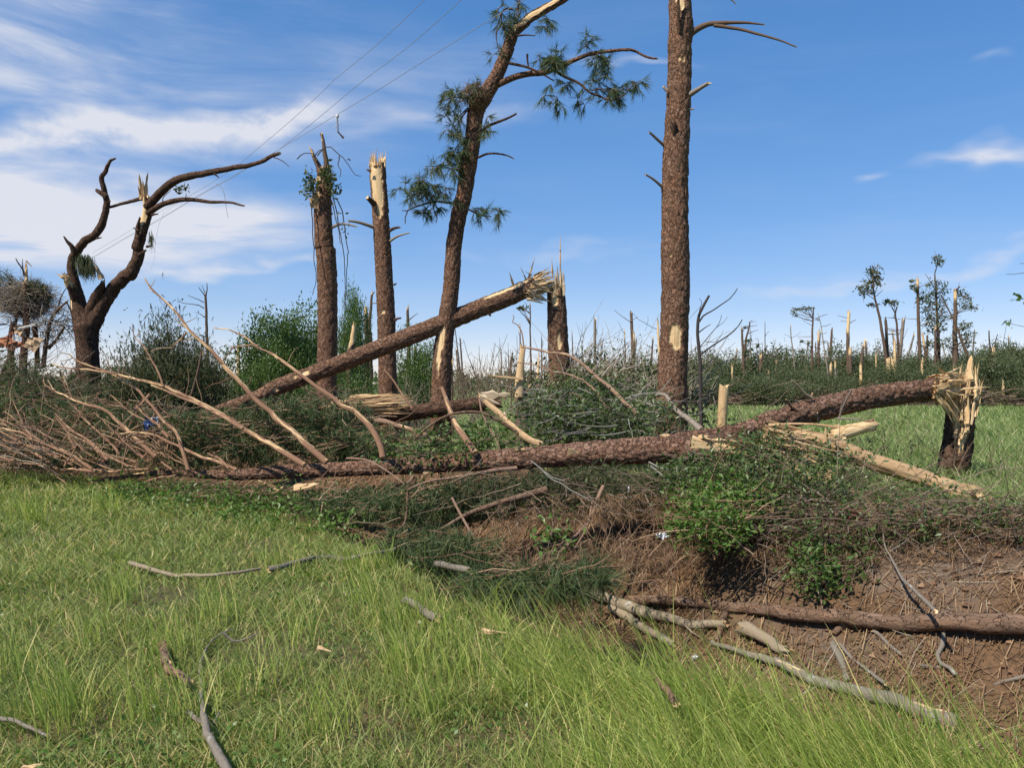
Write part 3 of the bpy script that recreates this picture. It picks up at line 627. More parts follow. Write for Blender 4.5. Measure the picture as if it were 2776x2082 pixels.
# ------------------------------------------------------------------ tree helpers
def rad(wpx, d, k=k_): return np.atleast_1d(np.array(wpx, float)) * k / 2 * np.mean(d) / F
def branch(root, spec, d, w0, w1, m='branch_bark', name='branch', sides=7, step=0.09, wob=0.012, jag=0.03, k=k_, seed=None, label=None, parent=None, obj=False):
    mb = MB(); sd = seed if seed is not None else zlib.crc32(spec.encode()) % 997
    C, T, r = tube(mb, W(spec, d), rad([w0, w1], d, k), sides, step, rough=0.16, wob=wob, seed=sd, jag=(0, jag))
    o = part(name, mb, [M[m], M['wood']], root, label=label, parent=parent); return o
def ground_pt(spec, d):
    p = W(spec, d)[0]; return np.array([p[0], p[1], gz1(p[0], p[1])])
def along(C, f):
    f = np.atleast_1d(f) * (len(C) - 1); i = np.clip(f.astype(int), 0, len(C) - 2); return C[i] + (C[i + 1] - C[i]) * (f - i)[:, None]
def tuft_sprays(mb, tmb, spots, d, g, length=0.17, per=16, width=0.008, reach=0.30, n=6, droop=0.2, k=1.0):
    """sprays of needle tufts on short twigs round each pixel spot"""
    for (sx, sy) in spots:
        c = P(sx, sy, d + g.normal(0, 0.15)); e = c + unit(g.normal(0, 1, (n, 3)) + np.array([0, 0, -droop])) * reach * (0.4 + 0.6 * g.random((n, 1)))
        cc = np.repeat(c[None], n, 0); Ct = twigs(tmb, cc, e, 0.006, 0.004, 3, 3, 0.10, sag=0.12, seed=int(sx + sy))
        tips = Ct[:, -1]; mids = Ct[:, 2]; dirs = Ct[:, -1] - Ct[:, -2]
        needles(mb, np.vstack([tips, mids]), np.vstack([dirs, dirs]), length, width, per, 0.75, droop, seed=int(sx * 3 + sy))
def seg_px(spec, n, g, jit=8):
    xy = px(spec); t = arc(xy); u = g.random(n); return np.stack([np.interp(u, t, xy[:, 0]) + g.normal(0, jit, n), np.interp(u, t, xy[:, 1]) + g.normal(0, jit, n)], -1)
def patch(spec, d, r, ra, rl):
    p = W(spec, d)[0]; q = p - np.array([p[0], p[1], 0]) / math.hypot(p[0], p[1]) * r; return (q, ra, rl)

# ------------------------------------------------------------------ tall straight pine (right of centre)
d = 13.0; base = ground_pt('q2 1000,1200', d); b0 = W('q2 1003,1120', d)[0]
t1 = thing('snapped_pine', 'tallest pine trunk, straight, running out of the top of the picture', 'tree', base, 'snapped pines along the ditch')
pts = np.vstack([[b0[0] - 0.02, d, base[2] - 0.15], W('q2 1005,900 1012,700 1020,400 1022,100 | p2 1018,1500 1018,1200 1030,900 1038,700 1045,500 1052,300 1055,150 1058,0 1060,-130', d)])
mb = MB()
tube(mb, pts, np.r_[rad(205, d), rad(183, d), rad(176, d), rad(178, d), rad(177, d), rad(168, d), rad(164, d), rad(160, d), rad(152, d), rad(147, d), rad(146, d), rad(147, d), rad(140, d), rad(120, d)],
     72, 0.026, bark=0.024, plate=(0.07, 0.11), seed=2, rough=0.055, wob=0.02, flare=0.15, jag=(0, 0.2),
     bare=[patch('q2 1020,620', d, 0.2, 0.10, 0.22), patch('q2 1035,670', d, 0.2, 0.05, 0.13), patch('p2 1045,400', d, 0.19, 0.035, 0.06), patch('p2 1075,405', d, 0.18, 0.03, 0.04), patch('p2 1002,725', d, 0.19, 0.03, 0.05),
           patch('p2 1025,-20', d, 0.17, 0.05, 0.28), patch('p2 1062,20', d, 0.17, 0.05, 0.22), patch('q2 990,110', d, 0.2, 0.025, 0.03)])
part('trunk', mb, [M['pine_bark'], M['wood']], t1)
b1_ = branch(t1, 'p2 1110,225 1160,185 1230,155 1330,143 1450,140 1590,155', (13.0, 12.6), 44, 9, 'snag_bark', seed=3)
branch(t1, 'p2 1270,160 1350,170 1450,185 1560,215 1659,245 | p3 70,270 140,300', (12.85, 12.3), 26, 9, 'snag_bark', 'side_branch', seed=4, parent=b1_)
branch(t1, 'p2 1115,605 1160,575 1235,532', (12.9, 12.6), 38, 22, 'pale_snag_bark', 'broken_branch', seed=5, jag=0.06)
branch(t1, 'p2 968,580 945,552', 12.9, 26, 18, 'pale_snag_bark', 'broken_branch', seed=6)
branch(t1, 'p2 945,930 900,890 850,850', (13.0, 12.8), 22, 14, 'pale_snag_bark', 'broken_branch', seed=7, jag=0.05)
branch(t1, 'p2 955,1215 890,1160 830,1120', (13.0, 12.8), 22, 12, 'pale_snag_bark', 'broken_branch', seed=8, jag=0.05)
branch(t1, 'p2 1100,702 1142,697', 12.9, 14, 8, 'pale_snag_bark', 'broken_branch', seed=9)
branch(t1, 'p2 1045,190 1040,120 1040,40 1045,-60', (12.8, 12.72), 22, 14, 'dark_bark', 'torn_limb', seed=10)
mb = MB(); tube(mb, W('p2 1008,850 1006,800 1004,760', 12.79), rad([22, 44, 16], d), 8, 0.03, seed=4, rough=0.2); part('knot', mb, [M['dark_bark'], M['dark_bark']], t1)
branch(t1, 'p2 1370,-15 1395,5 1412,25', 12.6, 12, 6, 'pale_snag_bark', seed=11)

# ------------------------------------------------------------------ bent pine with needle sprays
d = 15.5; base = ground_pt('q1 1175,1100', d)
t2 = thing('bent_pine', 'tall pine bent to the right near its top, sparse green needle sprays left', 'tree', base, 'snapped pines along the ditch')
pts = np.vstack([[W('q1 1172,1100', d)[0][0], d, base[2] - 0.1], W('q1 1175,1030 1182,800 1190,700 1215,480 1235,350 1250,150 | p1 1255,1600 1285,1400 1322,1250 1350,1080 1372,950 1388,800 1402,700 1450,620 1530,490 1590,350 1640,210 | p2 30,165 90,110 150,75 220,35 290,-5 400,-70', (15.5, 15.3))])
mb = MB(); n = len(pts)
tube(mb, pts, rad(np.r_[140, 126, 120, 118, 106, 102, 98, 97, 98, 100, 98, 96, 97, 104, 104, 84, 76, 70, 62, 58, 56, 54, 50, 40], d), 56, 0.035, bark=0.026, plate=(0.07, 0.11), seed=5, rough=0.035,
     bare=[patch('q1 1160,690', d, 0.2, 0.06, 0.55), patch('q1 1180,640', d, 0.2, 0.06, 0.25), patch('q1 1135,760', d, 0.2, 0.05, 0.2), patch('p2 60,110', 15.3, 0.1, 0.10, 0.35), patch('p2 150,50', 15.3, 0.1, 0.09, 0.45), patch('p2 230,10', 15.3, 0.1, 0.08, 0.4), patch('q1 1115,960', d, 0.22, 0.05, 0.18)])
part('trunk', mb, [M['pine_bark'], M['wood']], t2)
BB = [('p1 1500,560 1560,530 1659,490 | p2 90,470 200,455 330,400 400,370 470,345 600,325 740,318 800,345 850,365 905,372', (15.35, 14.9), 46, 12),
      ('p2 700,322 740,316 775,325', (14.95, 14.9), 14, 8), ('p2 255,458 330,500 400,530 470,590 530,610 600,640 650,630 700,600 760,520', (15.2, 14.7), 20, 6), ('p2 480,578 560,570 640,590 700,560', (14.9, 14.7), 9, 5),
      ('p2 -60,400 60,425 120,450 180,480 240,515', (15.2, 15.0), 20, 8), ('p1 1390,890 1425,855 1470,810 1520,790 1590,765 1659,730', (15.3, 14.9), 26, 12), ('p1 1420,870 1465,885', (15.2, 15.1), 18, 8),
      ('p1 1390,1015 1418,1008 1470,988 1530,985 1600,1000 1645,1020', (15.3, 15.0), 17, 8), ('p1 1268,1305 1200,1300 1130,1295 1060,1310 1000,1330 960,1350 945,1390 945,1435', (15.4, 15.0), 17, 6),
      ('p1 1130,1300 1130,1350 1150,1400 1140,1430', (15.2, 15.1), 9, 5), ('p1 960,1352 925,1352', 15.1, 8, 4), ('p1 1355,1345 1400,1370 1450,1385 1500,1390', (15.3, 15.1), 13, 6), ('p1 1450,600 1400,590 1340,625 1260,620 1200,640 1150,650', (15.3, 15.0), 16, 5),
      ('p1 1380,680 1330,720 1290,780 1260,820', (15.3, 15.1), 14, 5), ('p1 1330,950 1300,1020 1290,1110', (15.35, 15.2), 22, 12), ('p1 1310,1050 1240,1060 1130,1065 1075,1070', (15.3, 15.0), 10, 4),
      ('p1 1640,60 1600,50 1560,80 1560,150 1530,220 1540,300 1560,360', (15.2, 14.9), 12, 4), ('p1 1345,690 1240,800 1200,780', (15.3, 15.0), 9, 4), ('p2 20,0 5,60 15,100', (15.1, 15.0), 12, 6), ('p2 440,280 480,320', 15.0, 8, 4), ('p2 70,345 72,400 80,440', 15.15, 14, 10),
      ('p2 -10,230 50,222 120,230', (15.1, 15.0), 14, 6)]
bo = []
for i_, (s, dd, a, b) in enumerate(BB):
    pa = {1: 0, 2: 0, 3: 2, 9: 8, 10: 8, 15: 14, 19: 0, 20: 0}.get(i_)
    bo.append(branch(t2, s, dd, a, b, 'dark_bark' if i_ else 'pine_bark', 'branch' if pa is None else 'side_branch', seed=20 + i_, sides=8 if a > 30 else 6, parent=None if pa is None or pa >= len(bo) or bo[pa].parent != t2 else bo[pa]))
g = np.random.default_rng(5); fo, tw = MB(), MB()
SP = [('p1 1200,550 1240,600', 3), ('p1 1170,640 1330,640', 6), ('p1 1350,560 1380,580', 2), ('p1 1210,720 1320,800', 5), ('p1 1230,830 1320,900', 6), ('p1 1270,960 1320,940', 4), ('p1 1090,1070 1290,1080', 9),
      ('p1 1180,1000 1290,1010', 4), ('p1 1250,1100 1280,1080', 2), ('p1 1030,1120 1060,1260', 6), ('p1 960,1160 1080,1270', 6), ('p1 1120,1180 1130,1280', 6), ('p1 1200,1200 1230,1270', 3), ('p1 900,1220 1010,1250', 4), ('p1 1040,1330 1190,1330', 5),
      ('p1 1380,1340 1480,1380', 3), ('p1 1515,1350 1535,1370', 4), ('p1 1440,760 1480,840', 3), ('p1 1560,60 1640,60', 4), ('p1 1560,100 1620,190', 6), ('p1 1540,300 1560,350', 2),
      ('p2 190,370 340,320', 9), ('p2 200,420 330,370', 6), ('p2 440,250 480,280', 3), ('p2 490,380 590,360', 6), ('p2 470,400 580,500', 6), ('p2 240,520 330,540', 3), ('p2 205,590 250,620', 3), ('p2 260,650 290,650', 2),
      ('p2 400,620 430,630', 3), ('p2 440,520 560,550', 4), ('p2 570,600 700,570', 8), ('p2 720,560 780,500', 4), ('p2 590,650 640,600', 3), ('p2 190,100 210,190', 4), ('p2 30,20 40,50', 2)]
for s, n_ in SP: tuft_sprays(fo, tw, seg_px(s, n_, g, 9), 15.1, g, 0.155, 11, 0.0085, 0.17, 4, 0.35)
part('needles', fo, M['pine_needles'], t2, smooth=False); part('twigs', tw, M['twig'], t2, kind='stuff')
g = np.random.default_rng(6); mb = MB(); c = W('p1 1395,610', 15.15)[0]; A = c + ball(150, g) * np.array([0.26, 0.24, 0.20]); B = A + unit(g.normal(0, 1, (150, 3))) * 0.16
twigs(mb, A, B, 0.006, 0.004, 2, 3, 0.2, seed=6); needles(mb, c + ball(90, g) * np.array([0.25, 0.2, 0.2]), g.normal(0, 1, (90, 3)), 0.14, 0.009, 8, 1.0, mat=1)
ne = single('debris_clump', mb, [M['twig'], M['brown_needles']], 'dark clump of twigs lodged in the crook of the bent pine', 'debris', c)

# ------------------------------------------------------------------ vine-hung snapped pine
d = 18.0; base = ground_pt('q1 440,1000', d)
t4 = thing('snapped_pine', 'snapped pine with two pale prongs at its top and hanging vines', 'tree', base, 'snapped pines along the ditch')
mb = MB(); pts = np.vstack([[W('q1 440,1000', d)[0][0], d, base[2] - 0.1], W('q1 440,900 445,600 445,300 432,50 | p1 425,1600 418,1450 415,1350 420,1230 425,1130 425,1080', d)])
tube(mb, pts, rad([135, 124, 122, 124, 120, 116, 112, 110, 98, 92, 70], d), 48, 0.04, bark=0.027, plate=(0.07, 0.11), seed=7, rough=0.03, jag=(0, 0.12), bare=[patch('p1 365,1270', d, 0.2, 0.10, 0.35), patch('p1 400,1120', d, 0.18, 0.08, 0.25)])
part('trunk', mb, [M['pine_bark'], M['wood']], t4)
pr_ = branch(t4, 'p1 430,1120 436,1050 425,960 418,900 405,855', d, 40, 18, 'snag_bark', 'prong', seed=41)
pl_ = branch(t4, 'p1 408,1130 385,1060 360,1010 340,960', d, 52, 16, 'snag_bark', 'prong', seed=42)
for i_, (s, e_, w_) in enumerate([('p1 362,1020', 'p1 322,928', 0.11), ('p1 412,905', 'p1 405,842', 0.09), ('p1 375,1340', 'p1 345,1195', 0.16), ('p1 355,1335', 'p1 330,1265', 0.10), ('p1 380,1300', 'p1 372,1210', 0.10), ('p1 400,1140', 'p1 345,1175', 0.09)]):
    mb = MB(); a, b = W(s, 17.85)[0], W(e_, 17.8)[0]; shard(mb, a, b - a, np.linalg.norm(b - a), w_, 0.4, seed=60 + i_, bend=0.02); part('splinter', mb, M['wood'], t4, smooth=False, parent={0: pl_, 1: pr_}.get(i_))
branch(t4, 'p1 475,1460 520,1440 570,1440 635,1455', (17.9, 17.6), 22, 10, 'pale_snag_bark', seed=43)
g = np.random.default_rng(8); mb = MB(); fo = MB()
for s in ['p1 350,1260 345,1350 350,1450 352,1560 353,1659 | q1 372,240 345,350', 'p1 480,1260 500,1350 520,1450 535,1550 545,1659 | q1 555,250 565,350 560,450', 'p1 500,1270 530,1330 555,1420 560,1520 578,1620 | q1 572,100 575,260 545,440',
          'p1 470,1280 490,1380 510,1460 530,1560', 'p1 360,1250 335,1180 320,1120', 'p1 380,1000 430,950 490,970 540,1010 590,1060 620,1120 650,1128', 'p1 360,1010 390,965 420,955', 'p1 520,1000 515,1060 535,1100 525,1150', 'p1 250,1020 300,985 350,990', 'p1 590,1030 575,1020']:
    tube(mb, W(s, (17.8, 17.5)), [0.013, 0.007], 5, 0.12, wob=0.05, seed=int(abs(hsh(np.array([[len(s), ord(s[-1]), ord(s[4])]]), 3)[0] * 900)), cap=(False, False))
vi = part('vine', mb, M['black_bark'], t4, kind='stuff')
for s, n_ in [('p1 330,1110 360,1250', 90), ('p1 300,1180 330,1230', 50), ('p1 400,1130 470,1100', 60), ('p1 450,1080 480,1180', 70), ('p1 480,1180 495,1260', 60), ('p1 420,1150 470,1230', 40), ('p1 300,1200 340,1330', 14), ('p1 490,1290 560,1500', 16)]:
    xy = seg_px(s, n_, g, 9); leaves(fo, np.array([P(a, b, 17.75 + g.normal(0, .18)) for a, b in xy]), 0.10, seed=n_ + len(s))
part('vine_leaves', fo, M['scrub_leaves'], t4, smooth=False)

# ------------------------------------------------------------------ snapped pine with the long pale scar
d = 17.0; base = ground_pt('q1 835,1060', d)
t3 = thing('snapped_pine', 'snapped pine with a long yellow torn scar below its flat top', 'tree', base, 'snapped pines along the ditch')
mb = MB(); pts = np.vstack([[W('q1 838,1060', d)[0][0], d, base[2] - 0.1], W('q1 835,1000 830,800 822,500 812,300 802,100 | p1 805,1650 800,1600 790,1450 782,1300 770,1150 766,1050', d)])
tube(mb, pts, rad([132, 122, 114, 112, 110, 108, 106, 105, 104, 103, 102, 98], d), 48, 0.035, bark=0.026, plate=(0.07, 0.11), seed=9, rough=0.03, jag=(0, 0.22),
     bare=[patch('p1 745,1150', d, 0.22, 0.19, 0.75), patch('p1 770,1230', d, 0.2, 0.12, 0.62), patch('p1 735,1100', d, 0.2, 0.16, 0.45), patch('q1 800,468', d, 0.2, 0.06, 0.05)])
part('trunk', mb, [M['pine_bark'], M['wood']], t3)
splinters(t3, W('p1 765,1055', d)[0], (0.02, 0, 1), 0.17, 34, 0.10, 0.42, 0.02, 0.055, 0.12, 7, seed=3)
for s, dd, a, b, mm in [('p1 737,1458 690,1440 640,1425 580,1418', (16.9, 16.6), 24, 14, 'tan_bark'), ('p1 845,1480 880,1465 912,1462', (16.9, 16.7), 24, 12, 'dark_bark'), ('p1 848,1548 900,1515 970,1495', (16.9, 16.6), 18, 8, 'tan_bark'),
                        ('p1 745,1310 725,1290 702,1268', (16.85, 16.7), 42, 26, 'dark_bark'), ('q1 870,290 885,282', 16.9, 18, 10, 'dark_bark'), ('q1 875,520 895,505 918,502', (16.9, 16.8), 20, 12, 'dark_bark'), ('p1 725,1100 700,1085', 16.8, 20, 8, 'dark_bark')]:
    branch(t3, s, dd, a, b, mm, 'broken_branch', seed=int(a * 3 + b))

# ------------------------------------------------------------------ big forked tree, left
d = 20.0; base = ground_pt('L1 1130,1700', d); kk = PAN['L1'][2]
t0 = thing('forked_tree', 'thick dark forked tree on the left with limbs torn off', 'tree', base)
mb = MB(); pts = np.vstack([[W('L1 1150,1800', d)[0][0], d, base[2] - 0.1], W('L1 1140,1659 1130,1450 1120,1250 1115,1100 1105,980 1060,850 1010,700 990,560 960,430 940,330', d)])
tube(mb, pts, rad([335, 290, 272, 262, 275, 305, 225, 190, 155, 120, 98], d, kk), 44, 0.05, bark=0.030, plate=(0.06, 0.22), seed=11, rough=0.08, bare=[patch('L1 880,560', d, 0.12, 0.05, 0.35), patch('L1 905,660', d, 0.14, 0.05, 0.25)], cap=(True, False))
part('trunk', mb, [M['dark_bark'], M['wood']], t0)
mb = MB(); tube(mb, W('L1 1000,620 965,440 925,300 915,180 925,80 970,20 | p0 540,1550 600,1520 640,1465 670,1400 690,1310 672,1220 660,1160 668,1110 690,1055 712,1020 735,1008', (20, 19.4)), rad([74, 68, 62, 56, 54, 52, 50, 50, 47, 42, 38, 32, 28, 25, 22, 16, 10], d), 22, 0.05, bark=0.012, plate=(0.05, 0.16), seed=12, rough=0.18, wob=0.05)
part('limb', mb, [M['dark_bark'], M['wood']], t0)
mb = MB(); tube(mb, W('L1 1140,1040 1230,860 1330,680 1440,520 1560,380 1640,300 | q0 840,225 880,130 900,50 | p0 880,1610 900,1530 925,1440 940,1350 935,1275', (20, 19.6)), rad(np.r_[rad(150, 1, 1) * 0 + 98, 102, 88, 82, 80, 78, 74, 70, 68, 70, 68, 66, 60, 44], d), 26, 0.05, bark=0.027, plate=(0.05, 0.18), seed=13, rough=0.16, wob=0.04, jag=(0, 0.1),
     bare=[patch('p0 915,1390', 19.7, 0.12, 0.13, 0.6), patch('p0 915,1310', 19.7, 0.12, 0.12, 0.4)])
part('limb', mb, [M['dark_bark'], M['wood']], t0)
mb = MB(); tube(mb, W('L1 1150,850 1200,700 1250,570 1300,470 1320,400', (20, 19.7)), rad([150, 150, 135, 95, 40], d, kk), 20, 0.05, bark=0.02, plate=(0.05, 0.16), seed=14, rough=0.2, jag=(0, 0.2)); part('torn_limb', mb, [M['dark_bark'], M['dull_wood']], t0)
mb = MB(); tube(mb, W('L1 975,600 920,480 870,400 850,340', (19.9, 19.6)), rad([140, 115, 95, 80], d, kk), 18, 0.05, bark=0.015, seed=15, rough=0.15, jag=(0, 0.15), bare=[patch('L1 865,380', 19.8, 0.1, 0.2, 0.3)]); part('torn_limb', mb, [M['dark_bark'], M['wood']], t0)
for i_, (s, e_, w_) in enumerate([('L1 1310,360', 'L1 1210,150', 0.18), ('L1 870,370', 'L1 705,275', 0.14), ('L1 860,340', 'L1 790,280', 0.10), ('L1 880,350', 'L1 845,280', 0.10), ('p0 930,1285', 'p0 950,1100', 0.13), ('p0 915,1280', 'p0 897,1110', 0.11), ('p0 920,1290', 'p0 915,1150', 0.10), ('p0 905,1270', 'p0 885,1190', 0.07)]):
    mb = MB(); a, b = W(s, 19.6)[0], W(e_, 19.5)[0]; shard(mb, a, b - a, np.linalg.norm(b - a), w_, 0.5, seed=80 + i_, bend=0.03, blunt=0.45 if i_ == 0 else 0); part('splinter', mb, M['wood'], t0, smooth=False)
for s, dd, a, b in [('p0 945,1330 990,1280 1050,1220 1120,1165 1220,1130 1310,1115 1400,1095 1460,1085 1530,1072 1600,1062 1659,1045 | p1 40,1030 90,1000 138,985', (19.6, 17.8), 62, 20), ('p0 950,1370 1010,1330 1080,1300 1200,1280 1350,1295 1470,1300 1570,1320', (19.6, 18.4), 42, 11), ('p0 935,1270 890,1278 860,1288 790,1305 705,1330', (19.6, 19.7), 26, 16),
                     ('p0 480,1620 460,1580 430,1550 408,1515', (19.7, 19.5), 42, 8), ('p0 680,1260 650,1240 620,1222', 19.5, 40, 26), ('p0 885,1500 885,1450 900,1395', (19.6, 19.5), 32, 12), ('p0 885,1480 858,1462', 19.5, 16, 6), ('p0 940,1585 980,1575', 19.5, 18, 8), ('p0 890,1640 940,1605', 19.4, 22, 12), ('p0 620,1530 655,1523', 19.5, 14, 6),
                     ('p0 690,1300 712,1290', 19.5, 14, 5), ('p1 80,1000 150,1030 200,1070', (17.9, 17.7), 8, 4), ('p0 1370,1110 1405,1140', 18.3, 18, 5), ('p0 975,1380 1015,1375', 19.3, 16, 8), ('p0 1050,1310 1045,1270 1100,1220', 19.1, 8, 4), ('p0 1190,1285 1195,1240', 18.9, 8, 4)]:
    branch(t0, s, dd, a, b, 'dark_bark', seed=int(a + 3 * b), sides=9 if a > 40 else 6)
g = np.random.default_rng(10); fo = MB(); leaves(fo, np.array([P(a, b, 18.8 + g.normal(0, .1)) for a, b in seg_px('p0 1130,1220 1210,1200', 40, g, 6)]), 0.09, seed=2)
for s, n_ in [('L1 1010,80 1130,200', 130), ('L1 1050,200 1120,240', 50), ('L1 1130,80 1190,270', 60), ('p0 960,1525 980,1535', 12)]: xy = seg_px(s, n_, g, 6); needles(fo, np.array([P(a, b, 19.6 + g.normal(0, .12)) for a, b in xy]), np.tile([0.1, 0, -1], (n_, 1)), 0.17, 0.012, 7, 0.7, 0.5, seed=n_)
part('needles', fo, M['dark_needles'], t0, smooth=False)

# ------------------------------------------------------------------ snapped stump with the leaning trunk
d = 16.0; base = ground_pt('q2 280,980', d)
st = thing('pine_stump', 'tall snapped pine stump topped with long pale splinters, beside the leaning trunk', 'stump', base, 'snapped stumps')
mb = MB(); pts = np.vstack([[W('q2 285,1000', d)[0][0], d, base[2] - 0.1], W('q2 280,900 270,700 262,500 256,400 252,330', d)])
tube(mb, pts, rad([150, 138, 130, 122, 116, 108], d), 48, 0.035, bark=0.027, plate=(0.07, 0.11), seed=16, rough=0.03, jag=(0, 0.15), bare=[patch('q2 274,655', d, 0.2, 0.05, 0.17), patch('q2 245,380', d, 0.2, 0.09, 0.2)])
part('trunk', mb, [M['pine_bark'], M['wood']], st)
for i_, (s, e_, w_) in enumerate([('q2 285,330', 'p2 282,1495', 0.085), ('q2 240,330', 'q2 226,115', 0.06), ('q2 270,330', 'q2 262,170', 0.10), ('q2 295,360', 'q2 300,190', 0.09), ('q2 250,360', 'q2 205,230', 0.08), ('q2 262,380', 'q2 245,200', 0.07)]):
    mb = MB(); a, b = W(s, 15.9)[0], W(e_, 15.9)[0]; shard(mb, a, b - a, np.linalg.norm(b - a), w_, 0.5, seed=120 + i_, bend=0.015); part('splinter', mb, M['wood'] if i_ < 2 else M['grey_wood'], st, smooth=False)
splinters(st, W('q2 254,340', d)[0], (0.05, 0, 1), 0.17, 70, 0.12, 0.55, 0.015, 0.045, 0.12, 0, seed=5, mats=M['grey_wood'])

d2 = (15.9, 15.2, 14.6, 13.9)
spec = 'q2 120,283 0,345 | q1 1560,385 1300,490 1100,570 900,650 700,728 500,805 300,880 100,958 | q0 1659,1015 1450,1092 1300,1150 1100,1215 900,1285 700,1335 480,1380'
base = W('q0 700,1335', 13.9)[0]
lt = thing('leaning_pine', 'broken pine trunk leaning diagonally from the splintered stump down to the left', 'fallen tree', base, 'fallen pines')
mb = MB(); C, T, r = tube(mb, W(spec, d2), rad([112, 116, 118, 116, 114, 112, 110, 106, 104, 102, 98, 94, 88, 80, 70, 62, 55, 46, 36], 15.2), 52, 0.04, bark=0.026, plate=(0.07, 0.11), seed=18, rough=0.03, jag=(0.12, 0),
     bare=[patch('q1 1640,290', 15.85, 0.16, 0.10, 0.5), patch('q1 1540,340', 15.8, 0.16, 0.07, 0.35), patch('q1 300,850', 14.9, 0.16, 0.06, 0.10), patch('q1 238,885', 14.9, 0.16, 0.05, 0.05), patch('q1 112,960', 14.8, 0.16, 0.05, 0.05), patch('q1 405,842', 14.9, 0.16, 0.03, 0.03), patch('q1 180,930', 14.8, 0.16, 0.03, 0.03)])
part('trunk', mb, [M['pine_bark'], M['wood']], lt)
a0 = unit(C[0] - C[3]); splinters(lt, C[0] - a0 * 0.05, a0, 0.17, 130, 0.18, 0.62, 0.014, 0.042, 0.22, 12, seed=6, mats=M['grey_wood'], bias=np.array([0.15, 0, -0.45]), skew=1.1)
for i_, (s, e_, w_) in enumerate([('q1 1640,290', 'q1 1612,205', 0.05), ('q2 60,250', 'q2 22,165', 0.04), ('q2 80,240', 'q2 118,105', 0.04), ('q2 100,230', 'q2 50,200', 0.03)]):
    mb = MB(); a, b = W(s, 15.7)[0], W(e_, 15.6)[0]; shard(mb, a, b - a, np.linalg.norm(b - a), w_, 0.5, seed=140 + i_, bend=0.02); part('splinter', mb, M['wood'], lt, smooth=False)
for i_, (s_, e_, w_) in enumerate([('q2 90,325', 'q2 235,300', 0.12), ('q2 100,280', 'q2 238,238', 0.11), ('q2 100,345', 'q2 215,392', 0.11), ('q2 60,345', 'q2 195,378', 0.10), ('q2 110,300', 'q2 225,335', 0.12), ('q2 110,260', 'q2 230,190', 0.08)]):
    mb = MB(); bundle(mb, W(s_, 15.72)[0], W(e_, 15.75)[0], w_ * 1.3, 10, 330 + i_); part('splinter', mb, M['wood'] if i_ % 2 else M['grey_wood'], lt, smooth=False, kind='stuff')
for s, dd, a, b in [('q1 1480,470 1495,490', 15.5, 22, 14), ('q0 1540,1120 1550,1170 1580,1230 1590,1300', (14.1, 14.0), 32, 24), ('q0 1270,1210 1290,1280 1340,1360', (13.9, 13.7), 20, 12), ('q1 690,760 680,785', 15.1, 22, 12), ('q0 860,1090 960,990', (13.9, 14.3), 26, 20), ('q0 1000,1270 1010,1380', (13.8, 13.7), 22, 18)]:
    branch(lt, s, dd, a, b, 'dark_bark', 'broken_branch', seed=int(a + b))

# ------------------------------------------------------------------ low log with the yellow splinter sheaf
base = ground_pt('q1 1000,1200', 15.0)
lg = thing('fallen_log', 'dark log lying level behind the stripped poles, under the yellow splintered wood', 'log', base, 'fallen pines')
mb = MB(); tube(mb, W('q1 1540,1050 1400,1060 1200,1085 1000,1110 850,1135 700,1165 500,1210 250,1240 0,1255 | q0 1450,1310 1200,1325 950,1340 750,1345', (15.2, 14.4)), rad([80, 92, 96, 94, 90, 86, 84, 82, 80, 76, 70, 62, 54], 14.8), 36, 0.045, bark=0.024, plate=(0.07, 0.11), seed=21, rough=0.035, jag=(0.15, 0.05))
part('trunk', mb, [M['dark_bark'], M['wood']], lg)
branch(lg, 'q1 700,1150 830,1175 950,1210 1080,1255 1200,1290', (14.4, 13.6), 46, 14, 'branch_bark', seed=3)
base = W('q1 540,1060', 14.9)[0]; sh = thing('splintered_log', 'sheaf of bright yellow splintered wood behind the stripped poles', 'log', base, 'fallen pines')
mb = MB(); tube(mb, W('q1 470,1070 560,1062 680,1058 800,1055', (14.9, 14.7)), rad([60, 72, 66, 40], 14.8), 22, 0.04, fibre=0.03, seed=22, rough=0.15, jag=(0.1, 0.15), barek=1.0); part('log', mb, [M['wood'], M['wood']], sh)
a, b = W('q1 620,1060', 14.8)[0], W('q1 1080,1030', 14.7)[0]
splinters(sh, a, b - a, 0.17, 150, 0.35, 1.2, 0.02, 0.06, 0.06, 10, seed=9, skew=1.0)
mb = MB(); tube(mb, W('q1 480,1110 600,1120 720,1130', 14.7), rad([30, 34, 26], 14.7), 12, 0.06, rough=0.2, seed=5); part('bark_strip', mb, [M['log_bark'], M['wood']], sh)

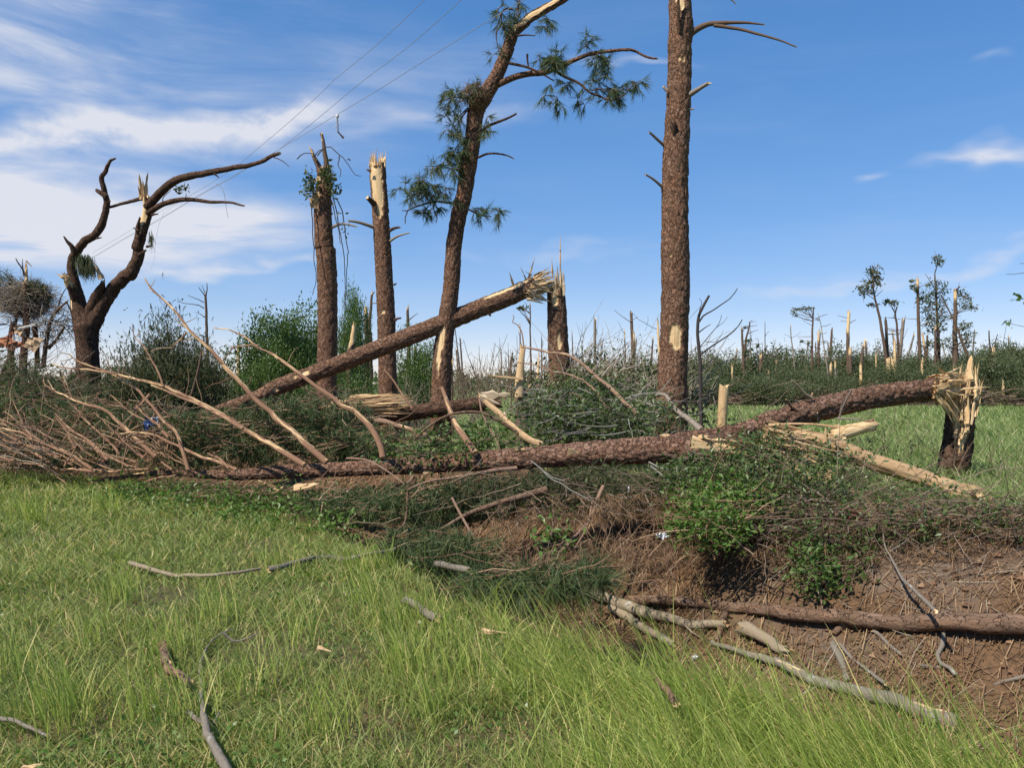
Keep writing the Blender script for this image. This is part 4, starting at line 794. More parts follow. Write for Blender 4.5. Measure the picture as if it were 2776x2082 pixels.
# ------------------------------------------------------------------ the long log in front
dA = (8.9, 9.6, 10.6, 11.6, 12.6, 13.2)
base = ground_pt('q1 800,1560', 10.6)
fa = thing('fallen_pine', 'long brown fallen pine trunk lying across the foreground with stripped branches at its left end', 'fallen tree', base, 'fallen pines')
specA = 'q2 1470,1360 1300,1352 1100,1348 900,1352 700,1362 500,1372 300,1385 100,1400 | q1 1600,1415 1400,1425 1200,1440 1000,1452 800,1462 600,1472 400,1482 200,1492 0,1502 | q0 1500,1512 1300,1508 1100,1500 900,1508 720,1535 560,1572'
mb = MB(); C, T, r = tube(mb, W(specA, dA), np.r_[rad(np.r_[150, 168, 172, 170, 165, 160, 152, 142], 9.3), rad(np.r_[130, 118, 108, 102, 100, 98, 96, 92, 84], 10.9), rad(np.r_[62, 46, 38, 32, 26, 16], 12.8)], 64, 0.03, bark=0.030, plate=(0.07, 0.12), seed=24, rough=0.035, jag=(0.25, 0.02),
     bare=[patch('q1 1090,1505', 10.0, 0.16, 0.05, 0.09), patch('q2 50,1400', 9.6, 0.2, 0.05, 0.16), patch('q2 370,1365', 9.3, 0.2, 0.03, 0.15), patch('q2 1180,1270', 9.0, 0.2, 0.05, 0.3), patch('q1 810,1470', 10.6, 0.16, 0.03, 0.04), patch('q0 1620,1535', 11.8, 0.1, 0.05, 0.1), patch('q0 1250,1525', 12.3, 0.08, 0.03, 0.3), patch('q0 750,1520', 13, 0.06, 0.03, 0.5), patch('q0 900,1500', 13, 0.06, 0.03, 0.4)])
part('trunk', mb, [M['log_bark'], M['wood']], fa)
STRIP = [('q1 800,1400 790,1340 740,1240 640,1120 500,1030 380,940 240,845 100,750 0,690 | q0 1600,640 1500,590 1450,575 1380,565', (10.6, 11.6), 42, 8),
  ('q1 440,1430 300,1310 180,1200 80,1110 0,1050 | q0 1560,930 1450,820 1340,700 1220,590 1130,470 1060,400 960,300 930,255', (11.2, 12.3), 44, 12),
  ('q1 300,1450 150,1360 0,1270 | q0 1550,1200 1400,1110 1250,1030 1100,960 950,915 800,885 650,850 500,835 390,820 330,800', (11.4, 13.2), 38, 9),
  ('q0 1560,1215 1420,1130 1280,1060 1100,985 970,935', (11.6, 12.3), 26, 14), ('q0 1210,1480 1170,1350 1120,1240 1030,1130 930,1020 860,950 780,900 660,840 520,790 440,740', (12.2, 13.2), 28, 9),
  ('q0 1000,1395 880,1280 780,1190 690,1110 600,1070 480,1030 380,980 300,940 288,905', (12.6, 13.4), 32, 9), ('q0 1050,945 1010,830 930,700 860,620', (12.4, 12.7), 16, 7), ('q0 795,1430 740,1340 650,1250 560,1170 490,1080 400,860', (12.9, 13.4), 18, 6),
  ('q0 690,1415 600,1320 480,1240 370,1140 355,1120', (13, 13.5), 22, 10), ('q0 620,1495 500,1410 380,1350 300,1320 150,1250 0,1215 -120,1190', (13.0, 13.6), 26, 12), ('q0 370,1475 250,1390 120,1320 0,1275 -100,1240', (13.2, 13.7), 24, 12),
  ('q0 440,1580 380,1530 310,1470 220,1400', (13.1, 13.5), 12, 8), ('q0 485,1348 450,1280 430,1240 360,1140', (13.2, 13.4), 20, 9), ('q0 280,1300 320,1220 355,1140', (13.3, 13.4), 12, 7), ('q0 1520,1480 1400,1430 1280,1390 1150,1330 1000,1270 880,1240 780,1240', (12.0, 12.8), 26, 14),
  ('q0 620,1490 560,1485 450,1478 330,1480', (13.0, 13.3), 28, 18), ('q0 960,1475 800,1480 640,1490 470,1430 330,1340', (12.8, 13.3), 22, 12), ('q0 1130,1518 1040,1530 980,1545 930,1562', (12.5, 12.6), 22, 12), ('q0 470,1450 300,1370 130,1300 60,1215 0,1140', (13.2, 13.6), 16, 9),
  ('q0 540,1440 400,1390 280,1330 180,1200 150,1110', (13.3, 13.7), 14, 6), ('q0 250,1290 170,1220 100,1150 20,1100', (13.5, 13.8), 14, 7), ('q0 330,1485 230,1450 120,1430', (13.3, 13.6), 18, 10), ('q0 920,1400 850,1350 770,1300', (12.7, 12.9), 18, 12), ('q0 1470,1470 1420,1420 1330,1380', (12.0, 12.3), 18, 10),
  ('q0 1080,1270 1000,1190 940,1130 870,1070', (12.5, 12.9), 16, 9), ('q0 930,1160 860,1120 790,1070 700,990', (12.8, 13.2), 12, 7), ('q0 860,1100 960,1000', (13.2, 13.4), 22, 16), ('q0 1200,595 1160,640 1130,660 1100,700', (12.1, 12.2), 14, 6), ('q0 1659,680 1580,680 1510,690 1460,740 1400,800', (11.4, 11.8), 14, 5), ('q0 620,1060 625,980 635,930', (13.2, 13.2), 10, 5), ('q0 770,880 772,852', (13, 13), 8, 5)]
stw = MB(); gs = np.random.default_rng(71)
for i_, (s, dd, a, b) in enumerate(STRIP):
    Cs, _ = spline(W(s, dd), 0.1); nn_ = int(3 + len(Cs) * 0.22); A_ = along(Cs, 0.15 + 0.83 * gs.random(nn_)); tn = unit(Cs[-1] - Cs[0]); dr_ = unit(tn * (0.2 + 0.7 * gs.random((nn_, 1))) + gs.normal(0, 0.6, (nn_, 3)) + [0, 0, 0.12]); twigs(stw, A_, A_ + dr_ * (0.06 + 0.42 * gs.random((nn_, 1)) ** 2), 0.008, 0.004, 4, 4, 0.10, seed=i_)
    branch(fa, s, dd, a * 0.96, b * 0.85, 'stripped_branch', seed=200 + i_, sides=9 if a > 30 else 7, step=0.06, wob=0.03)
gf = np.random.default_rng(73)
for i_ in range(46):
    x0 = 30 + 1250 * gf.random(); y0 = 1250 + 220 * gf.random() + 0.02 * x0; ln_ = 130 + 330 * gf.random(); an = math.radians(118 + 52 * gf.random()) if gf.random() < 0.85 else math.radians(40 + 40 * gf.random()); bend_ = gf.normal(0, 0.16)
    q_ = [(x0 + ln_ * u_ * math.cos(an + bend_ * u_), y0 - ln_ * u_ * math.sin(an + bend_ * u_) * 0.75) for u_ in (0, .35, .7, 1.0)]; dq = 12.4 + 1.6 * gf.random() - (x0 / 1300) * 0.6
    branch(fa, 'q0 ' + ' '.join('%.0f,%.0f' % p_ for p_ in q_), (dq, dq + 0.5 * gf.random()), 8 + 9 * gf.random(), 5, 'stripped_branch', seed=500 + i_, sides=5, step=0.12, wob=0.03)
    Cs = W('q0 ' + ' '.join('%.0f,%.0f' % p_ for p_ in q_), dq); A_ = along(Cs, 0.3 + 0.6 * gf.random(3)); twigs(stw, A_, A_ + unit(gf.normal(0, 1, (3, 3)) + unit(Cs[-1] - Cs[0])) * (0.1 + 0.3 * gf.random((3, 1))), 0.006, 0.003, 3, 3, 0.1, seed=i_)
part('side_twigs', stw, M['red_twig'], fa, kind='stuff')
for s, dd, a, b, mm in [('q1 570,1405 680,1410 760,1440 850,1500 910,1550 960,1590', (10.8, 9.9), 14, 7, 'branch_bark'), ('q1 1659,1470 1520,1480 1430,1500 1330,1520 1230,1535 1100,1555 1000,1590 920,1620', (9.7, 9.2), 34, 12, 'branch_bark'), ('q1 1350,1515 1230,1560 1120,1580 1020,1620', (9.4, 9.2), 18, 8, 'branch_bark'),
                        ('r1 1659,60 1485,110 1350,150 1200,200 1080,270 980,330', (8.6, 8.4), 44, 18, 'red_bark'), ('r1 1115,105 1160,200 1210,290 1290,400 1380,440 1485,500 1560,570', (8.2, 7.6), 16, 20, 'branch_bark'), ('r2 500,40 470,110 440,180 400,250 330,340 250,420 150,490 60,525 -60,540', (8.2, 7.2), 26, 12, 'branch_bark'), ('r2 440,120 420,220 390,310 340,400', (8.1, 7.6), 16, 8, 'branch_bark'),
                        ('q1 960,1570 985,1540 1000,1520', 9.9, 30, 20, 'dull'), ('r1 860,80 855,180 840,260 790,310 730,340 660,320', (9.0, 8.7), 16, 8, 'red_bark'), ('r1 980,330 900,360 800,395', (8.5, 8.4), 14, 6, 'red_bark')]:
    branch(fa, s, dd, a * (k4 / k_ if s[0] == 'r' else 1), b * (k4 / k_ if s[0] == 'r' else 1), 'branch_bark' if mm == 'dull' else mm, seed=int(a * 7 + b), sides=9 if a > 30 else 7, wob=0.02)
for i_, (s, e_, w_, dd) in enumerate([('q1 0,1555', 'q1 150,1605', 0.05, 10.9), ('q1 80,1545', 'q1 20,1580', 0.04, 10.9), ('q1 230,1600', 'q1 390,1568', 0.10, 10.7), ('q1 160,1590', 'q1 80,1645', 0.035, 10.8), ('q1 320,1570', 'q1 150,1645', 0.03, 10.7), ('q1 100,1600', 'q1 200,1640', 0.03, 10.8), ('q1 1060,1500', 'q1 1120,1495', 0.06, 9.85),
                                      ('q2 -10,1350', 'q2 90,1352', 0.10, 9.4), ('q2 330,1358', 'q2 415,1372', 0.07, 9.1)]):
    mb = MB(); a, b = W(s, dd)[0], W(e_, dd)[0]; shard(mb, a, b - a, np.linalg.norm(b - a), w_, 0.4, seed=160 + i_, bend=0.02); part('splinter', mb, M['wood'], fa, smooth=False)
# torn wood at the thick end of the long log
for i_, (s, e_, w_, dd, mm) in enumerate([('q2 1125,1300', 'q2 1500,1380', 0.13, 8.55, 'wood'), ('q2 1160,1290', 'q2 1420,1300', 0.10, 8.6, 'wood'), ('q2 1170,1272', 'q2 1230,1262', 0.06, 8.6, 'wood'), ('q2 1350,1330', 'q2 1659,1455', 0.11, 8.5, 'dull_wood'), ('m8 1080,310', 'm8 1500,300', 0.12, 8.8, 'wood'), ('m8 1130,380', 'm8 1480,420', 0.12, 8.7, 'wood'), ('m8 980,590', 'm8 1280,700', 0.06, 8.3, 'wood'),
                                         ('m8 1100,520', 'm8 1560,690', 0.10, 8.5, 'dull_wood'), ('m8 1200,560', 'm8 1640,850', 0.09, 8.4, 'dull_wood'), ('m8 1400,760', 'm8 1720,900', 0.10, 8.2, 'dull_wood'), ('m8 1250,430', 'm8 1540,520', 0.10, 8.7, 'dull_wood'), ('m8 1350,470', 'm8 1620,600', 0.09, 8.6, 'wood'), ('m8 1680,720', 'm8 1690,860', 0.07, 8.6, 'dull_wood'), ('m8 1740,700', 'm8 1745,840', 0.06, 8.6, 'dull_wood'), ('m8 1600,660', 'm8 1610,780', 0.05, 8.6, 'dull_wood'),
                                         ('m8 900,380', 'm8 1160,480', 0.08, 8.6, 'wood')]):
    mb = MB(); a, b = W(s, dd + 0.1)[0], W(e_, dd - 0.1)[0]; shard(mb, a, b - a, np.linalg.norm(b - a) * 1.05, w_, 0.45, seed=180 + i_, bend=0.03, blunt=0.35 if i_ > 4 else 0.1, rings=6); part('torn_wood', mb, M[mm], fa, smooth=False)
a = W('m8 1020,330', 8.8)[0]; splinters(fa, a, (1, -0.15, -0.25), 0.26, 60, 0.3, 1.1, 0.02, 0.06, 0.22, 0, seed=15, mats=M['dull_wood'])

# ------------------------------------------------------------------ right stump and its fallen trunk
d = 10.9; base = ground_pt('q3 1200,1560', d)
sr = thing('pine_stump', 'short thick stump on the right with a torn fan of pale wood on top', 'stump', base, 'snapped stumps')
mb = MB(); pts = np.vstack([[W('q3 1195,1600', d)[0][0], d, base[2] - 0.1], W('q3 1200,1540 1215,1420 1238,1280 1248,1150 1252,1050', d)])
tube(mb, pts, rad([215, 195, 182, 172, 165, 158], d), 60, 0.025, bark=0.030, plate=(0.07, 0.11), seed=26, rough=0.035, jag=(0, 0.12), bare=[patch('q3 1222,1170', d, 0.2, 0.085, 0.22), patch('q3 1272,1190', d, 0.2, 0.07, 0.40), patch('q3 1262,1080', d, 0.2, 0.13, 0.22)])
part('trunk', mb, [M['dark_bark'], M['wood']], sr)
tp = W('q3 1270,1060', d)[0]
splinters(sr, tp, (0.10, -0.05, 1), 0.18, 110, 0.2, 0.66, 0.012, 0.034, 0.14, 10, seed=11, skew=1.6)
splinters(sr, tp + np.array([-0.02, -0.08, 0.18]), (-0.85, -0.25, 0.50), 0.14, 80, 0.2, 0.55, 0.012, 0.032, 0.24, 6, seed=12)
for i_, (s, e_, w_) in enumerate([('q3 1310,900', 'q3 1320,738', 0.10), ('q3 1300,1010', 'q3 1318,800', 0.09), ('q3 1330,980', 'q3 1356,925', 0.05), ('q3 1250,1280', 'q3 1285,1010', 0.10), ('q3 1270,1180', 'q3 1250,900', 0.12), ('q3 1285,1180', 'q3 1290,880', 0.13), ('q3 1300,1150', 'q3 1330,890', 0.11), ('q3 1260,1120', 'q3 1225,930', 0.10), ('q3 1310,1100', 'q3 1345,920', 0.08), ('q3 1275,1130', 'q3 1270,870', 0.10)]):
    mb = MB(); a, b = W(s, d - 0.22)[0], W(e_, d - 0.16)[0]; (shard(mb, a, b - a, np.linalg.norm(b - a), w_, 0.5, seed=220 + i_, bend=0.02, blunt=0.5) if i_ == 0 else bundle(mb, a, b, w_ * 1.2, 9, 220 + i_)); part('splinter', mb, M['wood'], sr, smooth=False, kind=None if i_ == 0 else 'stuff')
base = W('q2 1500,1300', 9.6)[0]
fb = thing('fallen_pine', 'fallen pine trunk sloping down left from the right stump, rough red-brown bark', 'fallen tree', base, 'fallen pines')
mb = MB(); C, T, r = tube(mb, W('q3 1120,955 1000,968 800,995 600,1030 400,1075 200,1125 0,1185 | q2 1500,1230 1350,1262 1150,1285 950,1300', (10.7, 10.2, 9.7, 9.35)), rad([132, 140, 142, 144, 146, 142, 134, 128, 118, 100, 80], 10.1), 64, 0.028, bark=0.036, plate=(0.07, 0.13), seed=28, rough=0.04, jag=(0.18, 0.1), bare=[patch('q3 270,1185', 9.8, 0.2, 0.06, 0.2), patch('q3 225,1060', 9.9, 0.2, 0.03, 0.05)])
part('trunk', mb, [M['log_bark'], M['wood']], fb)
a0 = unit(C[0] - C[4]); splinters(fb, C[0], a0, 0.21, 120, 0.18, 0.62, 0.014, 0.05, 0.20, 8, seed=13)
for i_, (s_, e_, w_) in enumerate([('q3 1080,975', 'q3 1240,1010', 0.09), ('q3 1105,985', 'q3 1262,1145', 0.10), ('q3 1120,970', 'q3 1270,1110', 0.09), ('q3 1060,980', 'q3 1245,930', 0.12), ('q3 1100,935', 'q3 1240,915', 0.10), ('q3 1120,900', 'q3 1262,868', 0.09), ('q3 1110,895', 'q3 1258,853', 0.07), ('q3 1090,1000', 'q3 1200,1040', 0.08), ('q3 1075,950', 'q3 1230,960', 0.10), ('q3 1130,1000', 'q3 1250,1190', 0.06)]):
    mb = MB(); a, b = W(s_, 10.5)[0], W(e_, 10.62)[0]; bundle(mb, a, b, w_ * 1.25, 9, 230 + i_); part('splinter', mb, M['wood'], fb, smooth=False, kind='stuff')
mb = MB(); a, b = W('q3 1160,865', 10.6)[0], W('q3 1095,812', 10.5)[0]; shard(mb, a, b - a, np.linalg.norm(b - a), 0.06, 0.5, seed=5, blunt=0.5); part('splinter', mb, M['wood'], fb, smooth=False)
for s, dd, a, b, mm in [('q3 470,1150 490,1080 520,1020 550,965', (9.7, 9.5), 16, 12, 'pale_snag_bark'), ('q3 460,1148 540,1150 620,1148', (9.7, 9.5), 14, 6, 'pale_snag_bark'), ('q3 300,1020 250,990 210,940 170,905', (9.9, 9.8), 22, 8, 'tan_bark'), ('q3 290,1020 300,990', 9.9, 24, 14, 'stripped_branch'), ('q3 200,1100 150,1060 130,1030', (9.8, 9.7), 22, 10, 'log_bark'), ('q3 340,1180 330,1110', (9.7, 9.6), 10, 8, 'grey_bark')]:
    branch(fb, s, dd, a, b, mm, 'broken_branch', seed=int(a * 5 + b))

# ------------------------------------------------------------------ debarked slab and chunk on the right
base = W('q3 900,1500', 9.0)[0]
sb = thing('stripped_log', 'pale barkless trunk sloping down right below the sloping log', 'log', base)
mb = MB(); tube(mb, W('q3 170,1245 300,1275 450,1330 600,1395 800,1465 1000,1530 1200,1595 1380,1645 | r3 1050,85 1180,110 1340,140', (9.4, 9.0, 8.4)), np.r_[rad([70, 92, 112, 118, 114, 108, 102, 96, 90, 84, 60], 8.9)], 44, 0.035, fibre=0.014, bark=0.0, seed=31, rough=0.12, jag=(0.3, 0.15), barek=1.0)
part('trunk', mb, [M['dull_wood'], M['wood']], sb)
mb = MB(); C = W('r3 1200,88', 8.38)[0]; tube(mb, np.array([C + [0, -.02, 0], C + [0, -.075, .01]]), [0.055, 0.03], 10, 0.03, seed=3, rough=0.2); part('knot', mb, [M['dark_bark'], M['dark_bark']], sb)
for i_, (s, e_, w_) in enumerate([('q3 385,1320', 'q3 385,1200', 0.09), ('q3 440,1330', 'q3 430,1250', 0.08), ('q3 180,1250', 'q3 60,1275', 0.08), ('q3 240,1240', 'q3 140,1245', 0.08), ('q3 470,1375', 'q3 540,1415', 0.03), ('q3 220,1290', 'q3 90,1300', 0.05)]):
    mb = MB(); a, b = W(s, 9.2)[0], W(e_, 9.15)[0]; shard(mb, a, b - a, np.linalg.norm(b - a), w_, 0.4, seed=240 + i_, bend=0.02); part('splinter', mb, M['wood'], sb, smooth=False)
base = W('q3 580,1230', 10.0)[0]; ck = thing('wood_chunk', 'broken chunk of split trunk lying between the two sloping trunks', 'log', base)
mb = MB(); tube(mb, W('q3 430,1270 520,1235 620,1208 695,1190', (9.9, 10.2)), rad([90, 84, 74, 66], 10), 22, 0.04, fibre=0.025, seed=33, rough=0.2, jag=(0.15, 0.06), bare=[(W('q3 560,1240', 9.8)[0], 0.22, 0.9)]); part('chunk', mb, [M['log_bark'], M['wood']], ck)
splinters(ck, W('q3 460,1265', 9.95)[0], (-1, 0, -0.2), 0.14, 16, 0.15, 0.4, 0.03, 0.06, 0.2, 4, seed=17)

# ------------------------------------------------------------------ poles, posts and broken stumps in the middle
base = W('q1 1390,1375', 10.4)[0]; o1 = thing('stripped_pole', 'pale stripped pole leaning left behind the long log', 'branch', base)
branch(o1, 'q1 1395,1375 1340,1290 1270,1190 1230,1080 1200,1000 1178,945', (10.4, 11.2), 46, 24, 'stripped_branch', 'pole', seed=302, sides=12)
base = W('q1 1659,1220', 11.0)[0]; o2 = thing('split_slab', 'grey torn slab of trunk leaning right, just right of the leaning stripped pole', 'log', base)
mb = MB(); tube(mb, W('q1 1420,1000 1480,1060 1540,1110 1600,1170 1680,1240 | q2 90,1290 150,1310', (12.4, 10.2)), rad([26, 44, 54, 54, 50, 44, 36], 11), 14, 0.05, fibre=0.012, seed=34, rough=0.2, jag=(0.2, 0.1), flat=0.6, barek=0.9); part('slab', mb, [M['dull_wood'], M['wood']], o2)
for i_, (s, e_, w_) in enumerate([('q1 1440,1010', 'q1 1620,985', 0.17), ('q1 1430,1010', 'q1 1560,1060', 0.12), ('q1 1580,1110', 'q1 1650,1250', 0.08)]):
    mb = MB(); a, b = W(s, 12.2)[0], W(e_, 12.0)[0]; shard(mb, a, b - a, np.linalg.norm(b - a), w_, 0.35, seed=260 + i_, bend=0.03); part('splinter', mb, M['grey_wood'], o2, smooth=False)
base = ground_pt('q2 40,1180', 14.0); o3 = thing('splintered_stump', 'shattered stump with a tall pale spike, left of the green brush heap', 'stump', base, 'snapped stumps')
mb = MB(); tube(mb, np.vstack([[W('q2 35,1180', 14)[0][0], 14, base[2] - 0.1], W('q2 35,1100 32,1000 30,950', 14)]), rad([92, 84, 80, 74], 14), 26, 0.04, bark=0.012, seed=36, rough=0.15, jag=(0, 0.25), bare=[patch('q2 15,1080', 14, 0.2, 0.1, 0.25), patch('q2 50,1000', 14, 0.2, 0.07, 0.3)]); part('trunk', mb, [M['snag_bark'], M['grey_wood']], o3)
for i_, (s, e_, w_) in enumerate([('q2 30,1000', 'q2 48,800', 0.09), ('q2 5,960', 'q2 15,850', 0.10), ('q2 50,960', 'q2 50,860', 0.10), ('q2 65,960', 'q2 125,895', 0.08), ('q2 60,970', 'q2 62,900', 0.07)]):
    mb = MB(); a, b = W(s, 13.9)[0], W(e_, 13.9)[0]; shard(mb, a, b - a, np.linalg.norm(b - a), w_, 0.5, seed=280 + i_, bend=0.02, blunt=0.55 if i_ == 0 else 0.2, rings=6); part('splinter', mb, M['wood'], o3, smooth=False)
mb = MB(); tube(mb, W('q2 15,1010 20,920 28,820 38,730 42,695', 13.85), rad([58, 54, 46, 38, 30], 13.9), 12, 0.04, fibre=0.02, seed=35, rough=0.12, jag=(0, 0.1), flat=0.5, barek=1); part('spike', mb, [M['wood'], M['wood']], o3)
mb = MB(); a, b = W('q2 40,895', 13.8)[0], W('q1 1458,870', 13.6)[0]; shard(mb, a, b - a, np.linalg.norm(b - a), 0.042, 0.6, seed=290, bend=0.01, blunt=0.4); part('splinter', mb, M['wood'], o3, smooth=False)
base = ground_pt('q2 1325,1230', 12.6); o4 = thing('barkless_post', 'short upright barkless post pitted with brown holes, in the meadow edge', 'stump', base, 'snapped stumps')
mb = MB(); tube(mb, np.vstack([[W('q2 1318,1260', 12.6)[0][0], 12.6, base[2] - 0.05], W('q2 1320,1200 1326,1080 1332,990 1334,940', 12.6)]), rad([58, 60, 62, 64, 60], 12.6), 22, 0.04, fibre=0.008, seed=37, rough=0.035, jag=(0, 0.05), barek=1.0); part('post', mb, [M['eaten_wood'], M['wood']], o4)
base = ground_pt('q2 1186,1200', 12.6); o5 = thing('bare_sapling', 'thin black leafless sapling with three forked branches, right of the tallest pine', 'tree', base)
mb = MB(); tube(mb, np.vstack([[W('q2 1188,1210', 12.6)[0][0], 12.6, base[2] - 0.05], W('q2 1186,1150 1184,950 1178,760 1166,640 1163,560 1170,490 1200,430 1222,390 1237,362', (12.6, 12.5))]), rad([26, 24, 24, 23, 21, 20, 18, 17, 16, 14], 12.6), 9, 0.06, seed=38, rough=0.12, wob=0.01, jag=(0, 0.04)); part('trunk', mb, [M['black_bark'], M['wood']], o5)
for s, dd, a, b in [('q2 1172,530 1200,490 1260,455 1320,415 1370,380 1400,345 1420,312', (12.5, 12.0), 12, 5), ('q2 1185,738 1230,700 1290,660 1350,620 1400,580 1430,550 1453,515', (12.5, 11.9), 13, 6), ('q2 1168,598 1205,570 1246,542', (12.5, 12.3), 10, 4), ('q2 1180,690 1220,640 1260,590 1300,540 1320,480', (12.5, 12.2), 7, 3), ('q2 1215,655 1270,660 1310,620 1330,580', (12.4, 12.2), 5, 2), ('q2 1290,560 1330,530 1355,495', (12.3, 12.2), 4, 2), ('q2 1168,490 1180,440 1195,400 1180,380', (12.5, 12.4), 6, 3)]:
    branch(o5, s, dd, a, b, 'black_bark', seed=int(a * 9 + b), sides=5)
branch(o3, 'C3 170,632 290,650 430,675 590,715 720,720 830,745 950,810 1100,920 1250,1060 1400,1180 1520,1290 1650,1430 1790,1560', (13.3, 11.4), 34, 52, 'branch_bark', k=PAN['C3'][2], seed=311, name='fallen_branch') if False else None
base = W('C3 1800,1560', 11.4)[0]; o6 = thing('fallen_branch', 'long arching brown branch crossing in front of the splintered stump', 'branch', base, 'branches over the brush heap')
l6_ = branch(o6, 'C3 1830,1600 1650,1430 1520,1290 1400,1180 1250,1060 1100,920 950,810 830,745 720,720 590,715 430,675 290,650 170,632', (11.2, 13.2), 62, 28, 'branch_bark', 'limb', k=PAN['C3'][2], seed=311, sides=9)
branch(o6, 'C3 210,640 195,520 170,400 120,320 45,280 60,240 70,210 50,180', (13.15, 13.3), 24, 12, 'branch_bark', 'twig', k=PAN['C3'][2], seed=312, parent=l6_)
base = W('C3 1400,1480', 11.8)[0]; o7 = thing('fallen_branch', 'lower thin brown branch curving over the green brush heap', 'branch', base, 'branches over the brush heap')
l7_ = branch(o7, 'C3 1430,1580 1340,1420 1240,1270 1120,1170 990,1080 850,1025 700,990 560,950 420,905 330,885 200,870 110,855', (11.5, 13.0), 38, 16, 'branch_bark', 'limb', k=PAN['C3'][2], seed=313, sides=8)
branch(o7, 'C3 1080,1390 1000,1330 900,1290 760,1250 650,1195 500,1170', (11.9, 12.6), 22, 10, 'branch_bark', 'twig', k=PAN['C3'][2], seed=314, parent=l7_)
base = W('C3 2200,1520', 11.9)[0]; o8 = thing('fallen_branch', 'pale grey lichen-covered branch at the foot of the tallest pine', 'branch', base, 'branches over the brush heap')
branch(o8, 'C3 2300,1570 2200,1510 2050,1470 1900,1420 1780,1380 1650,1370 1560,1365 1440,1395 1370,1430', (11.6, 12.2), 46, 14, 'grey_bark', 'limb', k=PAN['C3'][2], seed=315, sides=8)
branch(o8, 'C3 1930,1320 1800,1250 1700,1210 1600,1190 1480,1160', (12.2, 12.4), 26, 12, 'grey_bark', 'twig', k=PAN['C3'][2], seed=316)
branch(o8, 'q2 1190,1225 1120,1160 1050,1110 1000,1060 960,1000 920,990 890,1010', (10.6, 11.6), 44, 20, 'pale_snag_bark', 'limb', seed=317, sides=8)
base = W('q1 985,1080', 12.0)[0]; o9 = thing('thin_stick', 'thin pale stick leaning left against the yellow splintered wood', 'branch', base)
branch(o9, 'q1 990,1085 930,1000 870,910 812,838', (13.8, 14.0), 17, 10, 'stripped_branch', 'stick', seed=318)
base = W('q2 900,1250', 10.2)[0]; o10 = thing('fallen_branch', 'reddish curved branch arching over the meadow gap behind the long log', 'branch', base, 'branches over the brush heap')
branch(o10, 'q1 1000,1290 1060,1230 1150,1165 1260,1115 1380,1108 1480,1130 1580,1180 1659,1235', (10.8, 10.8), 14, 24, 'red_bark', 'limb', seed=319)
branch(o10, 'q1 1420,1020 1440,1120 1480,1200 1530,1290 1555,1360', (10.9, 10.5), 12, 12, 'branch_bark', 'twig', seed=320)

# ------------------------------------------------------------------ brush heaps
def lift(p, e=0.02): p = p.copy(); p[:, 2] = np.maximum(p[:, 2], gz(p[:, 0], p[:, 1]) + e); return p
def heap(name, label, cat, blobs, seed, ntw=200, tl=(0.3, 1.1), tr=0.007, tdir=(1, 0.3, 0.15), tmat='twig', nle=0, ls=0.06, lmat='scrub_leaves', nne=0, nl=0.17, nmat='pine_needles', flat=0.5, group=None, nw=0.007, ndir=(0, 0, -0.4), per=12, dense_tw=None):
    g = np.random.default_rng(seed); bl = [(W(s, d)[0], np.array(r)) for s, d, r in blobs]; wts = np.array([r.prod() for _, r in bl]) ** 0.7; wts /= wts.sum()
    base = bl[0][0].copy(); base[2] = gz1(base[0], base[1]); root = thing(name, label, cat, base, group)
    def pick(n, shell=0.5): i = g.choice(len(bl), n, p=wts); return np.array([bl[k][0] for k in i]) + ball(n, g, shell) * np.array([bl[k][1] for k in i])
    if ntw:
        A = lift(pick(ntw, 0.3)); dr = unit(np.array(tdir) * np.where(g.random((ntw, 1)) < 0.5, 1, -1) + g.normal(0, flat, (ntw, 3)) * np.array([1, 1, 0.6]))
        B = lift(A + dr * (tl[0] + (tl[1] - tl[0]) * g.random((ntw, 1)) ** 2)); mb = MB(); twigs(mb, A, B, tr * (0.6 + 0.9 * g.random(ntw)), tr * 0.35, 5, 3, 0.07, seed=seed); part('twigs', mb, M[tmat], root, kind='stuff')
    if nle:
        mb = MB(); nc = max(4, nle // 14); c = pick(nc, 0.8); L = lift(np.repeat(c, 14, 0) + g.normal(0, 1, (nc * 14, 3)) * ls * 1.7); leaves(mb, L, ls, seed=seed); part('leaves', mb, M[lmat], root, smooth=False, kind='stuff')
    if nne:
        mb = MB(); c = lift(pick(nne, 0.7), 0.04); needles(mb, c, g.normal(0, 1, (nne, 3)) + np.array(ndir), nl, nw, per, 0.7, 0.25, seed=seed); part('needles', mb, M[nmat], root, smooth=False, kind='stuff')
    return root

heap('brush_heap', 'dark green brush heap with leaves and needles in front of the tallest pine', 'brush', [('q2 360,1130', 11.8, (0.85, 0.6, 0.42)), ('q2 230,1200', 11.5, (0.45, 0.5, 0.28)), ('q2 520,1170', 11.6, (0.8, 0.6, 0.35)), ('q2 760,1190', 11.2, (0.7, 0.6, 0.32)), ('q2 400,1000', 12.4, (0.8, 0.5, 0.30)), ('q2 650,1040', 12.4, (0.7, 0.5, 0.28))], 401, 260, (0.3, 1.0), 0.007, nle=5200, ls=0.065, lmat='bank_leaves', nne=420, nmat='dark_needles', tmat='grey_twig', group='brush heaps')
heap('brush_heap', 'brown tangled brush behind the tallest pine\'s foot and the leaning branches', 'brush', [('q2 800,1000', 14.2, (1.0, 0.8, 0.55)), ('q2 560,950', 15.0, (1.2, 0.8, 0.5)), ('q2 1000,1080', 14.0, (0.8, 0.7, 0.35)), ('q2 400,900', 16.5, (1.0, 0.8, 0.5))], 402, 600, (0.4, 1.6), 0.008, (0.6, 0.2, 0.7), 'pale_twig', nle=2600, ls=0.08, lmat='scrub_leaves', group='brush heaps')
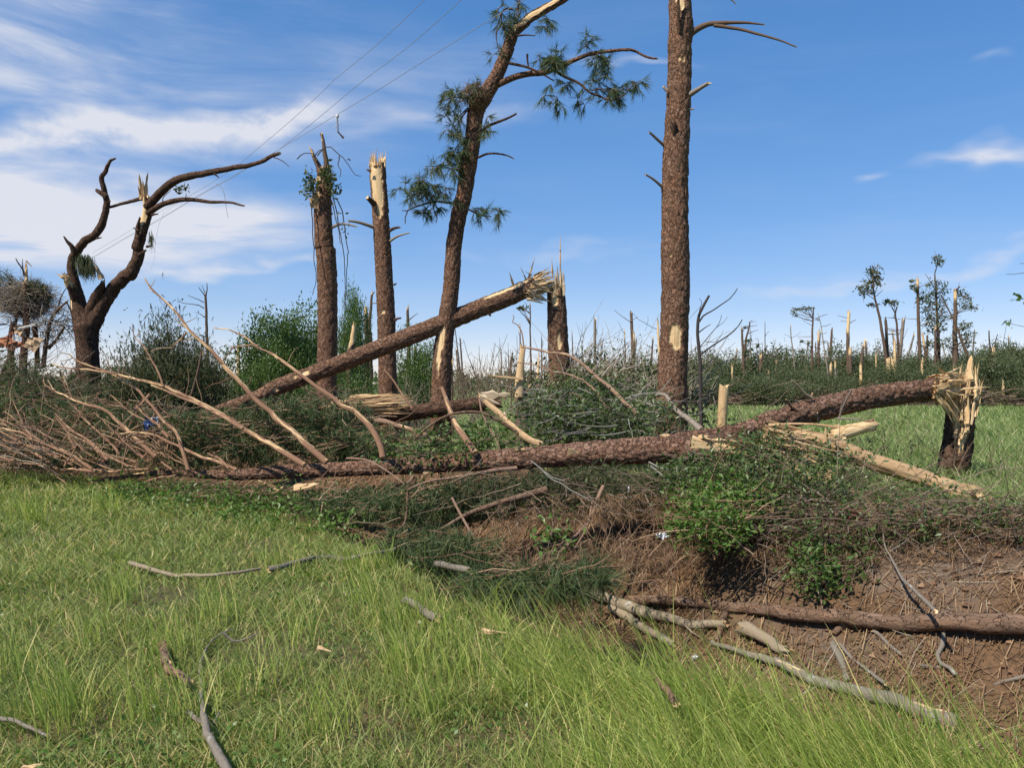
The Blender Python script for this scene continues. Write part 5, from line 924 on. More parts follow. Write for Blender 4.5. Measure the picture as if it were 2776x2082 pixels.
heap('brush_heap', 'shadowed needle brush hanging under the thick part of the long log', 'brush', [('q2 200,1620', 8.9, (0.75, 0.3, 0.20)), ('q2 500,1600', 8.8, (0.7, 0.3, 0.22)), ('q2 800,1630', 8.5, (0.6, 0.3, 0.18)), ('q1 1500,1640', 9.3, (0.7, 0.3, 0.20)), ('q2 1050,1600', 8.5, (0.5, 0.3, 0.2))], 403, 260, (0.2, 0.8), 0.007, nne=1300, nmat='dark_needles', nl=0.18, tmat='twig', nle=900, ls=0.05, lmat='scrub_leaves', group='brush heaps')
heap('brush_heap', 'brown and green needle brush under the middle of the long log, above the grass', 'brush', [('q1 1200,1690', 9.6, (0.8, 0.4, 0.17)), ('q1 900,1680', 10.0, (0.8, 0.4, 0.16)), ('q1 600,1680', 10.7, (0.7, 0.4, 0.14)), ('r1 900,150', 9.2, (0.6, 0.3, 0.18)), ('r1 600,150', 9.7, (0.6, 0.4, 0.14))], 404, 300, (0.2, 0.8), 0.006, (0.8, 0.2, 0.12), 'red_twig', nne=1100, nmat='pine_needles', nle=2400, ls=0.05, lmat='scrub_leaves', group='brush heaps')
heap('brush_heap', 'low dark brush with reddish twigs beside the grass edge, below the long log\'s thin part', 'brush', [('q0 1500,1640', 11.3, (0.8, 0.35, 0.10)), ('q1 200,1650', 10.9, (0.9, 0.35, 0.12)), ('q0 1100,1590', 12.1, (0.8, 0.3, 0.07))], 405, 200, (0.15, 0.5), 0.007, tmat='red_twig', nne=300, nmat='dark_needles', nle=900, ls=0.05, lmat='broad_leaves', group='brush heaps')
heap('broken_treetop', 'broken pine crown with dark drooping needles between the leaning trunk and the long log', 'branch', [('q1 400,1150', 12.6, (0.8, 0.6, 0.40)), ('q1 150,1150', 12.8, (0.8, 0.6, 0.35)), ('q1 450,1300', 12.2, (0.45, 0.4, 0.30)), ('q1 100,1310', 12.8, (0.8, 0.5, 0.28)), ('q1 700,1290', 12.2, (0.7, 0.5, 0.22)), ('q0 1400,1200', 13.2, (0.9, 0.6, 0.30)), ('q0 1350,1370', 13.2, (0.9, 0.5, 0.22))], 406, 420, (0.3, 1.0), 0.009, tmat='red_twig', nne=1500, nmat='pine_needles', nl=0.2, nw=0.009, group='broken crowns', ndir=(0.2, 0, -0.9))
heap('broken_treetop', 'broken pine crown of brown twigs and dark needles behind the stripped branches, far left', 'branch', [('q0 250,1150', 15.0, (1.4, 0.9, 0.55)), ('q0 600,1180', 14.6, (1.2, 0.8, 0.5)), ('q0 900,1200', 14.4, (1.1, 0.8, 0.45)), ('q0 150,1320', 14.4, (1.4, 0.8, 0.30)), ('q0 600,1370', 13.8, (1.2, 0.6, 0.28)), ('q0 -150,1200', 15, (1.2, 0.9, 0.6)), ('q0 1000,1400', 13.2, (0.9, 0.5, 0.22))], 407, 620, (0.3, 1.3), 0.007, (0.8, 0.2, -0.45), 'red_twig', flat=0.6, nle=1400, ls=0.06, lmat='broad_leaves', nne=800, nmat='pine_needles', nl=0.2, nw=0.010, group='broken crowns')
heap('broken_treetop', 'heap of pale stripped twigs at the left edge on the grass', 'branch', [('q0 150,1330', 13.4, (1.0, 0.4, 0.30)), ('q0 350,1400', 13.2, (0.9, 0.4, 0.2)), ('q0 0,1300', 13.6, (0.7, 0.4, 0.4))], 408, 80, (0.3, 1.2), 0.010, (0.75, 0.1, -0.5), 'pale_twig', nne=60, nmat='brown_needles', flat=0.5, group='broken crowns')
heap('leafy_brush', 'bright green leafy shoots on the bank behind the long log, under the leaning stripped pole', 'brush', [('q1 980,1340', 11.3, (0.55, 0.4, 0.22)), ('q1 1250,1330', 11.0, (0.7, 0.4, 0.25)), ('q1 1500,1310', 10.8, (0.5, 0.4, 0.25))], 409, 120, (0.2, 0.7), 0.006, nle=1500, ls=0.07, lmat='broad_leaves', group='brush heaps')
heap('broken_treetop', 'brown tangle of dead boughs below the lodged building debris at the left edge', 'branch', [('q0 60,900', 18.5, (1.0, 0.8, 0.5)), ('q0 250,930', 18.0, (0.9, 0.8, 0.4)), ('q0 -100,850', 19, (1.0, 0.8, 0.7)), ('q0 400,960', 17.5, (0.7, 0.6, 0.35)), ('q0 100,1030', 16.5, (1.4, 0.8, 0.4))], 424, 380, (0.3, 1.2), 0.008, (0.7, 0.2, 0.5), 'twig', flat=0.7, nne=260, nmat='pine_needles', nl=0.2, nw=0.011, nle=1500, ls=0.07, lmat='scrub_leaves', group='broken crowns')
# the twiggy pile on the right bank
heap('brush_pile', 'wide pile of thin brown twigs lying along the right bank below the pale trunk', 'brush', [('r3 300,230', 7.5, (0.9, 0.5, 0.17)), ('r3 700,230', 7.3, (1.0, 0.5, 0.17)), ('r3 1100,240', 7.1, (0.9, 0.5, 0.14)), ('r3 100,150', 7.9, (0.7, 0.4, 0.2)), ('r3 1450,250', 6.9, (0.6, 0.5, 0.14)), ('r3 450,120', 8.1, (0.7, 0.3, 0.12))], 410, 1000, (0.2, 1.3), 0.005, (1, 0.25, 0.03), 'twig', nle=5600, ls=0.045, lmat='bank_leaves', nne=400, nmat='brown_needles', nl=0.12, nw=0.005, flat=0.5, group='brush heaps')
heap('brush_pile', 'leafy twig tangle just below the torn end of the long log', 'brush', [('m8 900,900', 7.9, (0.8, 0.5, 0.26)), ('m8 1300,850', 8.0, (0.6, 0.5, 0.25)), ('m8 500,750', 8.2, (0.6, 0.4, 0.22))], 411, 150, (0.2, 0.9), 0.005, (1, 0.2, -0.15), 'twig', nle=3600, ls=0.045, lmat='bank_leaves', group='brush heaps')
heap('leafy_shrub', 'glossy bright green shrub on the bank, lowest leafy clump left of the twig pile', 'shrub', [('m8 300,1180', 7.4, (0.34, 0.3, 0.17)), ('m8 520,1080', 7.6, (0.42, 0.3, 0.17)), ('m8 220,1310', 7.2, (0.26, 0.3, 0.12)), ('m8 700,1000', 7.7, (0.34, 0.3, 0.13)), ('m8 420,1300', 7.2, (0.28, 0.3, 0.12))], 412, 170, (0.2, 0.6), 0.005, tmat='red_twig', nle=4200, ls=0.05, lmat='bright_leaves', group='bank shrubs')
heap('leafy_shrub', 'darker green shrub clump directly below the splintered wood of the long log', 'shrub', [('m8 700,620', 8.2, (0.42, 0.3, 0.26)), ('m8 350,760', 8.1, (0.5, 0.3, 0.2)), ('m8 150,850', 8.0, (0.3, 0.3, 0.16)), ('m8 1000,420', 8.5, (0.35, 0.25, 0.2))], 413, 80, (0.2, 0.6), 0.006, nle=3200, ls=0.045, lmat='bank_leaves', group='bank shrubs')
heap('leafy_shrub', 'small green leafy clump at the lip of the grey clay patch', 'shrub', [('r3 400,480', 6.9, (0.34, 0.22, 0.17)), ('r3 520,420', 7.1, (0.2, 0.2, 0.12)), ('r3 300,560', 6.7, (0.2, 0.2, 0.1))], 414, 50, (0.2, 0.5), 0.005, nle=1100, ls=0.055, lmat='broad_leaves', group='bank shrubs')
heap('leafy_shrub', 'tiny green seedling on the brown bank left of the white litter', 'shrub', [('m7 400,740', 7.6, (0.13, 0.1, 0.08)), ('m7 430,860', 7.4, (0.08, 0.08, 0.07)), ('m7 505,590', 7.9, (0.05, 0.05, 0.06))], 415, 10, (0.1, 0.2), 0.004, nle=130, ls=0.06, lmat='bright_leaves', group='bank shrubs')
heap('leafy_shrub', 'green and yellow leaf clump half way up the twig pile, right of the splinters', 'shrub', [('q3 480,1500', 8.7, (0.35, 0.25, 0.2)), ('q3 380,1420', 8.9, (0.3, 0.2, 0.15)), ('q3 1000,1640', 8.5, (0.3, 0.25, 0.1))], 416, 60, (0.2, 0.5), 0.005, nle=900, ls=0.06, lmat='bank_leaves', group='bank shrubs')
heap('weed_clump', 'sparse bare weed stems in the meadow between the post and the right stump', 'shrub', [('q3 740,1300', 10.8, (0.5, 0.4, 0.25)), ('q3 950,1450', 10.6, (0.5, 0.4, 0.2)), ('q3 1450,1500', 10.3, (0.6, 0.4, 0.25)), ('q2 1480,1130', 12.5, (0.5, 0.4, 0.2))], 417, 130, (0.3, 0.9), 0.004, (0.2, 0.1, 0.9), 'twig', nle=260, ls=0.04, lmat='scrub_leaves', group='bank shrubs')
heap('root_tangle', 'dark tangle of roots and dead stems hanging over the top of the ditch bank', 'brush', [('m7 700,480', 8.0, (0.6, 0.3, 0.14)), ('m7 1300,440', 7.9, (0.6, 0.3, 0.14)), ('m7 1700,480', 7.6, (0.4, 0.3, 0.12)), ('m7 250,560', 8.2, (0.5, 0.3, 0.12)), ('r3 200,420', 7.0, (0.5, 0.3, 0.1)), ('r3 700,400', 6.9, (0.5, 0.3, 0.1)), ('r3 1200,420', 6.7, (0.5, 0.3, 0.08))], 425, 240, (0.15, 0.6), 0.005, (0.4, -0.3, -0.6), 'twig', nne=300, nmat='brown_needles', nl=0.13, nw=0.005, flat=0.8, group='bank shrubs')
heap('dead_weeds', 'tuft of thin dry stems standing on the brown bank below the thick log', 'weeds', [('m7 1050,800', 7.3, (0.35, 0.3, 0.12)), ('m7 1250,850', 7.2, (0.35, 0.3, 0.12)), ('m7 850,900', 7.2, (0.25, 0.3, 0.10)), ('m7 1500,900', 7.0, (0.3, 0.3, 0.08)), ('m7 1150,1080', 6.8, (0.3, 0.2, 0.08))], 422, 170, (0.12, 0.40), 0.003, (0.25, 0.1, 0.7), 'red_twig', nne=120, nmat='straw', nl=0.12, nw=0.004, group='bank shrubs')
heap('dead_weeds', 'sparse dry stems on the brown bank under the reddish fallen limb', 'weeds', [('m7 150,900', 7.6, (0.4, 0.3, 0.10)), ('m7 500,1000', 7.2, (0.3, 0.3, 0.08))], 423, 90, (0.1, 0.35), 0.003, (0.3, 0.1, 0.6), 'red_twig', nne=60, nmat='straw', nl=0.12, nw=0.004, group='bank shrubs')
# needle sprays lying on the grass edge
heap('needle_spray', 'fresh dark green pine needle spray on the grass edge, above the tan log', 'branch', [('r1 1230,620', 6.3, (0.32, 0.22, 0.10)), ('r1 1380,570', 6.5, (0.28, 0.2, 0.10)), ('r2 60,650', 6.3, (0.3, 0.2, 0.10)), ('r2 180,560', 6.5, (0.25, 0.2, 0.10)), ('r2 400,590', 6.4, (0.2, 0.15, 0.10)), ('r2 450,500', 6.8, (0.15, 0.12, 0.08))], 418, 40, (0.2, 0.6), 0.006, tmat='red_twig', nne=250, nmat='pine_needles', nl=0.21, nw=0.006, per=16, group='needle sprays')
heap('needle_spray', 'dull green pine needle spray at the foot of the reddish fallen limb', 'branch', [('r1 950,360', 8.0, (0.5, 0.3, 0.13)), ('r1 1150,400', 7.6, (0.4, 0.3, 0.12)), ('r1 640,390', 8.6, (0.3, 0.2, 0.06))], 419, 40, (0.2, 0.6), 0.006, tmat='red_twig', nne=260, nmat='pine_needles', nl=0.20, nw=0.007, group='needle sprays')
# low green weeds at the head of the mown grass
heap('weed_patch', 'bright green leafy weeds along the shade line at the foot of the long log', 'weeds', [('r0 900,90', 11.6, (1.0, 0.5, 0.10)), ('r0 1250,140', 10.6, (0.9, 0.5, 0.10)), ('r1 100,190', 10.0, (0.7, 0.5, 0.10)), ('r1 350,280', 9.0, (0.6, 0.4, 0.09)), ('r1 800,560', 7.6, (0.7, 0.4, 0.07)), ('r1 400,650', 7.3, (0.4, 0.4, 0.05))], 420, 0, nle=3600, ls=0.055, lmat='bright_leaves', group='bank shrubs')
# curved dead vines below the thick log
vs = [('m7 215,0 330,80 400,150 520,210 600,280 700,340 790,390 900,450 1000,500 1100,520', 8.2, 0.007, 'pale grey wiry vine trailing below the long log from its middle'), ('m7 1370,50 1450,120 1520,190 1600,240 1660,270 1720,330 1790,380', 8.2, 0.008, 'pale grey wiry vine trailing from the thick end of the long log'), ('m7 960,320 1080,350 1180,340 1260,310 1340,270', 8.3, 0.006, 'thin wiry vine sagging in the shade under the long log'), ('q2 850,1430 920,1470 1000,1480 1060,1480 1110,1500', 8.6, 0.010, 'curly dead vine on the front of the thick log'), ('q2 1010,1490 1050,1440 1100,1400 1150,1370', 8.6, 0.009, 'forked dry vine twig near the torn end of the log'), ('q2 90,1420 160,1480 220,1530 300,1560', 8.7, 0.006, 'pale thin wire-like twig hanging over the log front')]
for i_, (s, d, r_, lb) in enumerate(vs):
    mb = MB(); p = W(s, (d, d - 0.3)); tube(mb, p, [r_, r_ * 0.6], 5, 0.06, wob=0.03, seed=i_ + 2, rough=0.1); single('dead_vine', mb, [M['grey_twig'], M['grey_twig']], lb, 'vine', p[0], 'dead vines on the log')

# ------------------------------------------------------------------ logs and sticks in the ditch and on the grass
def stick(name, label, spec, d, w0, w1, m, k=k4, sides=9, cat='branch', group='sticks on the ground', extra=(), seed=1, mid=None, capm='wood', bare=(), wob=0.03, jag=0.03, bark=0.0, step=0.05):
    if d == 'ground':
        h_ = np.array(hits(spec, 0.0)); r_ = np.interp(arc(px(spec)), [0, .5, 1], [w0, (w0 + w1) / 2 if mid is None else mid, w1]) * k / 2 * h_ / F
        h_ = np.array([hit(a, b, q) for (a, b), q in zip(px(spec), r_)]); a_ = arc(px(spec)); L_ = np.polyval(np.polyfit(a_, h_, 1 if len(h_) < 8 else 2), a_); L_ = L_ - max(0.0, float(np.percentile(L_ - h_, 80))) - 0.03; h_ = L_; d = list(h_)
        p = np.array([P(a, b, q) for (a, b), q in zip(px(spec), h_)]); extra = [(s_, hits(s_, 0.05), a, b) if e_ != 'up' else (s_, e_, a, b) for s_, e_, a, b in extra]
    else: p = W(spec, d)
    root = thing(name, label, cat, p[0], group); mb = MB()
    rr = rad([w0, w1] if mid is None else [w0, mid, w1], d, k)
    tube(mb, p, rr, sides, step, seed=seed, rough=0.30, wob=wob, jag=(jag, jag), bare=bare, bark=bark, plate=(0.04, 0.07)); part('stem', mb, [M[m], M[capm]], root)
    for i_, (s, dd, a, b) in enumerate(extra): branch(root, s, dd, a, b, m, 'twig', seed=seed + i_ + 1, k=k, wob=0.008)
    return root
stick('fallen_log', 'reddish pine log lying across the ditch at the right edge', 'r2 640,690 820,700 1000,712 1200,735 1485,752 | r3 120,770 350,795 500,805 750,818 1000,820 1250,822 1500,828 1700,835', 'ground', 54, 98, 'red_bark', sides=40, cat='log', group='logs in the ditch', seed=51, mid=76, bark=0.008, step=0.03,
      bare=[patch('r2 1040,698', 6.6, 0.08, 0.035, 0.10), patch('r2 1385,745', 6.3, 0.09, 0.03, 0.05), patch('r3 290,792', 6.1, 0.08, 0.02, 0.035), patch('r2 730,735', 6.8, 0.07, 0.02, 0.05)], extra=[('r2 860,690 800,600 740,530 700,490 680,430 620,360 580,310 550,210', (6.8, 7.2), 44, 14), ('r2 720,505 650,520 560,540 500,560', (6.9, 7.0), 22, 10), ('r3 470,820 430,850 395,888', (5.9, 5.75), 46, 38), ('r2 1200,770 1170,870 1150,930', (6.3, 6.1), 44, 34), ('r3 190,770 175,720', (6.1, 6.1), 26, 22), ('r3 470,780 475,752', (5.9, 5.9), 20, 16)])
stick('fallen_log', 'tan lichen-patched log slanting down into the ditch from the needle spray', 'r2 330,580 420,630 500,680 640,735 780,782 880,800 1000,842 1100,825 1200,822', 'ground', 52, 40, 'tan_bark', sides=20, cat='log', group='logs in the ditch', seed=52, mid=66, extra=[('r2 790,765 880,790 960,830 1010,880 1060,910', (6.2, 6.0), 24, 10), ('r2 540,735 640,790 720,850 830,910 900,950', (6.2, 5.8), 60, 40)])
stick('fallen_log', 'thick bark-covered slab log behind the lichen log in the ditch', 'r2 1300,850 1380,880 1485,930 | r3 60,950 120,975', 'ground', 90, 50, 'tan_bark', sides=20, cat='log', group='logs in the ditch', seed=53, jag=0.08)
stick('fallen_log', 'long grey lichen-covered log lying along the ditch edge in the tall grass', 'r2 1130,945 1300,990 1485,1050 | r3 60,1045 150,1095 260,1150 450,1205 620,1250 800,1310 950,1365 1090,1415', 'ground', 26, 78, 'grey_bark', sides=22, cat='log', group='logs in the ditch', seed=54, mid=62, bare=[patch('r3 990,1390', 4.5, 0.07, 0.16, 0.16)], extra=[('r2 1140,948 1125,935', 5.7, 30, 26)])
stick('stick', 'mottled black and white stick standing in the ditch under the reddish log', 'r3 385,945 410,1000 440,1080 470,1160', 'ground', 42, 40, 'grey_bark', seed=55, group='sticks in the ditch')
stick('stick', 'long white curved twig crossing above the reddish log onto the clay', 'r3 668,275 690,370 740,470 790,570 860,650 920,705 978,765', (7.0, 5.7), 8, 22, 'grey_bark', seed=56, group='sticks in the ditch', extra=[('r3 715,412 770,380 820,345', (6.6, 6.7), 10, 5), ('r3 668,290 640,240 600,180 560,130', (7.0, 7.2), 8, 5)])
stick('stick', 'white forked twig hanging below the reddish log in the ditch', 'r3 1020,875 1012,950 995,1010 1030,1075 1080,1100 1120,1145', 'ground', 26, 26, 'grey_bark', seed=57, group='sticks in the ditch', extra=[('r3 1050,1085 960,1075 890,1070', (5.1, 5.1), 20, 14)])
stick('stick', 'pale thin stick running down from the mottled stick to the lichen log', 'r3 425,945 480,1010 560,1085 630,1140 700,1190', 'ground', 18, 22, 'grey_bark', seed=58, group='sticks in the ditch')
stick('stick', 'pale stick below the middle of the reddish log', 'r3 615,870 680,930 740,975 785,1005', 'ground', 22, 20, 'grey_bark', seed=59, group='sticks in the ditch')
stick('stick', 'light grey stick entering the ditch from the right edge', 'r3 1560,1105 1485,1130 1400,1150 1315,1175', 'ground', 30, 16, 'grey_bark', seed=60, group='sticks in the ditch')
stick('stick', 'white branch poking out of the twig pile at the right edge', 'r3 1560,335 1485,328 1300,322 1150,322 1000,330 940,335', (6.9, 7.1), 22, 14, 'grey_bark', seed=61, group='sticks in the ditch')
stick('stick', 'long pale twig lying along the top of the twig pile', 'm8 300,1320 480,1290 650,1255 800,1225 950,1200 1150,1190 1350,1190 1480,1205 1570,1240', (7.5, 7.4), 14, 10, 'tan_bark', k=PAN['m8'][2], seed=62, group='sticks in the ditch', sides=7)
stick('stick', 'white-ended grey twig in the middle of the twig pile', 'm8 1170,1000 1260,985 1400,1000 1550,1015 1700,1040 1820,1050', (7.6, 7.4), 16, 12, 'grey_bark', k=PAN['m8'][2], seed=63, group='sticks in the ditch', sides=7)
stick('stick', 'thin brown twig rising right across the twig pile', 'm8 1470,1340 1600,1250 1750,1180 1900,1130 | r3 440,180 480,155 640,140 800,145', (7.3, 7.3), 12, 14, 'branch_bark', k=PAN['m8'][2], seed=64, group='sticks in the ditch', sides=7)
stick('stick', 'slim twig sweeping along the bottom of the twig pile', 'r3 20,580 150,480 260,410 330,370 520,320 700,270 850,235 980,215 1040,165 1075,110', (7.0, 7.4), 9, 12, 'grey_bark', seed=65, group='sticks in the ditch', sides=7)
mb = MB(); a, b = W('r3 960,310', 7.1)[0], W('r3 1330,270', 6.9)[0]; tube(mb, W('r3 960,312 1080,318 1170,300 1250,280 1330,272', (7.1, 6.9)), rad([20, 44, 40, 30, 18], 7, k4), 10, 0.04, flat=0.5, fibre=0.008, seed=66, rough=0.2, jag=(0.08, 0.03), barek=1)
single('wood_strip', mb, [M['eaten_wood'], M['wood']], 'orange strip of torn wood on the right part of the twig pile', 'wood', a, 'torn wood scraps')
# sticks in the grass
def on_grass(spec, up=0.05):
    xy = px(spec); o = []
    for a, b in xy: o.append(EYE * F / (b - 1041) * (EYE - up) / EYE)
    return o
def gstick(name, label, spec, w0, w1, m, extra=(), seed=1, up=0.03, **kw):
    ds = on_grass(spec, up); stick(name, label, spec, ds, w0, w1, m, seed=seed, extra=extra, **kw)
gstick('stick', 'grey crooked stick in the near grass with a forked bent tip', 'r0 1320,1720 1300,1659 1255,1570 1220,1480 1180,1380 1160,1250 1148,1150 1155,1060 1170,1010 1215,930 1270,875 1325,850', 46, 10, 'grey_bark', seed=71, up=0.10, extra=[('r0 1280,880 1330,925 1370,932 1430,915 1480,885', (4.75, 4.75), 16, 8), ('r0 1175,1400 1120,1375 1085,1345', (3.9, 3.95), 36, 26), ('r0 1215,1420 1240,1380 1255,1345', (3.85, 3.9), 24, 12)])
gstick('stick', 'long grey branch lying flat in the grass, left of the needle spray', 'r1 60,520 130,505 250,475 340,455 430,445 460,460 540,448 640,430 800,400 920,375', 34, 14, 'grey_bark', seed=72, up=0.08, extra=[('r1 125,500 150,460', (7.35, 7.5), 14, 7), ('r1 340,455 360,420', (7.7, 7.8), 10, 5)])
gstick('stick', 'brown broken branch with an orange split end, lying in the left grass', 'r0 1500,515 1350,535 1200,548 1050,550 960,535 890,515 800,495 745,482', 16, 30, 'tan_bark', seed=73, up=0.08, bare=[(W('r0 840,505', 7.0)[0], 0.05, 0.22)])
gstick('bark_chunk', 'short reddish bark-covered log piece in the left grass', 'r0 925,945 940,985 955,1030 965,1065', 52, 50, 'red_bark', seed=74, up=0.08, cat='log')
gstick('bark_chunk', 'second reddish log piece just below the first in the left grass', 'r0 965,1085 1010,1120 1050,1150 1075,1170', 56, 46, 'red_bark', seed=75, up=0.08, cat='log')
gstick('stick', 'pale bare stick at the left edge of the near grass', 'r0 -60,1365 60,1378 130,1405 200,1435 270,1465', 28, 16, 'grey_bark', seed=76, up=0.07)
gstick('bark_chunk', 'grey flaky bark chunk in the middle of the near grass', 'r1 845,695 900,725 960,765 1045,815', 50, 48, 'grey_bark', seed=77, up=0.10, cat='log')
gstick('stick', 'broken white-barked stick at the edge of the ditch brush', 'r1 1015,488 1080,500 1140,515 1210,535', 40, 36, 'grey_bark', seed=78, up=0.04)
gstick('bark_chunk', 'small brown bark piece sunk in the tall leaning grass', 'r2 810,1160 850,1220 900,1290', 44, 40, 'red_bark', seed=79, up=0.22, cat='log')
for i_, (s, e_, w_, lb) in enumerate([('r1 1285,868', 'r1 1455,885', 0.045, 'pale yellow wood slab in the grass near the ditch edge'), ('r1 340,965', 'r1 410,995', 0.035, 'small pale wood chip in the centre-left grass'), ('r1 270,1360', 'r1 330,1390', 0.04, 'small tan chip in the near grass'), ('r1 1150,790', 'r1 1165,800', 0.05, 'torn tan splinter beside the grey bark chunk'), ('r0 130,1659', 'r0 230,1640', 0.04, 'brown chip at the bottom edge of the grass')]):
    dd = EYE * F / (px(s)[0][1] - 1041) * 0.95; mb = MB(); a, b = W(s, dd)[0], W(e_, dd)[0]; L_ = max(np.linalg.norm(b - a), 0.05); shard(mb, a, b - a, L_ * 1.2, w_ * 0.7, 0.5, seed=400 + i_, blunt=0.25, rings=6); single('wood_chip', mb, M['wood'], lb, 'wood chip', a, 'wood chips on the grass', smooth=False)
# dry reed stalks by the ditch bottom
g = np.random.default_rng(44); mb = MB(); n = 46; xs = 2076 + (700 + 330 * g.random(n)) * k4; ys = 1300 + (1180 + 220 * g.random(n)) * k4
A = np.array([P(a, b, 4.7 + 0.5 * g.random()) for a, b in zip(xs, ys)]); A[:, 2] = gz(A[:, 0], A[:, 1]); B = A + np.stack([g.normal(0, .04, n), g.normal(0, .04, n), 0.12 + 0.25 * g.random(n)], -1); twigs(mb, A, B, 0.005, 0.004, 3, 4, 0.03, seed=4)
single('reed_stubble', mb, M['red_twig'], 'clump of brown broken reed stalks in the ditch bottom', 'reeds', A[0], kind='stuff')

# ------------------------------------------------------------------ litter
def scrap(spec_pts, d, m, name, label, cat, seed, thick=0.006, group=None, crumple=0.03, n=6, grow=1.0):
    """a crumpled sheet from four pixel corners"""
    c = W(spec_pts, d); c = c.mean(0) + (c - c.mean(0)) * grow; g = np.random.default_rng(seed); u = np.linspace(0, 1, n + 1); U, V_ = np.meshgrid(u, u)
    p = (c[0][None, None] * ((1 - U) * (1 - V_))[..., None] + c[1] * (U * (1 - V_))[..., None] + c[2] * (U * V_)[..., None] + c[3] * ((1 - U) * V_)[..., None])
    p = p + g.normal(0, crumple, p.shape) * np.array([0.5, 1, 0.5]); p = p.reshape(-1, 3); i = np.arange(n)[:, None] * (n + 1); j = np.arange(n)[None]; q = np.stack([i + j, i + j + 1, i + n + 2 + j, i + n + 1 + j], -1).reshape(-1, 4)
    nv = len(p); b = p + np.array([0, thick, 0]); per = np.r_[np.arange(n), np.arange(n) * (n + 1) + n, (n * (n + 1) + np.arange(n, 0, -1)), np.arange(n, 0, -1) * (n + 1)]
    side = np.stack([per, np.roll(per, -1), np.roll(per, -1) + nv, per + nv], -1)
    mb = MB(); mi = np.zeros(len(q), int)
    if isinstance(m, list): mi = (np.arange(len(q)) * 7 + g.integers(0, 2, len(q)) * 3) % len(m)
    mb.add(np.vstack([p, b]), np.vstack([q, q[:, ::-1] + nv, side[:, ::-1]]), None, np.r_[mi, mi, np.zeros(len(side), int)])
    return mb, c[0], (m if isinstance(m, list) else [m])
mb, o_, mm = scrap('s 392,1132 428,1129 430,1152 392,1164', 13.0, [M['blue_plastic'], M['light_plastic'], M['blue_plastic'], M['white_litter']], '', '', '', 3, crumple=0.025, n=5)
single('plastic_scrap', mb, mm, 'crumpled blue and white plastic scrap caught in the stripped branches', 'litter', o_, smooth=False)
mb, o_, mm = scrap('r2 800,318 850,303 875,325 845,345', 7.2, M['white_litter'], '', '', '', 4, crumple=0.012, n=5); single('paper_scrap', mb, mm, 'crumpled white scrap on the brown ditch bank', 'litter', o_, smooth=False)
mb, o_, mm = scrap('r3 490,170 540,195 590,240 470,235', 7.2, M['red_scrap'], '', '', '', 5, crumple=0.02, n=4); single('metal_scrap', mb, mm, 'dark red flat scrap lying on the twig pile', 'litter', o_, smooth=False)
mb = MB(); p = W('m7 1158,250 1160,300', 8.2); tube(mb, p, [0.008, 0.012, 0.004], 6, 0.02, seed=2); single('plastic_scrap', mb, [M['white_litter'], M['white_litter']], 'tiny white strip hanging in the shade under the log', 'litter', p[0])
for (s, lb) in [('r2 1010,415', 'small white fleck on the brown bank right of the white scrap'), ('r2 725,615', 'pale round chip on the straw above the tan log'), ('m7 1290,1220', 'pale tan leaf on the straw beside the tan log')][:2]:
    p = W(s, 6.9)[0]; p[2] = gz1(p[0], p[1]) + 0.03; mb = MB(); shard(mb, p, (1, 0, 0.2), 0.06, 0.05, 0.3, seed=len(lb), blunt=0.6); single('litter_fleck', mb, M['white_litter'] if 'white fleck' in lb else M['wood'], lb, 'litter', p, smooth=False)
for s, rr_, lb in [('r3 1250,535', 0.035, 'pine cone on the brown bank near the right edge'), ('r3 700,548', 0.03, 'dry leaf chip above the clay patch')]:
    p = W(s, 6.6)[0]; p[2] = gz1(p[0], p[1]) + rr_ * 0.7; mb = MB(); tube(mb, np.array([p - [rr_, 0, 0], p - [rr_ * .5, 0, 0], p + [rr_ * .4, 0, .004], p + [rr_ * 1.1, 0, .008]]), [rr_ * .35, rr_ * .8, rr_ * .75, rr_ * .2], 10, 0.008, bark=0.012, plate=(0.012, 0.012), seed=9); single('pine_cone', mb, [M['dark_bark'], M['dark_bark']], lb, 'pine cone', p) if 'cone' in lb else None

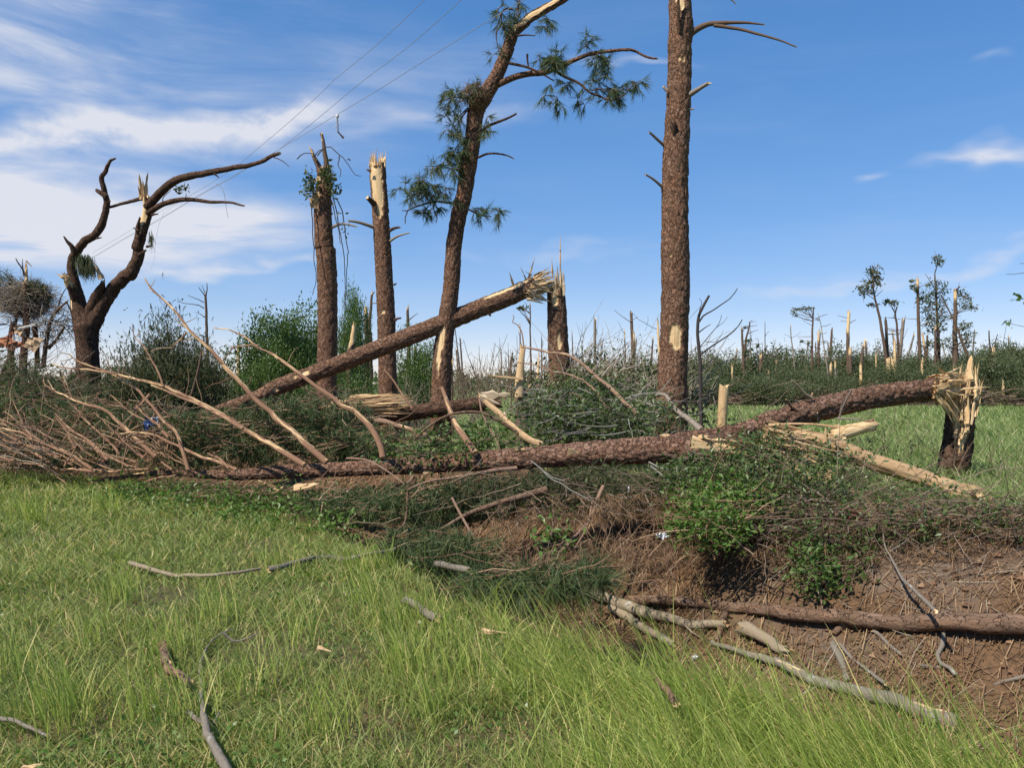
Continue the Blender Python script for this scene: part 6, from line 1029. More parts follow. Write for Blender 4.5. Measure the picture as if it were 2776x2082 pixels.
# ------------------------------------------------------------------ bushes and scrub
def make_bush(name, seed, w_, h_, nc, per, ls, lmat, tmat='twig', sparse=0.0, droop=False, nstem=14):
    g = np.random.default_rng(seed); root = thing(name, '', '', (0, 0, 0)); lobes = [(np.array([g.normal(0, .22) * w_, g.normal(0, .22) * w_, h_ * (0.30 + 0.42 * g.random())]), np.array([w_ * (0.22 + .16 * g.random()), w_ * (0.22 + .16 * g.random()), h_ * (0.18 + .14 * g.random())])) for _ in range(9)]
    i = g.integers(0, 9, nc); c = np.array([lobes[k][0] for k in i]) + ball(nc, g, 0.75) * np.array([lobes[k][1] for k in i]); c[:, 2] = np.abs(c[:, 2])
    L = np.repeat(c, per, 0) + g.normal(0, 1, (nc * per, 3)) * ls * (1.7 + sparse * 2); L[:, 2] = np.maximum(L[:, 2], 0.03); mb = MB()
    if droop: needles(mb, L, np.tile([0, 0, -0.6], (len(L), 1)) + g.normal(0, .6, (len(L), 3)), ls * 1.5, ls * 0.24, 3, 0.8, 0.4, seed=seed)
    else: leaves(mb, L, ls, seed=seed)
    part('foliage', mb, M[lmat], root, smooth=False)
    mb = MB(); st_ = np.stack([g.normal(0, .12, nstem) * w_, g.normal(0, .12, nstem) * w_, 0 * g.random(nstem) - 0.05], -1); tips = c[g.integers(0, nc, nstem)] * np.array([1, 1, 1.08])
    C = twigs(mb, st_, tips, 0.02 * h_ / 3, 0.006, 6, 4, 0.06, seed=seed); nb = nstem * 5; k = g.integers(0, nstem, nb); A = C[k, g.integers(2, 6, nb)]; twigs(mb, A, A + unit(g.normal(0, 1, (nb, 3)) + [0, 0, .5]) * h_ * .22, 0.009, 0.004, 3, 3, 0.08, seed=seed + 1)
    part('stems', mb, M[tmat], root, kind='stuff'); return root
def place(proto, used, loc, rz, scl, label, cat, group):
    if not used.get(proto.name): o = proto; used[proto.name] = 1; o.location = tuple(float(c) for c in loc); o.rotation_euler = (0, 0, rz); o.scale = scl if hasattr(scl, '__len__') else (scl,) * 3
    else: o = copy_thing(proto, loc, rz, scl)
    o['label'] = label; o['category'] = cat; o['group'] = group; return o
used = {}
broad = [make_bush('leafy_bush', 500 + i, 3.0, 2.8, 900, 20, 0.08, 'broad_leaves', 'twig') for i in range(2)]
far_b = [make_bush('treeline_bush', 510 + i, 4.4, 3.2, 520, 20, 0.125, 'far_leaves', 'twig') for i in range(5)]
scrub = [make_bush('scrub_bush', 520 + i, 2.6, 2.4, 120, 8, 0.075, 'scrub_leaves', 'pale_twig', 1.0, nstem=46) for i in range(4)]
droopy = [make_bush('evergreen_bush', 530 + i, 2.6, 3.2, 380, 14, 0.10, 'dark_needles', 'pale_twig', 0.6, droop=True, nstem=30) for i in range(2)]
def spot(sx, d): x_ = (sx - 1388) / F * d; return np.array([x_, d, gz1(x_, d) - 0.05])
def hgt(y, d, x): return EYE - (y - 1041) / F * d - gz1((x - 1388) / F * d, d)
def bush_at(proto, sx, ytop, d, wpx, label, cat, group, h0, w0, rz=0.0): s_ = hgt(ytop, d, sx) / h0; wv = wpx / F * d / w0; place(proto, used, spot(sx, d), rz, (wv, wv, s_ * 0.98), label, cat, group)
G_ = 'bushes behind the snapped pines'
bush_at(broad[0], 770, 815, 22, 200, 'rounded bright green leafy bush left of the vine-hung pine', 'bush', G_, 2.6, 2.7)
bush_at(broad[1], 745, 860, 21, 170, 'full mid green bush forming the left half of the rounded leafy clump', 'bush', G_, 2.6, 2.7, 2.6)
bush_at(broad[0], 815, 850, 21.4, 140, 'full mid green bush forming the right half of the rounded leafy clump', 'bush', G_, 2.6, 2.7, 4.2)
bush_at(broad[1], 880, 955, 20.5, 150, 'low green bush at the foot of the vine-hung pine', 'bush', G_, 2.6, 2.7, 1.0)
bush_at(broad[0], 960, 770, 25, 100, 'slender leafy tree with pale green leaves between the vine-hung and scarred pines', 'tree', G_, 2.6, 2.7, 2.0)
bush_at(broad[1], 1130, 880, 24, 120, 'sparse leafy bush seen between the scarred pine and the bent pine', 'bush', G_, 2.6, 2.7, 3.0)
bush_at(droopy[0], 455, 845, 20, 190, 'large dark evergreen with drooping needles right of the forked tree', 'tree', G_, 3.0, 2.4)
bush_at(droopy[1], 400, 940, 19, 170, 'lower dark evergreen between the forked tree and the tall evergreen', 'tree', G_, 3.0, 2.4, 1.3)
bush_at(droopy[0], 540, 930, 22, 150, 'small dark evergreen just right of the large drooping evergreen', 'tree', G_, 3.0, 2.4, 2.2)
bush_at(droopy[1], 150, 985, 18, 200, 'dark green pine foliage mass left of the forked trunk', 'bush', G_, 3.0, 2.4, 0.4)
bush_at(droopy[0], 60, 1010, 17, 200, 'dark green low pine foliage at the left edge', 'bush', G_, 3.0, 2.4, 4.0)
sc_list = [(330, 870, 21, 160, 'thin grey scrub right behind the forked trunk'), (250, 1000, 19, 150, 'twiggy scrub in front of the forked trunk'), (620, 985, 21, 180, 'brown dry scrub left of the leafy bush'), (730, 1000, 19.5, 170, 'dry twiggy scrub below the leafy bush'), (850, 1000, 18.5, 160, 'brown scrub beneath the leaning trunk, by the vine-hung pine'),
           (960, 985, 19, 150, 'grey scrub between the vine-hung pine and the scarred pine, under the leaning trunk'), (1080, 990, 20, 150, 'dark scrub right of the scarred pine'), (1180, 1000, 21, 140, 'scrub right behind the bent pine'), (470, 1040, 18, 200, 'low dark scrub in front of the evergreens'), (1500, 985, 22, 170, 'bare thin scrub right of the leaning trunk\'s stump'), (1620, 930, 24, 150, 'tall thin bare scrub left of the tallest pine'), (1560, 1000, 19, 170, 'scrub patch midway between stump and tallest pine'),
           (1740, 905, 22, 110, 'leafy scrub tree touching the left side of the tallest pine'), (1690, 985, 18, 150, 'scrub at the left foot of the tallest pine'), (1300, 1015, 26, 140, 'low scrub in the gap right of the bent pine'), (1440, 1000, 30, 120, 'small scrub just left of the shattered stump')]
for i_, (sx, yt, d, wp, lb) in enumerate(sc_list): bush_at(scrub[i_ % 4], sx, yt, d, wp, lb, 'bush', G_, 2.3, 2.4, i_ * 1.7)
g = np.random.default_rng(61)
for row, (dd, y0, y1, step) in enumerate([(47, 1020, 975, 58), (54, 985, 955, 66), (63, 975, 950, 80)]):
    sx = 1790.0
    while sx < 3150:
        f = np.clip((sx - 1800) / 1000, 0, 1.2); yt = (y0 + (y1 - y0) * f) - 6 + g.normal(0, 22)
        if 2690 < sx < 2800 and row == 1: yt = 930
        if 2440 < sx < 2560 and row == 0: yt = 972
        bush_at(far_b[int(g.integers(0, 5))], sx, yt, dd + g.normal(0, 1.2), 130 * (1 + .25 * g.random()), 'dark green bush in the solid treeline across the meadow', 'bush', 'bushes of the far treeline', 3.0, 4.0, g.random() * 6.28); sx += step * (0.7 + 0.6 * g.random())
# far-off wood along the horizon
g = np.random.default_rng(62); mb = MB(); n = 26000; a = (g.random(n) * 2 - 1) * 1.15; r_ = 95 + 90 * g.random(n); x, y = np.sin(a) * r_, np.cos(a) * r_
top = (2.4 + 1.6 * fbm(np.stack([a * 40, 0 * a, 0 * a], -1), 5, 3)) * (r_ / 110); z = gz(x, y) + top * g.random(n) ** 0.8
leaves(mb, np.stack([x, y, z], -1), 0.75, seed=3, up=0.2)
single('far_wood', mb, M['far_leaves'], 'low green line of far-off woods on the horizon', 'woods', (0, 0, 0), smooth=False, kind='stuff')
g = np.random.default_rng(64); mb = MB(); n = 1150; sx = 1200 + 1900 * g.random(n); dd = 54 + 34 * g.random(n); x = (sx - 1388) / F * dd; A = np.stack([x, dd, gz(x, dd)], -1); hh = (1.8 + 2.6 * g.random(n) ** 1.5) * (0.7 + 0.6 * vnoise(np.stack([sx / 60, 0 * sx, 0 * sx], -1), 3)); B = A + np.stack([g.normal(0, 1.1, n), g.normal(0, .6, n), hh], -1)
C = twigs(mb, A, B, 0.035, 0.014, 4, 3, 0.05, seed=8); k = np.arange(n); twigs(mb, C[k, 2], C[k, 2] + np.stack([g.normal(0, .5, n), g.normal(0, .4, n), .3 + .7 * g.random(n)], -1), 0.02, 0.01, 2, 3, .08, seed=9); twigs(mb, C[k, 3], C[k, 3] + np.stack([g.normal(0, .4, n), g.normal(0, .4, n), .2 + .5 * g.random(n)], -1), 0.018, 0.01, 2, 3, .08, seed=10)
single('bare_thicket', mb, M['twig'], 'grey haze of bare twigs standing along the far treeline', 'thicket', (0, 0, 0), kind='stuff')
# brown fallen debris in front of the treeline
heap('debris_line', 'brown band of fallen trunks and brush along the foot of the far treeline', 'brush', [(f's {sx},1088', 45.5, (2.4, 0.8, 0.5)) for sx in range(1800, 2900, 110)], 421, 900, (0.8, 4.0), 0.03, (1, 0.1, 0.06), 'twig', nle=3000, ls=0.16, lmat='scrub_leaves', flat=0.25)

# ------------------------------------------------------------------ snapped snags of the background
KR4, KR5, KC3, KL2 = PAN['R4'][2], PAN['R5'][2], PAN['C3'][2], PAN['L2'][2]
def snag(label, spec, d, w0, w1, k, m='snag_bark', pale=0.0, br=(), fol=(), name='snag', group='snapped trunks of the background', seed=1, fs=0.35, fmat='far_leaves', stubs=0, jag=0.15, cat='tree', spl=True):
    p = W(spec, d); b = np.array([p[0][0], d, gz1(p[0][0], d)]); root = thing(name, label, cat, b, group); mb = MB(); pts = np.vstack([[b[0], d, b[2] - 0.1], p]) if p[0][2] - b[2] > 0.15 else p
    r = rad(np.r_[w0 * 1.08, np.linspace(w0, w1, len(pts) - 1)], d, k); top = pts[-1]; ln = np.linalg.norm(pts[-1] - pts[-2])
    pale *= 0.5; tube(mb, pts, r, 10, max(0.12, d * 0.004), rough=0.12, wob=0.02, seed=seed, jag=(0, jag if spl else 0.03), bare=[(top - np.array([0.0, r[-1], pale * 0.5]), r[-1] * 3.2, pale * 0.75)] if pale else [])
    part('trunk', mb, [M[m], M['wood']], root)
    if spl: splinters(root, top, (0, 0, 1), float(r[-1]) * 0.9, 5, 0.10 * d / 50 + .05, 0.38 * d / 50 + .08, float(r[-1]) * .5, float(r[-1]) * 1.0, 0.12, 5, seed=seed)
    for i_, (s, a, c) in enumerate(br): branch(root, s, (d, d - 0.3), a, c, m, 'branch', sides=5, k=k, seed=seed + i_, wob=0.03, step=0.25)
    g = np.random.default_rng(seed + 900)
    if stubs:
        mb = MB(); f = g.random(stubs) * 0.7 + 0.25; C, _ = spline(pts, 0.3); A = along(C, f); dr = unit(np.stack([np.where(g.random(stubs) < .5, 1, -1) * 1.0, g.normal(0, .6, stubs), g.normal(.15, .3, stubs)], -1)); twigs(mb, A, A + dr * (0.25 + 0.5 * g.random((stubs, 1))) * d / 45, 0.022 * d / 45, 0.012 * d / 45, 2, 3, .08, seed=seed); part('dead_branches', mb, M['twig'], root, kind='stuff')
    if len(fol):
        mb = MB(); tw = MB()
        for fx, fy, fr in fol:
            o = PAN[spec.split()[0]]; c = P(o[0] + fx * o[2], o[1] + fy * o[2], d + g.normal(0, .3)); R_ = fr * k * d / F; nn = int(12 + 22 * (fr / 60)); leaves(mb, c + g.normal(0, 1, (nn, 3)) * R_ * np.array([.75, .7, .42]), fs * .8, seed=int(fx), asp=.38)
            C, _ = spline(pts, 0.3); q = C[np.argmin(np.linalg.norm(C - (c - [0, 0, 0.4]), axis=1))]; twigs(tw, q[None], c[None], 0.03, 0.015, 4, 3, .05, seed=int(fy)); A = np.repeat(c[None], 4, 0); twigs(tw, A, A + g.normal(0, 1, (4, 3)) * R_ * .7, 0.018, 0.01, 2, 3, .05, seed=int(fy))
        part('needles', mb, M[fmat], root, smooth=False); part('twigs', tw, M['twig'], root, kind='stuff')
    return root
D5 = 50
snag('tall snag with a long pale stripped top, left of the leaning far pine', 'R5 375,1290 372,900 376,740 382,625', D5, 40, 27, KR5, pale=2.2, seed=601, stubs=6, br=[('R5 388,740 420,718 452,700', 9, 5)])
snag('short dark stub close to the right of the pale-topped snag', 'R5 398,1330 396,1120 395,1005', D5 - 1, 46, 30, KR5, seed=602, pale=0.5)
snag('far pine leaning left with a dark tufted crown at its top', 'R5 772,1190 745,980 720,830 700,700 672,580 650,500 632,380 635,260', D5, 36, 12, KR5, seed=603, spl=False, stubs=4, fs=0.30, fol=[(650, 180, 55), (615, 205, 40), (620, 250, 50), (665, 255, 45), (600, 310, 55), (640, 320, 45), (560, 370, 50), (510, 375, 40), (530, 430, 50), (690, 340, 35), (690, 280, 30), (600, 410, 40), (615, 555, 25)], br=[('R5 650,470 690,430 730,398', 8, 4), ('R5 655,560 630,560 605,545', 8, 4)], name='leaning_pine', fmat='dark_needles')
snag('dark snag standing right against the leaning far pine', 'R5 778,1150 768,900 760,710', D5 + 0.6, 36, 26, KR5, seed=604, stubs=6)
snag('crooked far snag with one tuft of needles bent left at its top', 'R5 880,1180 882,1000 882,900 870,740 853,640 875,575', D5 + 1, 30, 14, KR5, seed=605, spl=False, stubs=8, fol=[(810, 530, 45), (845, 525, 30), (775, 520, 25)], br=[('R5 875,575 850,555 820,540', 9, 5), ('R5 860,690 810,685', 7, 4), ('R5 880,700 912,695', 7, 4)], fs=0.3, fmat='dark_needles')
snag('all-pale splintered spike between the leaning far pine and the crooked snag', 'R5 852,1200 850,1060 850,930', D5 - 0.5, 34, 20, KR5, m='stripped_branch', pale=5.0, seed=606)
snag('leaning dark stub midway between pale-topped snag and leaning pine', 'R5 508,1190 518,1080 527,975', D5 - 1, 34, 24, KR5, seed=607)
snag('tall straight snag left of the big far leafy pine', 'R5 1108,1140 1098,850 1090,600 1085,300', D5, 38, 26, KR5, pale=0.5, seed=608, stubs=7, fol=[(1060, 400, 25), (1030, 310, 15), (1030, 362, 15), (1110, 490, 25)], fs=0.3)
snag('small snag with a pale side right of the tall straight snag', 'R5 1165,1080 1150,960 1132,855', D5, 24, 18, KR5, pale=1.2, seed=609)
lf = [(1290, 80, 45), (1315, 105, 40), (1275, 65, 30), (1310, 140, 30)] + [(x_, y_, 55) for x_, y_ in [(1140, 440), (1190, 480), (1150, 510), (1240, 420), (1330, 420), (1200, 570), (1250, 540), (1330, 520), (1380, 560), (1170, 600), (1210, 650), (1330, 620), (1380, 680), (1180, 680), (1250, 700), (1330, 720), (1210, 740), (1250, 770), (1220, 830), (1340, 800), (1190, 950), (1180, 980), (1250, 940), (1330, 950), (1220, 350), (1310, 330), (1340, 390), (1290, 470)]]
snag('big far leafy pine with a thin bare tip carrying one tuft', 'R5 1300,1090 1296,900 1290,750 1280,560 1272,400 1262,290 1262,220 1285,150', D5 + 1, 34, 6, KR5, seed=610, spl=False, fol=lf, fs=0.26, name='far_pine', br=[('R5 1255,370 1210,310 1160,230', 8, 4), ('R5 1270,320 1305,285', 8, 4)])
snag('thick far snag with sparse green branches on its right and a bent tip', 'R5 1470,1110 1468,950 1465,800 1472,600 1466,405', D5 - 1, 58, 30, KR5, seed=611, pale=0.9, fol=[(x_, y_, 50) for x_, y_ in [(1540, 450), (1580, 480), (1600, 560), (1650, 580), (1550, 560), (1500, 420), (1580, 760), (1560, 800), (1600, 850), (1620, 920), (1550, 900), (1600, 970), (1530, 760), (1430, 680), (1400, 900), (1420, 980)]], br=[('R5 1468,410 1490,385 1520,358', 22, 12), ('R5 1480,640 1560,600 1640,580 1690,575', 9, 4), ('R5 1490,960 1580,900 1680,868', 12, 6)], fs=0.26)
snag('bare far trunk leaning left against the thick far snag', 'R5 1640,1200 1600,1080 1560,980 1520,870 1490,790 1440,680 1390,580 1320,450', D5 - 2, 32, 10, KR5, seed=612, spl=False, name='leaning_snag')
snag('short dark snag under the big far leafy pine', 'R5 1266,1080 1266,900 1265,790', D5, 26, 20, KR5, seed=613)
snag('twin-pronged far snag with a hanging pale slab, near the right edge', 'R5 1862,1180 1860,1080 1855,1000', D5, 52, 42, KR5, seed=614, pale=0.7, br=[('R5 1838,1140 1830,1000 1818,900 1815,815', 22, 12), ('R5 1870,1010 1880,930 1902,850', 14, 8)])
snag('splintered pale-footed stub below the leaning far pine', 'R5 790,1290 788,1200 785,1110', D5 - 2, 60, 40, KR5, seed=615, pale=1.2, m='snag_bark')
snag('jagged tan stub right of the pale-footed stub', 'R5 838,1290 835,1200 828,1120', D5 - 2, 56, 30, KR5, seed=616, pale=4, m='pale_snag_bark')
snag('short tan-footed stub right of the pale-topped snag', 'R5 505,1250 503,1210 500,1180', D5 - 2.4, 30, 26, KR5, seed=617, pale=3)
snag('slim pale stick of a snag left of the pale-topped snag', 'R5 248,1400 246,1260 242,1140', D5 - 2.6, 22, 18, KR5, m='pale_snag_bark', seed=618, pale=0.5)
snag('small tan-topped stub left of the slim pale snag', 'R5 198,1260 198,1165', D5 - 1, 32, 28, KR5, seed=619, pale=0.5)
snag('low pale splinter in the dark bushes at the far right', 'R5 1960,1390 1960,1345 1958,1300', 46.0, 26, 12, KR5, m='stripped_branch', seed=620, pale=3)
snag('short pale stub left of the big far leafy pine, in the bushes', 'R5 1132,1180 1130,1130', 47, 26, 22, KR5, m='stripped_branch', seed=621, pale=2)
snag('small pale spike left of the leaning far pine', 'R5 662,1190 660,1130 658,1070', D5, 18, 12, KR5, seed=622, pale=1.5)
D4 = 52
snag('dark broken double snag with crooked side branches, right of the bare sapling', 'R4 860,1090 852,800 840,600 832,465', D4, 46, 25, KR4, seed=630, br=[('R4 870,900 885,720 890,620 925,500 940,420 946,375', 44, 18), ('R4 946,378 965,360 988,348', 9, 6), ('R4 958,385 1000,370 1040,372', 8, 5), ('R4 950,440 1000,430 1058,424', 10, 5), ('R4 925,540 990,510 1068,488', 11, 5), ('R4 885,760 920,715 970,693 1040,688 1110,685 1135,700', 13, 5)], fol=[(935, 640, 45), (885, 455, 25), (1055, 720, 14), (900, 800, 40)], fs=0.28, fmat='dark_needles')
snag('stout snag with a pale knob top and a thin pole leaning on it', 'R4 1098,1080 1100,960 1100,850', D4 - 1, 44, 40, KR4, seed=631, pale=0.35, br=[('R4 1065,1350 1085,1150 1130,920 1165,800 1197,700', 24, 6)])
snag('straight brown stub with a pale top in the middle of the far treeline', 'R4 1326,1220 1322,1080 1318,930', D4 - 1, 36, 30, KR4, seed=632, pale=0.3)
snag('very thin tall pole with two side twigs', 'R4 1592,1170 1570,950 1550,780 1528,560 1520,440', D4, 24, 12, KR4, m='pale_snag_bark', seed=633, br=[('R4 1535,600 1600,570 1662,515', 8, 4), ('R4 1535,600 1480,570 1425,540', 7, 3)])
snag('tall slim far pine with a one-sided thin crown to the left', 'R4 1822,1130 1822,800 1825,560 1835,320 1843,165', D4, 38, 16, KR4, seed=634, spl=False, stubs=5, fol=[(1700, 190, 50), (1760, 185, 45), (1800, 190, 35), (1580, 200, 35), (1565, 245, 30), (1640, 200, 30), (1600, 290, 25), (1680, 650, 25), (1770, 680, 20)], fs=0.2, br=[('R4 1830,430 1740,380 1660,310 1590,250', 7, 3), ('R4 1840,230 1760,200 1700,190', 8, 4), ('R4 1815,650 1700,640 1620,590', 7, 3), ('R4 1840,360 1880,340 1930,370', 7, 3)])
snag('grey thin pole leaning left in front of the far treeline', 'R4 2075,1340 2050,1120 2020,900 1990,720 1960,520 1935,370 1900,260', D4 - 5, 26, 7, KR4, m='pale_snag_bark', seed=635, spl=False, stubs=14, name='leaning_snag')
snag('thick snag with a pale torn flank beside the leaning grey pole', 'R4 1912,1180 1912,900 1912,680 1913,520', D4, 44, 26, KR4, seed=636, pale=1.0, stubs=3)
for i_, (s, dd, a, b, pl, lb) in enumerate([('R4 1210,1230 1212,1180 1212,1130', 50, 44, 34, 3, 'tan chunky stub in the bushes below the pole-propped snag'), ('R4 700,1100 700,1050 700,1005', 50, 28, 22, 3, 'small pale stub left of the dark double snag'), ('R4 290,1200 290,1060 291,935', 55, 20, 17, .3, 'thin brown stub right behind the bare sapling'), ('R4 368,1120 364,980 360,840', 56, 20, 12, .2, 'forked thin stub right of the bare sapling'), ('R4 200,1160 185,1090 165,1030', 54, 28, 14, .6, 'slanting split stub left of the bare sapling'),
                                             ('R4 1800,1320 1800,1260 1805,1195', 47, 30, 22, 3, 'pale torn stub under the tall slim far pine'), ('R4 1465,1390 1470,1350 1475,1320', 46, 26, 16, 3, 'low pale splinter in front of the far bushes'), ('R4 1722,1080 1715,960 1690,840', 54, 10, 7, 0, 'thin sapling with one dark tuft beside the slim far pine'), ('R4 1420,1130 1415,1000 1430,860', 54, 20, 8, 0, 'forked bare small tree left of the thin tall pole'), ('R4 2020,1080 2018,980 2015,890', 54, 26, 22, .6, 'brown stub just behind the leaning grey pole'),
                                             ('R4 735,980 735,925 733,880', 56, 16, 12, 0, 'small dark stub left of the double snag, on the horizon'), ('R4 1745,1140 1750,1100 1755,1050', 52, 60, 40, 3, 'broad tan root-like stub below the slim far pine')]):
    snag(lb, s, dd, a, b, KR4, seed=640 + i_, pale=pl, m='pale_snag_bark' if pl > 2 else 'snag_bark', fol=[(1675, 785, 35)] if 'one dark tuft' in lb else (), fs=0.3, fmat='dark_needles', br=[('R4 1415,1010 1450,960 1478,930', 10, 5), ('R4 1415,1000 1380,960 1345,945', 9, 4)] if 'forked bare' in lb else ([('R4 362,870 352,820', 8, 4), ('R4 364,880 380,800', 8, 4)] if 'forked thin' in lb else ()))
pn = make_bush('loose_pine', 541, 1.8, 1.6, 70, 10, 0.15, 'dark_needles', 'twig', 0.1)
x_ = spot(2092, 54); place(pn, used, (x_[0], 54, 2.6), 0, (1.5, 1.5, 1.05), 'loose dark pine crown above the far bushes, right of the pole-propped snag', 'tree', G_)
x_ = spot(2385, 55); place(pn, used, (x_[0], 55, 2.4), 1.0, (1.2, 1.2, 0.9), 'loose dark pine crown above the far bushes, left of the leaning far pine', 'tree', G_)
DC = 38
for i_, (s, dd, a, b, pl, mt, brr, fol, lb) in enumerate([
    ('C3 318,1120 312,900 306,600 302,300 300,20', 30, 30, 16, .1, 'snag_bark', [('C3 290,130 220,115 130,70', 7, 4), ('C3 292,310 270,270 240,240', 9, 5), ('C3 292,100 260,50 220,0', 8, 5)], [(190, 70, 40), (150, 80, 25), (215, 95, 25)], 'tall thin pole snag just left of the leaning trunk\'s stump'),
    ('C3 460,1020 466,800 465,560', 32, 22, 16, 0, 'snag_bark', [('C3 465,570 455,500', 8, 4), ('C3 467,570 470,440', 9, 4), ('C3 470,640 488,590 490,530', 9, 4)], (), 'forked dead pole behind the stump of the leaning trunk'),
    ('C3 405,1200 408,1050 418,880 422,760', 24, 66, 16, 1.5, 'snag_bark', (), (), 'jagged black and tan split stub right of the shattered stump'),
    ('C3 1085,1150 1060,900 1042,700 1045,600 1065,480', 34, 28, 7, 0, 'grey_bark', [('C3 1045,600 1020,480 985,380 960,290', 7, 2), ('C3 1065,490 1090,400 1115,280', 7, 2), ('C3 1035,480 1050,380 1050,290', 6, 2), ('C3 1060,500 1030,420 1000,330', 5, 2), ('C3 1085,430 1080,340 1090,260', 5, 2), ('C3 1050,660 990,590 900,570', 6, 2)], (), 'pale leafless slender tree in the middle distance'),
    ('C3 900,1150 905,1000 908,920 980,840 1060,745 1120,660 1180,602', 30, 26, 12, 0, 'pale_snag_bark', (), (), 'grey dead trunk bending right, behind the leaning trunk\'s stump'),
    ('C3 1318,1080 1308,900 1290,760 1255,610', 34, 22, 7, 0, 'snag_bark', (), (), 'thin curved bare tree left of the scrub'),
    ('C3 1212,1110 1210,1000 1205,900', 36, 44, 36, 4, 'stripped_branch', (), (), 'orange-tan stub in the middle distance'),
    ('C3 1022,1100 1018,1000 1016,900', 38, 20, 17, 0, 'snag_bark', (), (), 'small dark post-like stub in the middle distance'),
    ('C3 1665,1060 1658,860 1656,640 1650,430', 36, 26, 14, .3, 'snag_bark', [('C3 1650,450 1610,390 1575,300 1545,265', 8, 3), ('C3 1645,560 1600,520 1570,540 1580,380', 6, 2)], (), 'red-brown thin snag, left one of the pair left of the tallest pine'),
    ('C3 1765,1060 1772,880 1780,660 1780,450', 34, 44, 24, .5, 'snag_bark', (), (), 'red-brown snag with a pale tip, right one of the pair left of the tallest pine'),
    ('C3 1385,1040 1382,940 1380,850', 38, 34, 26, 1, 'pale_snag_bark', (), (), 'pale broad stub among the scrub in the middle distance'),
    ('C3 2150,1150 2148,900 2142,600 2135,380 2130,290', 15.2, 62, 22, 1.0, 'dark_bark', [('C3 2110,380 2050,365 1980,330 1900,270 1850,250 1790,190 1740,120', 9, 4), ('C3 1965,320 1972,260 1968,200', 6, 3), ('C3 1940,400 1960,340', 5, 3)], (), 'narrow snag with a pale spiky tip half hidden by the tallest pine'),
    ('C3 530,1180 528,1090 525,1010', 34, 26, 16, 2, 'pale_snag_bark', (), (), 'pale stub touching the left side of the leaning trunk\'s stump'),
    ('C3 570,1180 570,1080 572,980', 36, 22, 14, 1, 'snag_bark', (), (), 'brown stub touching the left side of the leaning trunk\'s stump'),
    ('C3 110,1120 115,1020 118,940', 36, 24, 18, .4, 'snag_bark', (), (), 'thin stub behind the shattered stump\'s pale spike'),
    ('C3 30,1080 25,950 10,820', 40, 20, 6, 0, 'snag_bark', (), [(60, 820, 40), (80, 900, 30)], 'small dark pine sapling left of the shattered stump')]):
    snag(lb, s, dd, a, b, KC3, mt, pl, brr, fol, seed=660 + i_, fs=0.16, fmat='dark_needles')
for i_, (s, dd, a, b, k, pl, mt, brr, lb) in enumerate([
    ('L2 1028,1280 1018,1000 1005,700 990,380 980,100', 30, 46, 30, KL2, 0, 'snag_bark', [('L2 965,265 900,225 810,210 720,205 625,172', 14, 6), ('L2 960,190 900,150 850,130 745,95', 13, 5), ('L2 970,380 910,335 848,308', 12, 5), ('L2 975,100 940,60 895,-10', 16, 8), ('L2 985,100 1000,20 1000,-60', 18, 8), ('L2 972,60 955,20 930,-30', 10, 5), ('L2 980,640 940,600 880,605', 14, 6)], 'tall dead pole with bare branches to the left, right of the drooping evergreen'),
    ('L2 1415,1230 1408,1050 1402,900 1405,755', 25, 52, 42, KL2, 1.5, 'snag_bark', (), 'brown stub with a pale upper half beside the leafy bush'),
    ('L2 640,1659 740,1480 815,1340 880,1080 940,830', 16.5, 34, 26, KL2, 0, 'snag_bark', (), 'slanting thin brown trunk between the evergreen and the dead pole'),
    ('q1 722,680 715,560 722,440 733,345', 27, 26, 14, k_, 0, 'snag_bark', [('q1 725,410 765,405', 8, 4), ('q1 733,350 745,335', 10, 6)], 'thin dead stem, right one of the pair left of the scarred pine'),
    ('q1 697,690 693,560 690,440', 26.5, 28, 22, k_, .3, 'snag_bark', (), 'brown dead stem, left one of the pair left of the scarred pine'),
    ('q1 968,850 965,600 960,440', 26, 26, 16, k_, 0, 'snag_bark', [('q1 965,520 1000,490 1028,472', 8, 3), ('q1 962,560 930,540', 7, 3)], 'twiggy dead stem just right of the scarred pine'),
    ('q1 1010,840 1010,700', 27, 24, 20, k_, 0, 'snag_bark', (), 'short dark stem left of the bent pine, behind leaves'),
    ('q1 590,760 605,650 615,560', 24, 46, 22, k_, .9, 'snag_bark', (), 'torn stub with a pale face between the vine-hung and scarred pines'),
    ('q1 1248,1000 1245,850 1250,770', 22, 14, 10, k_, .3, 'snag_bark', (), 'thin pale stick along the right side of the bent pine')]):
    snag(lb, s, dd, a, b, k, mt, pl, brr, seed=690 + i_)
g = np.random.default_rng(63)
src = None
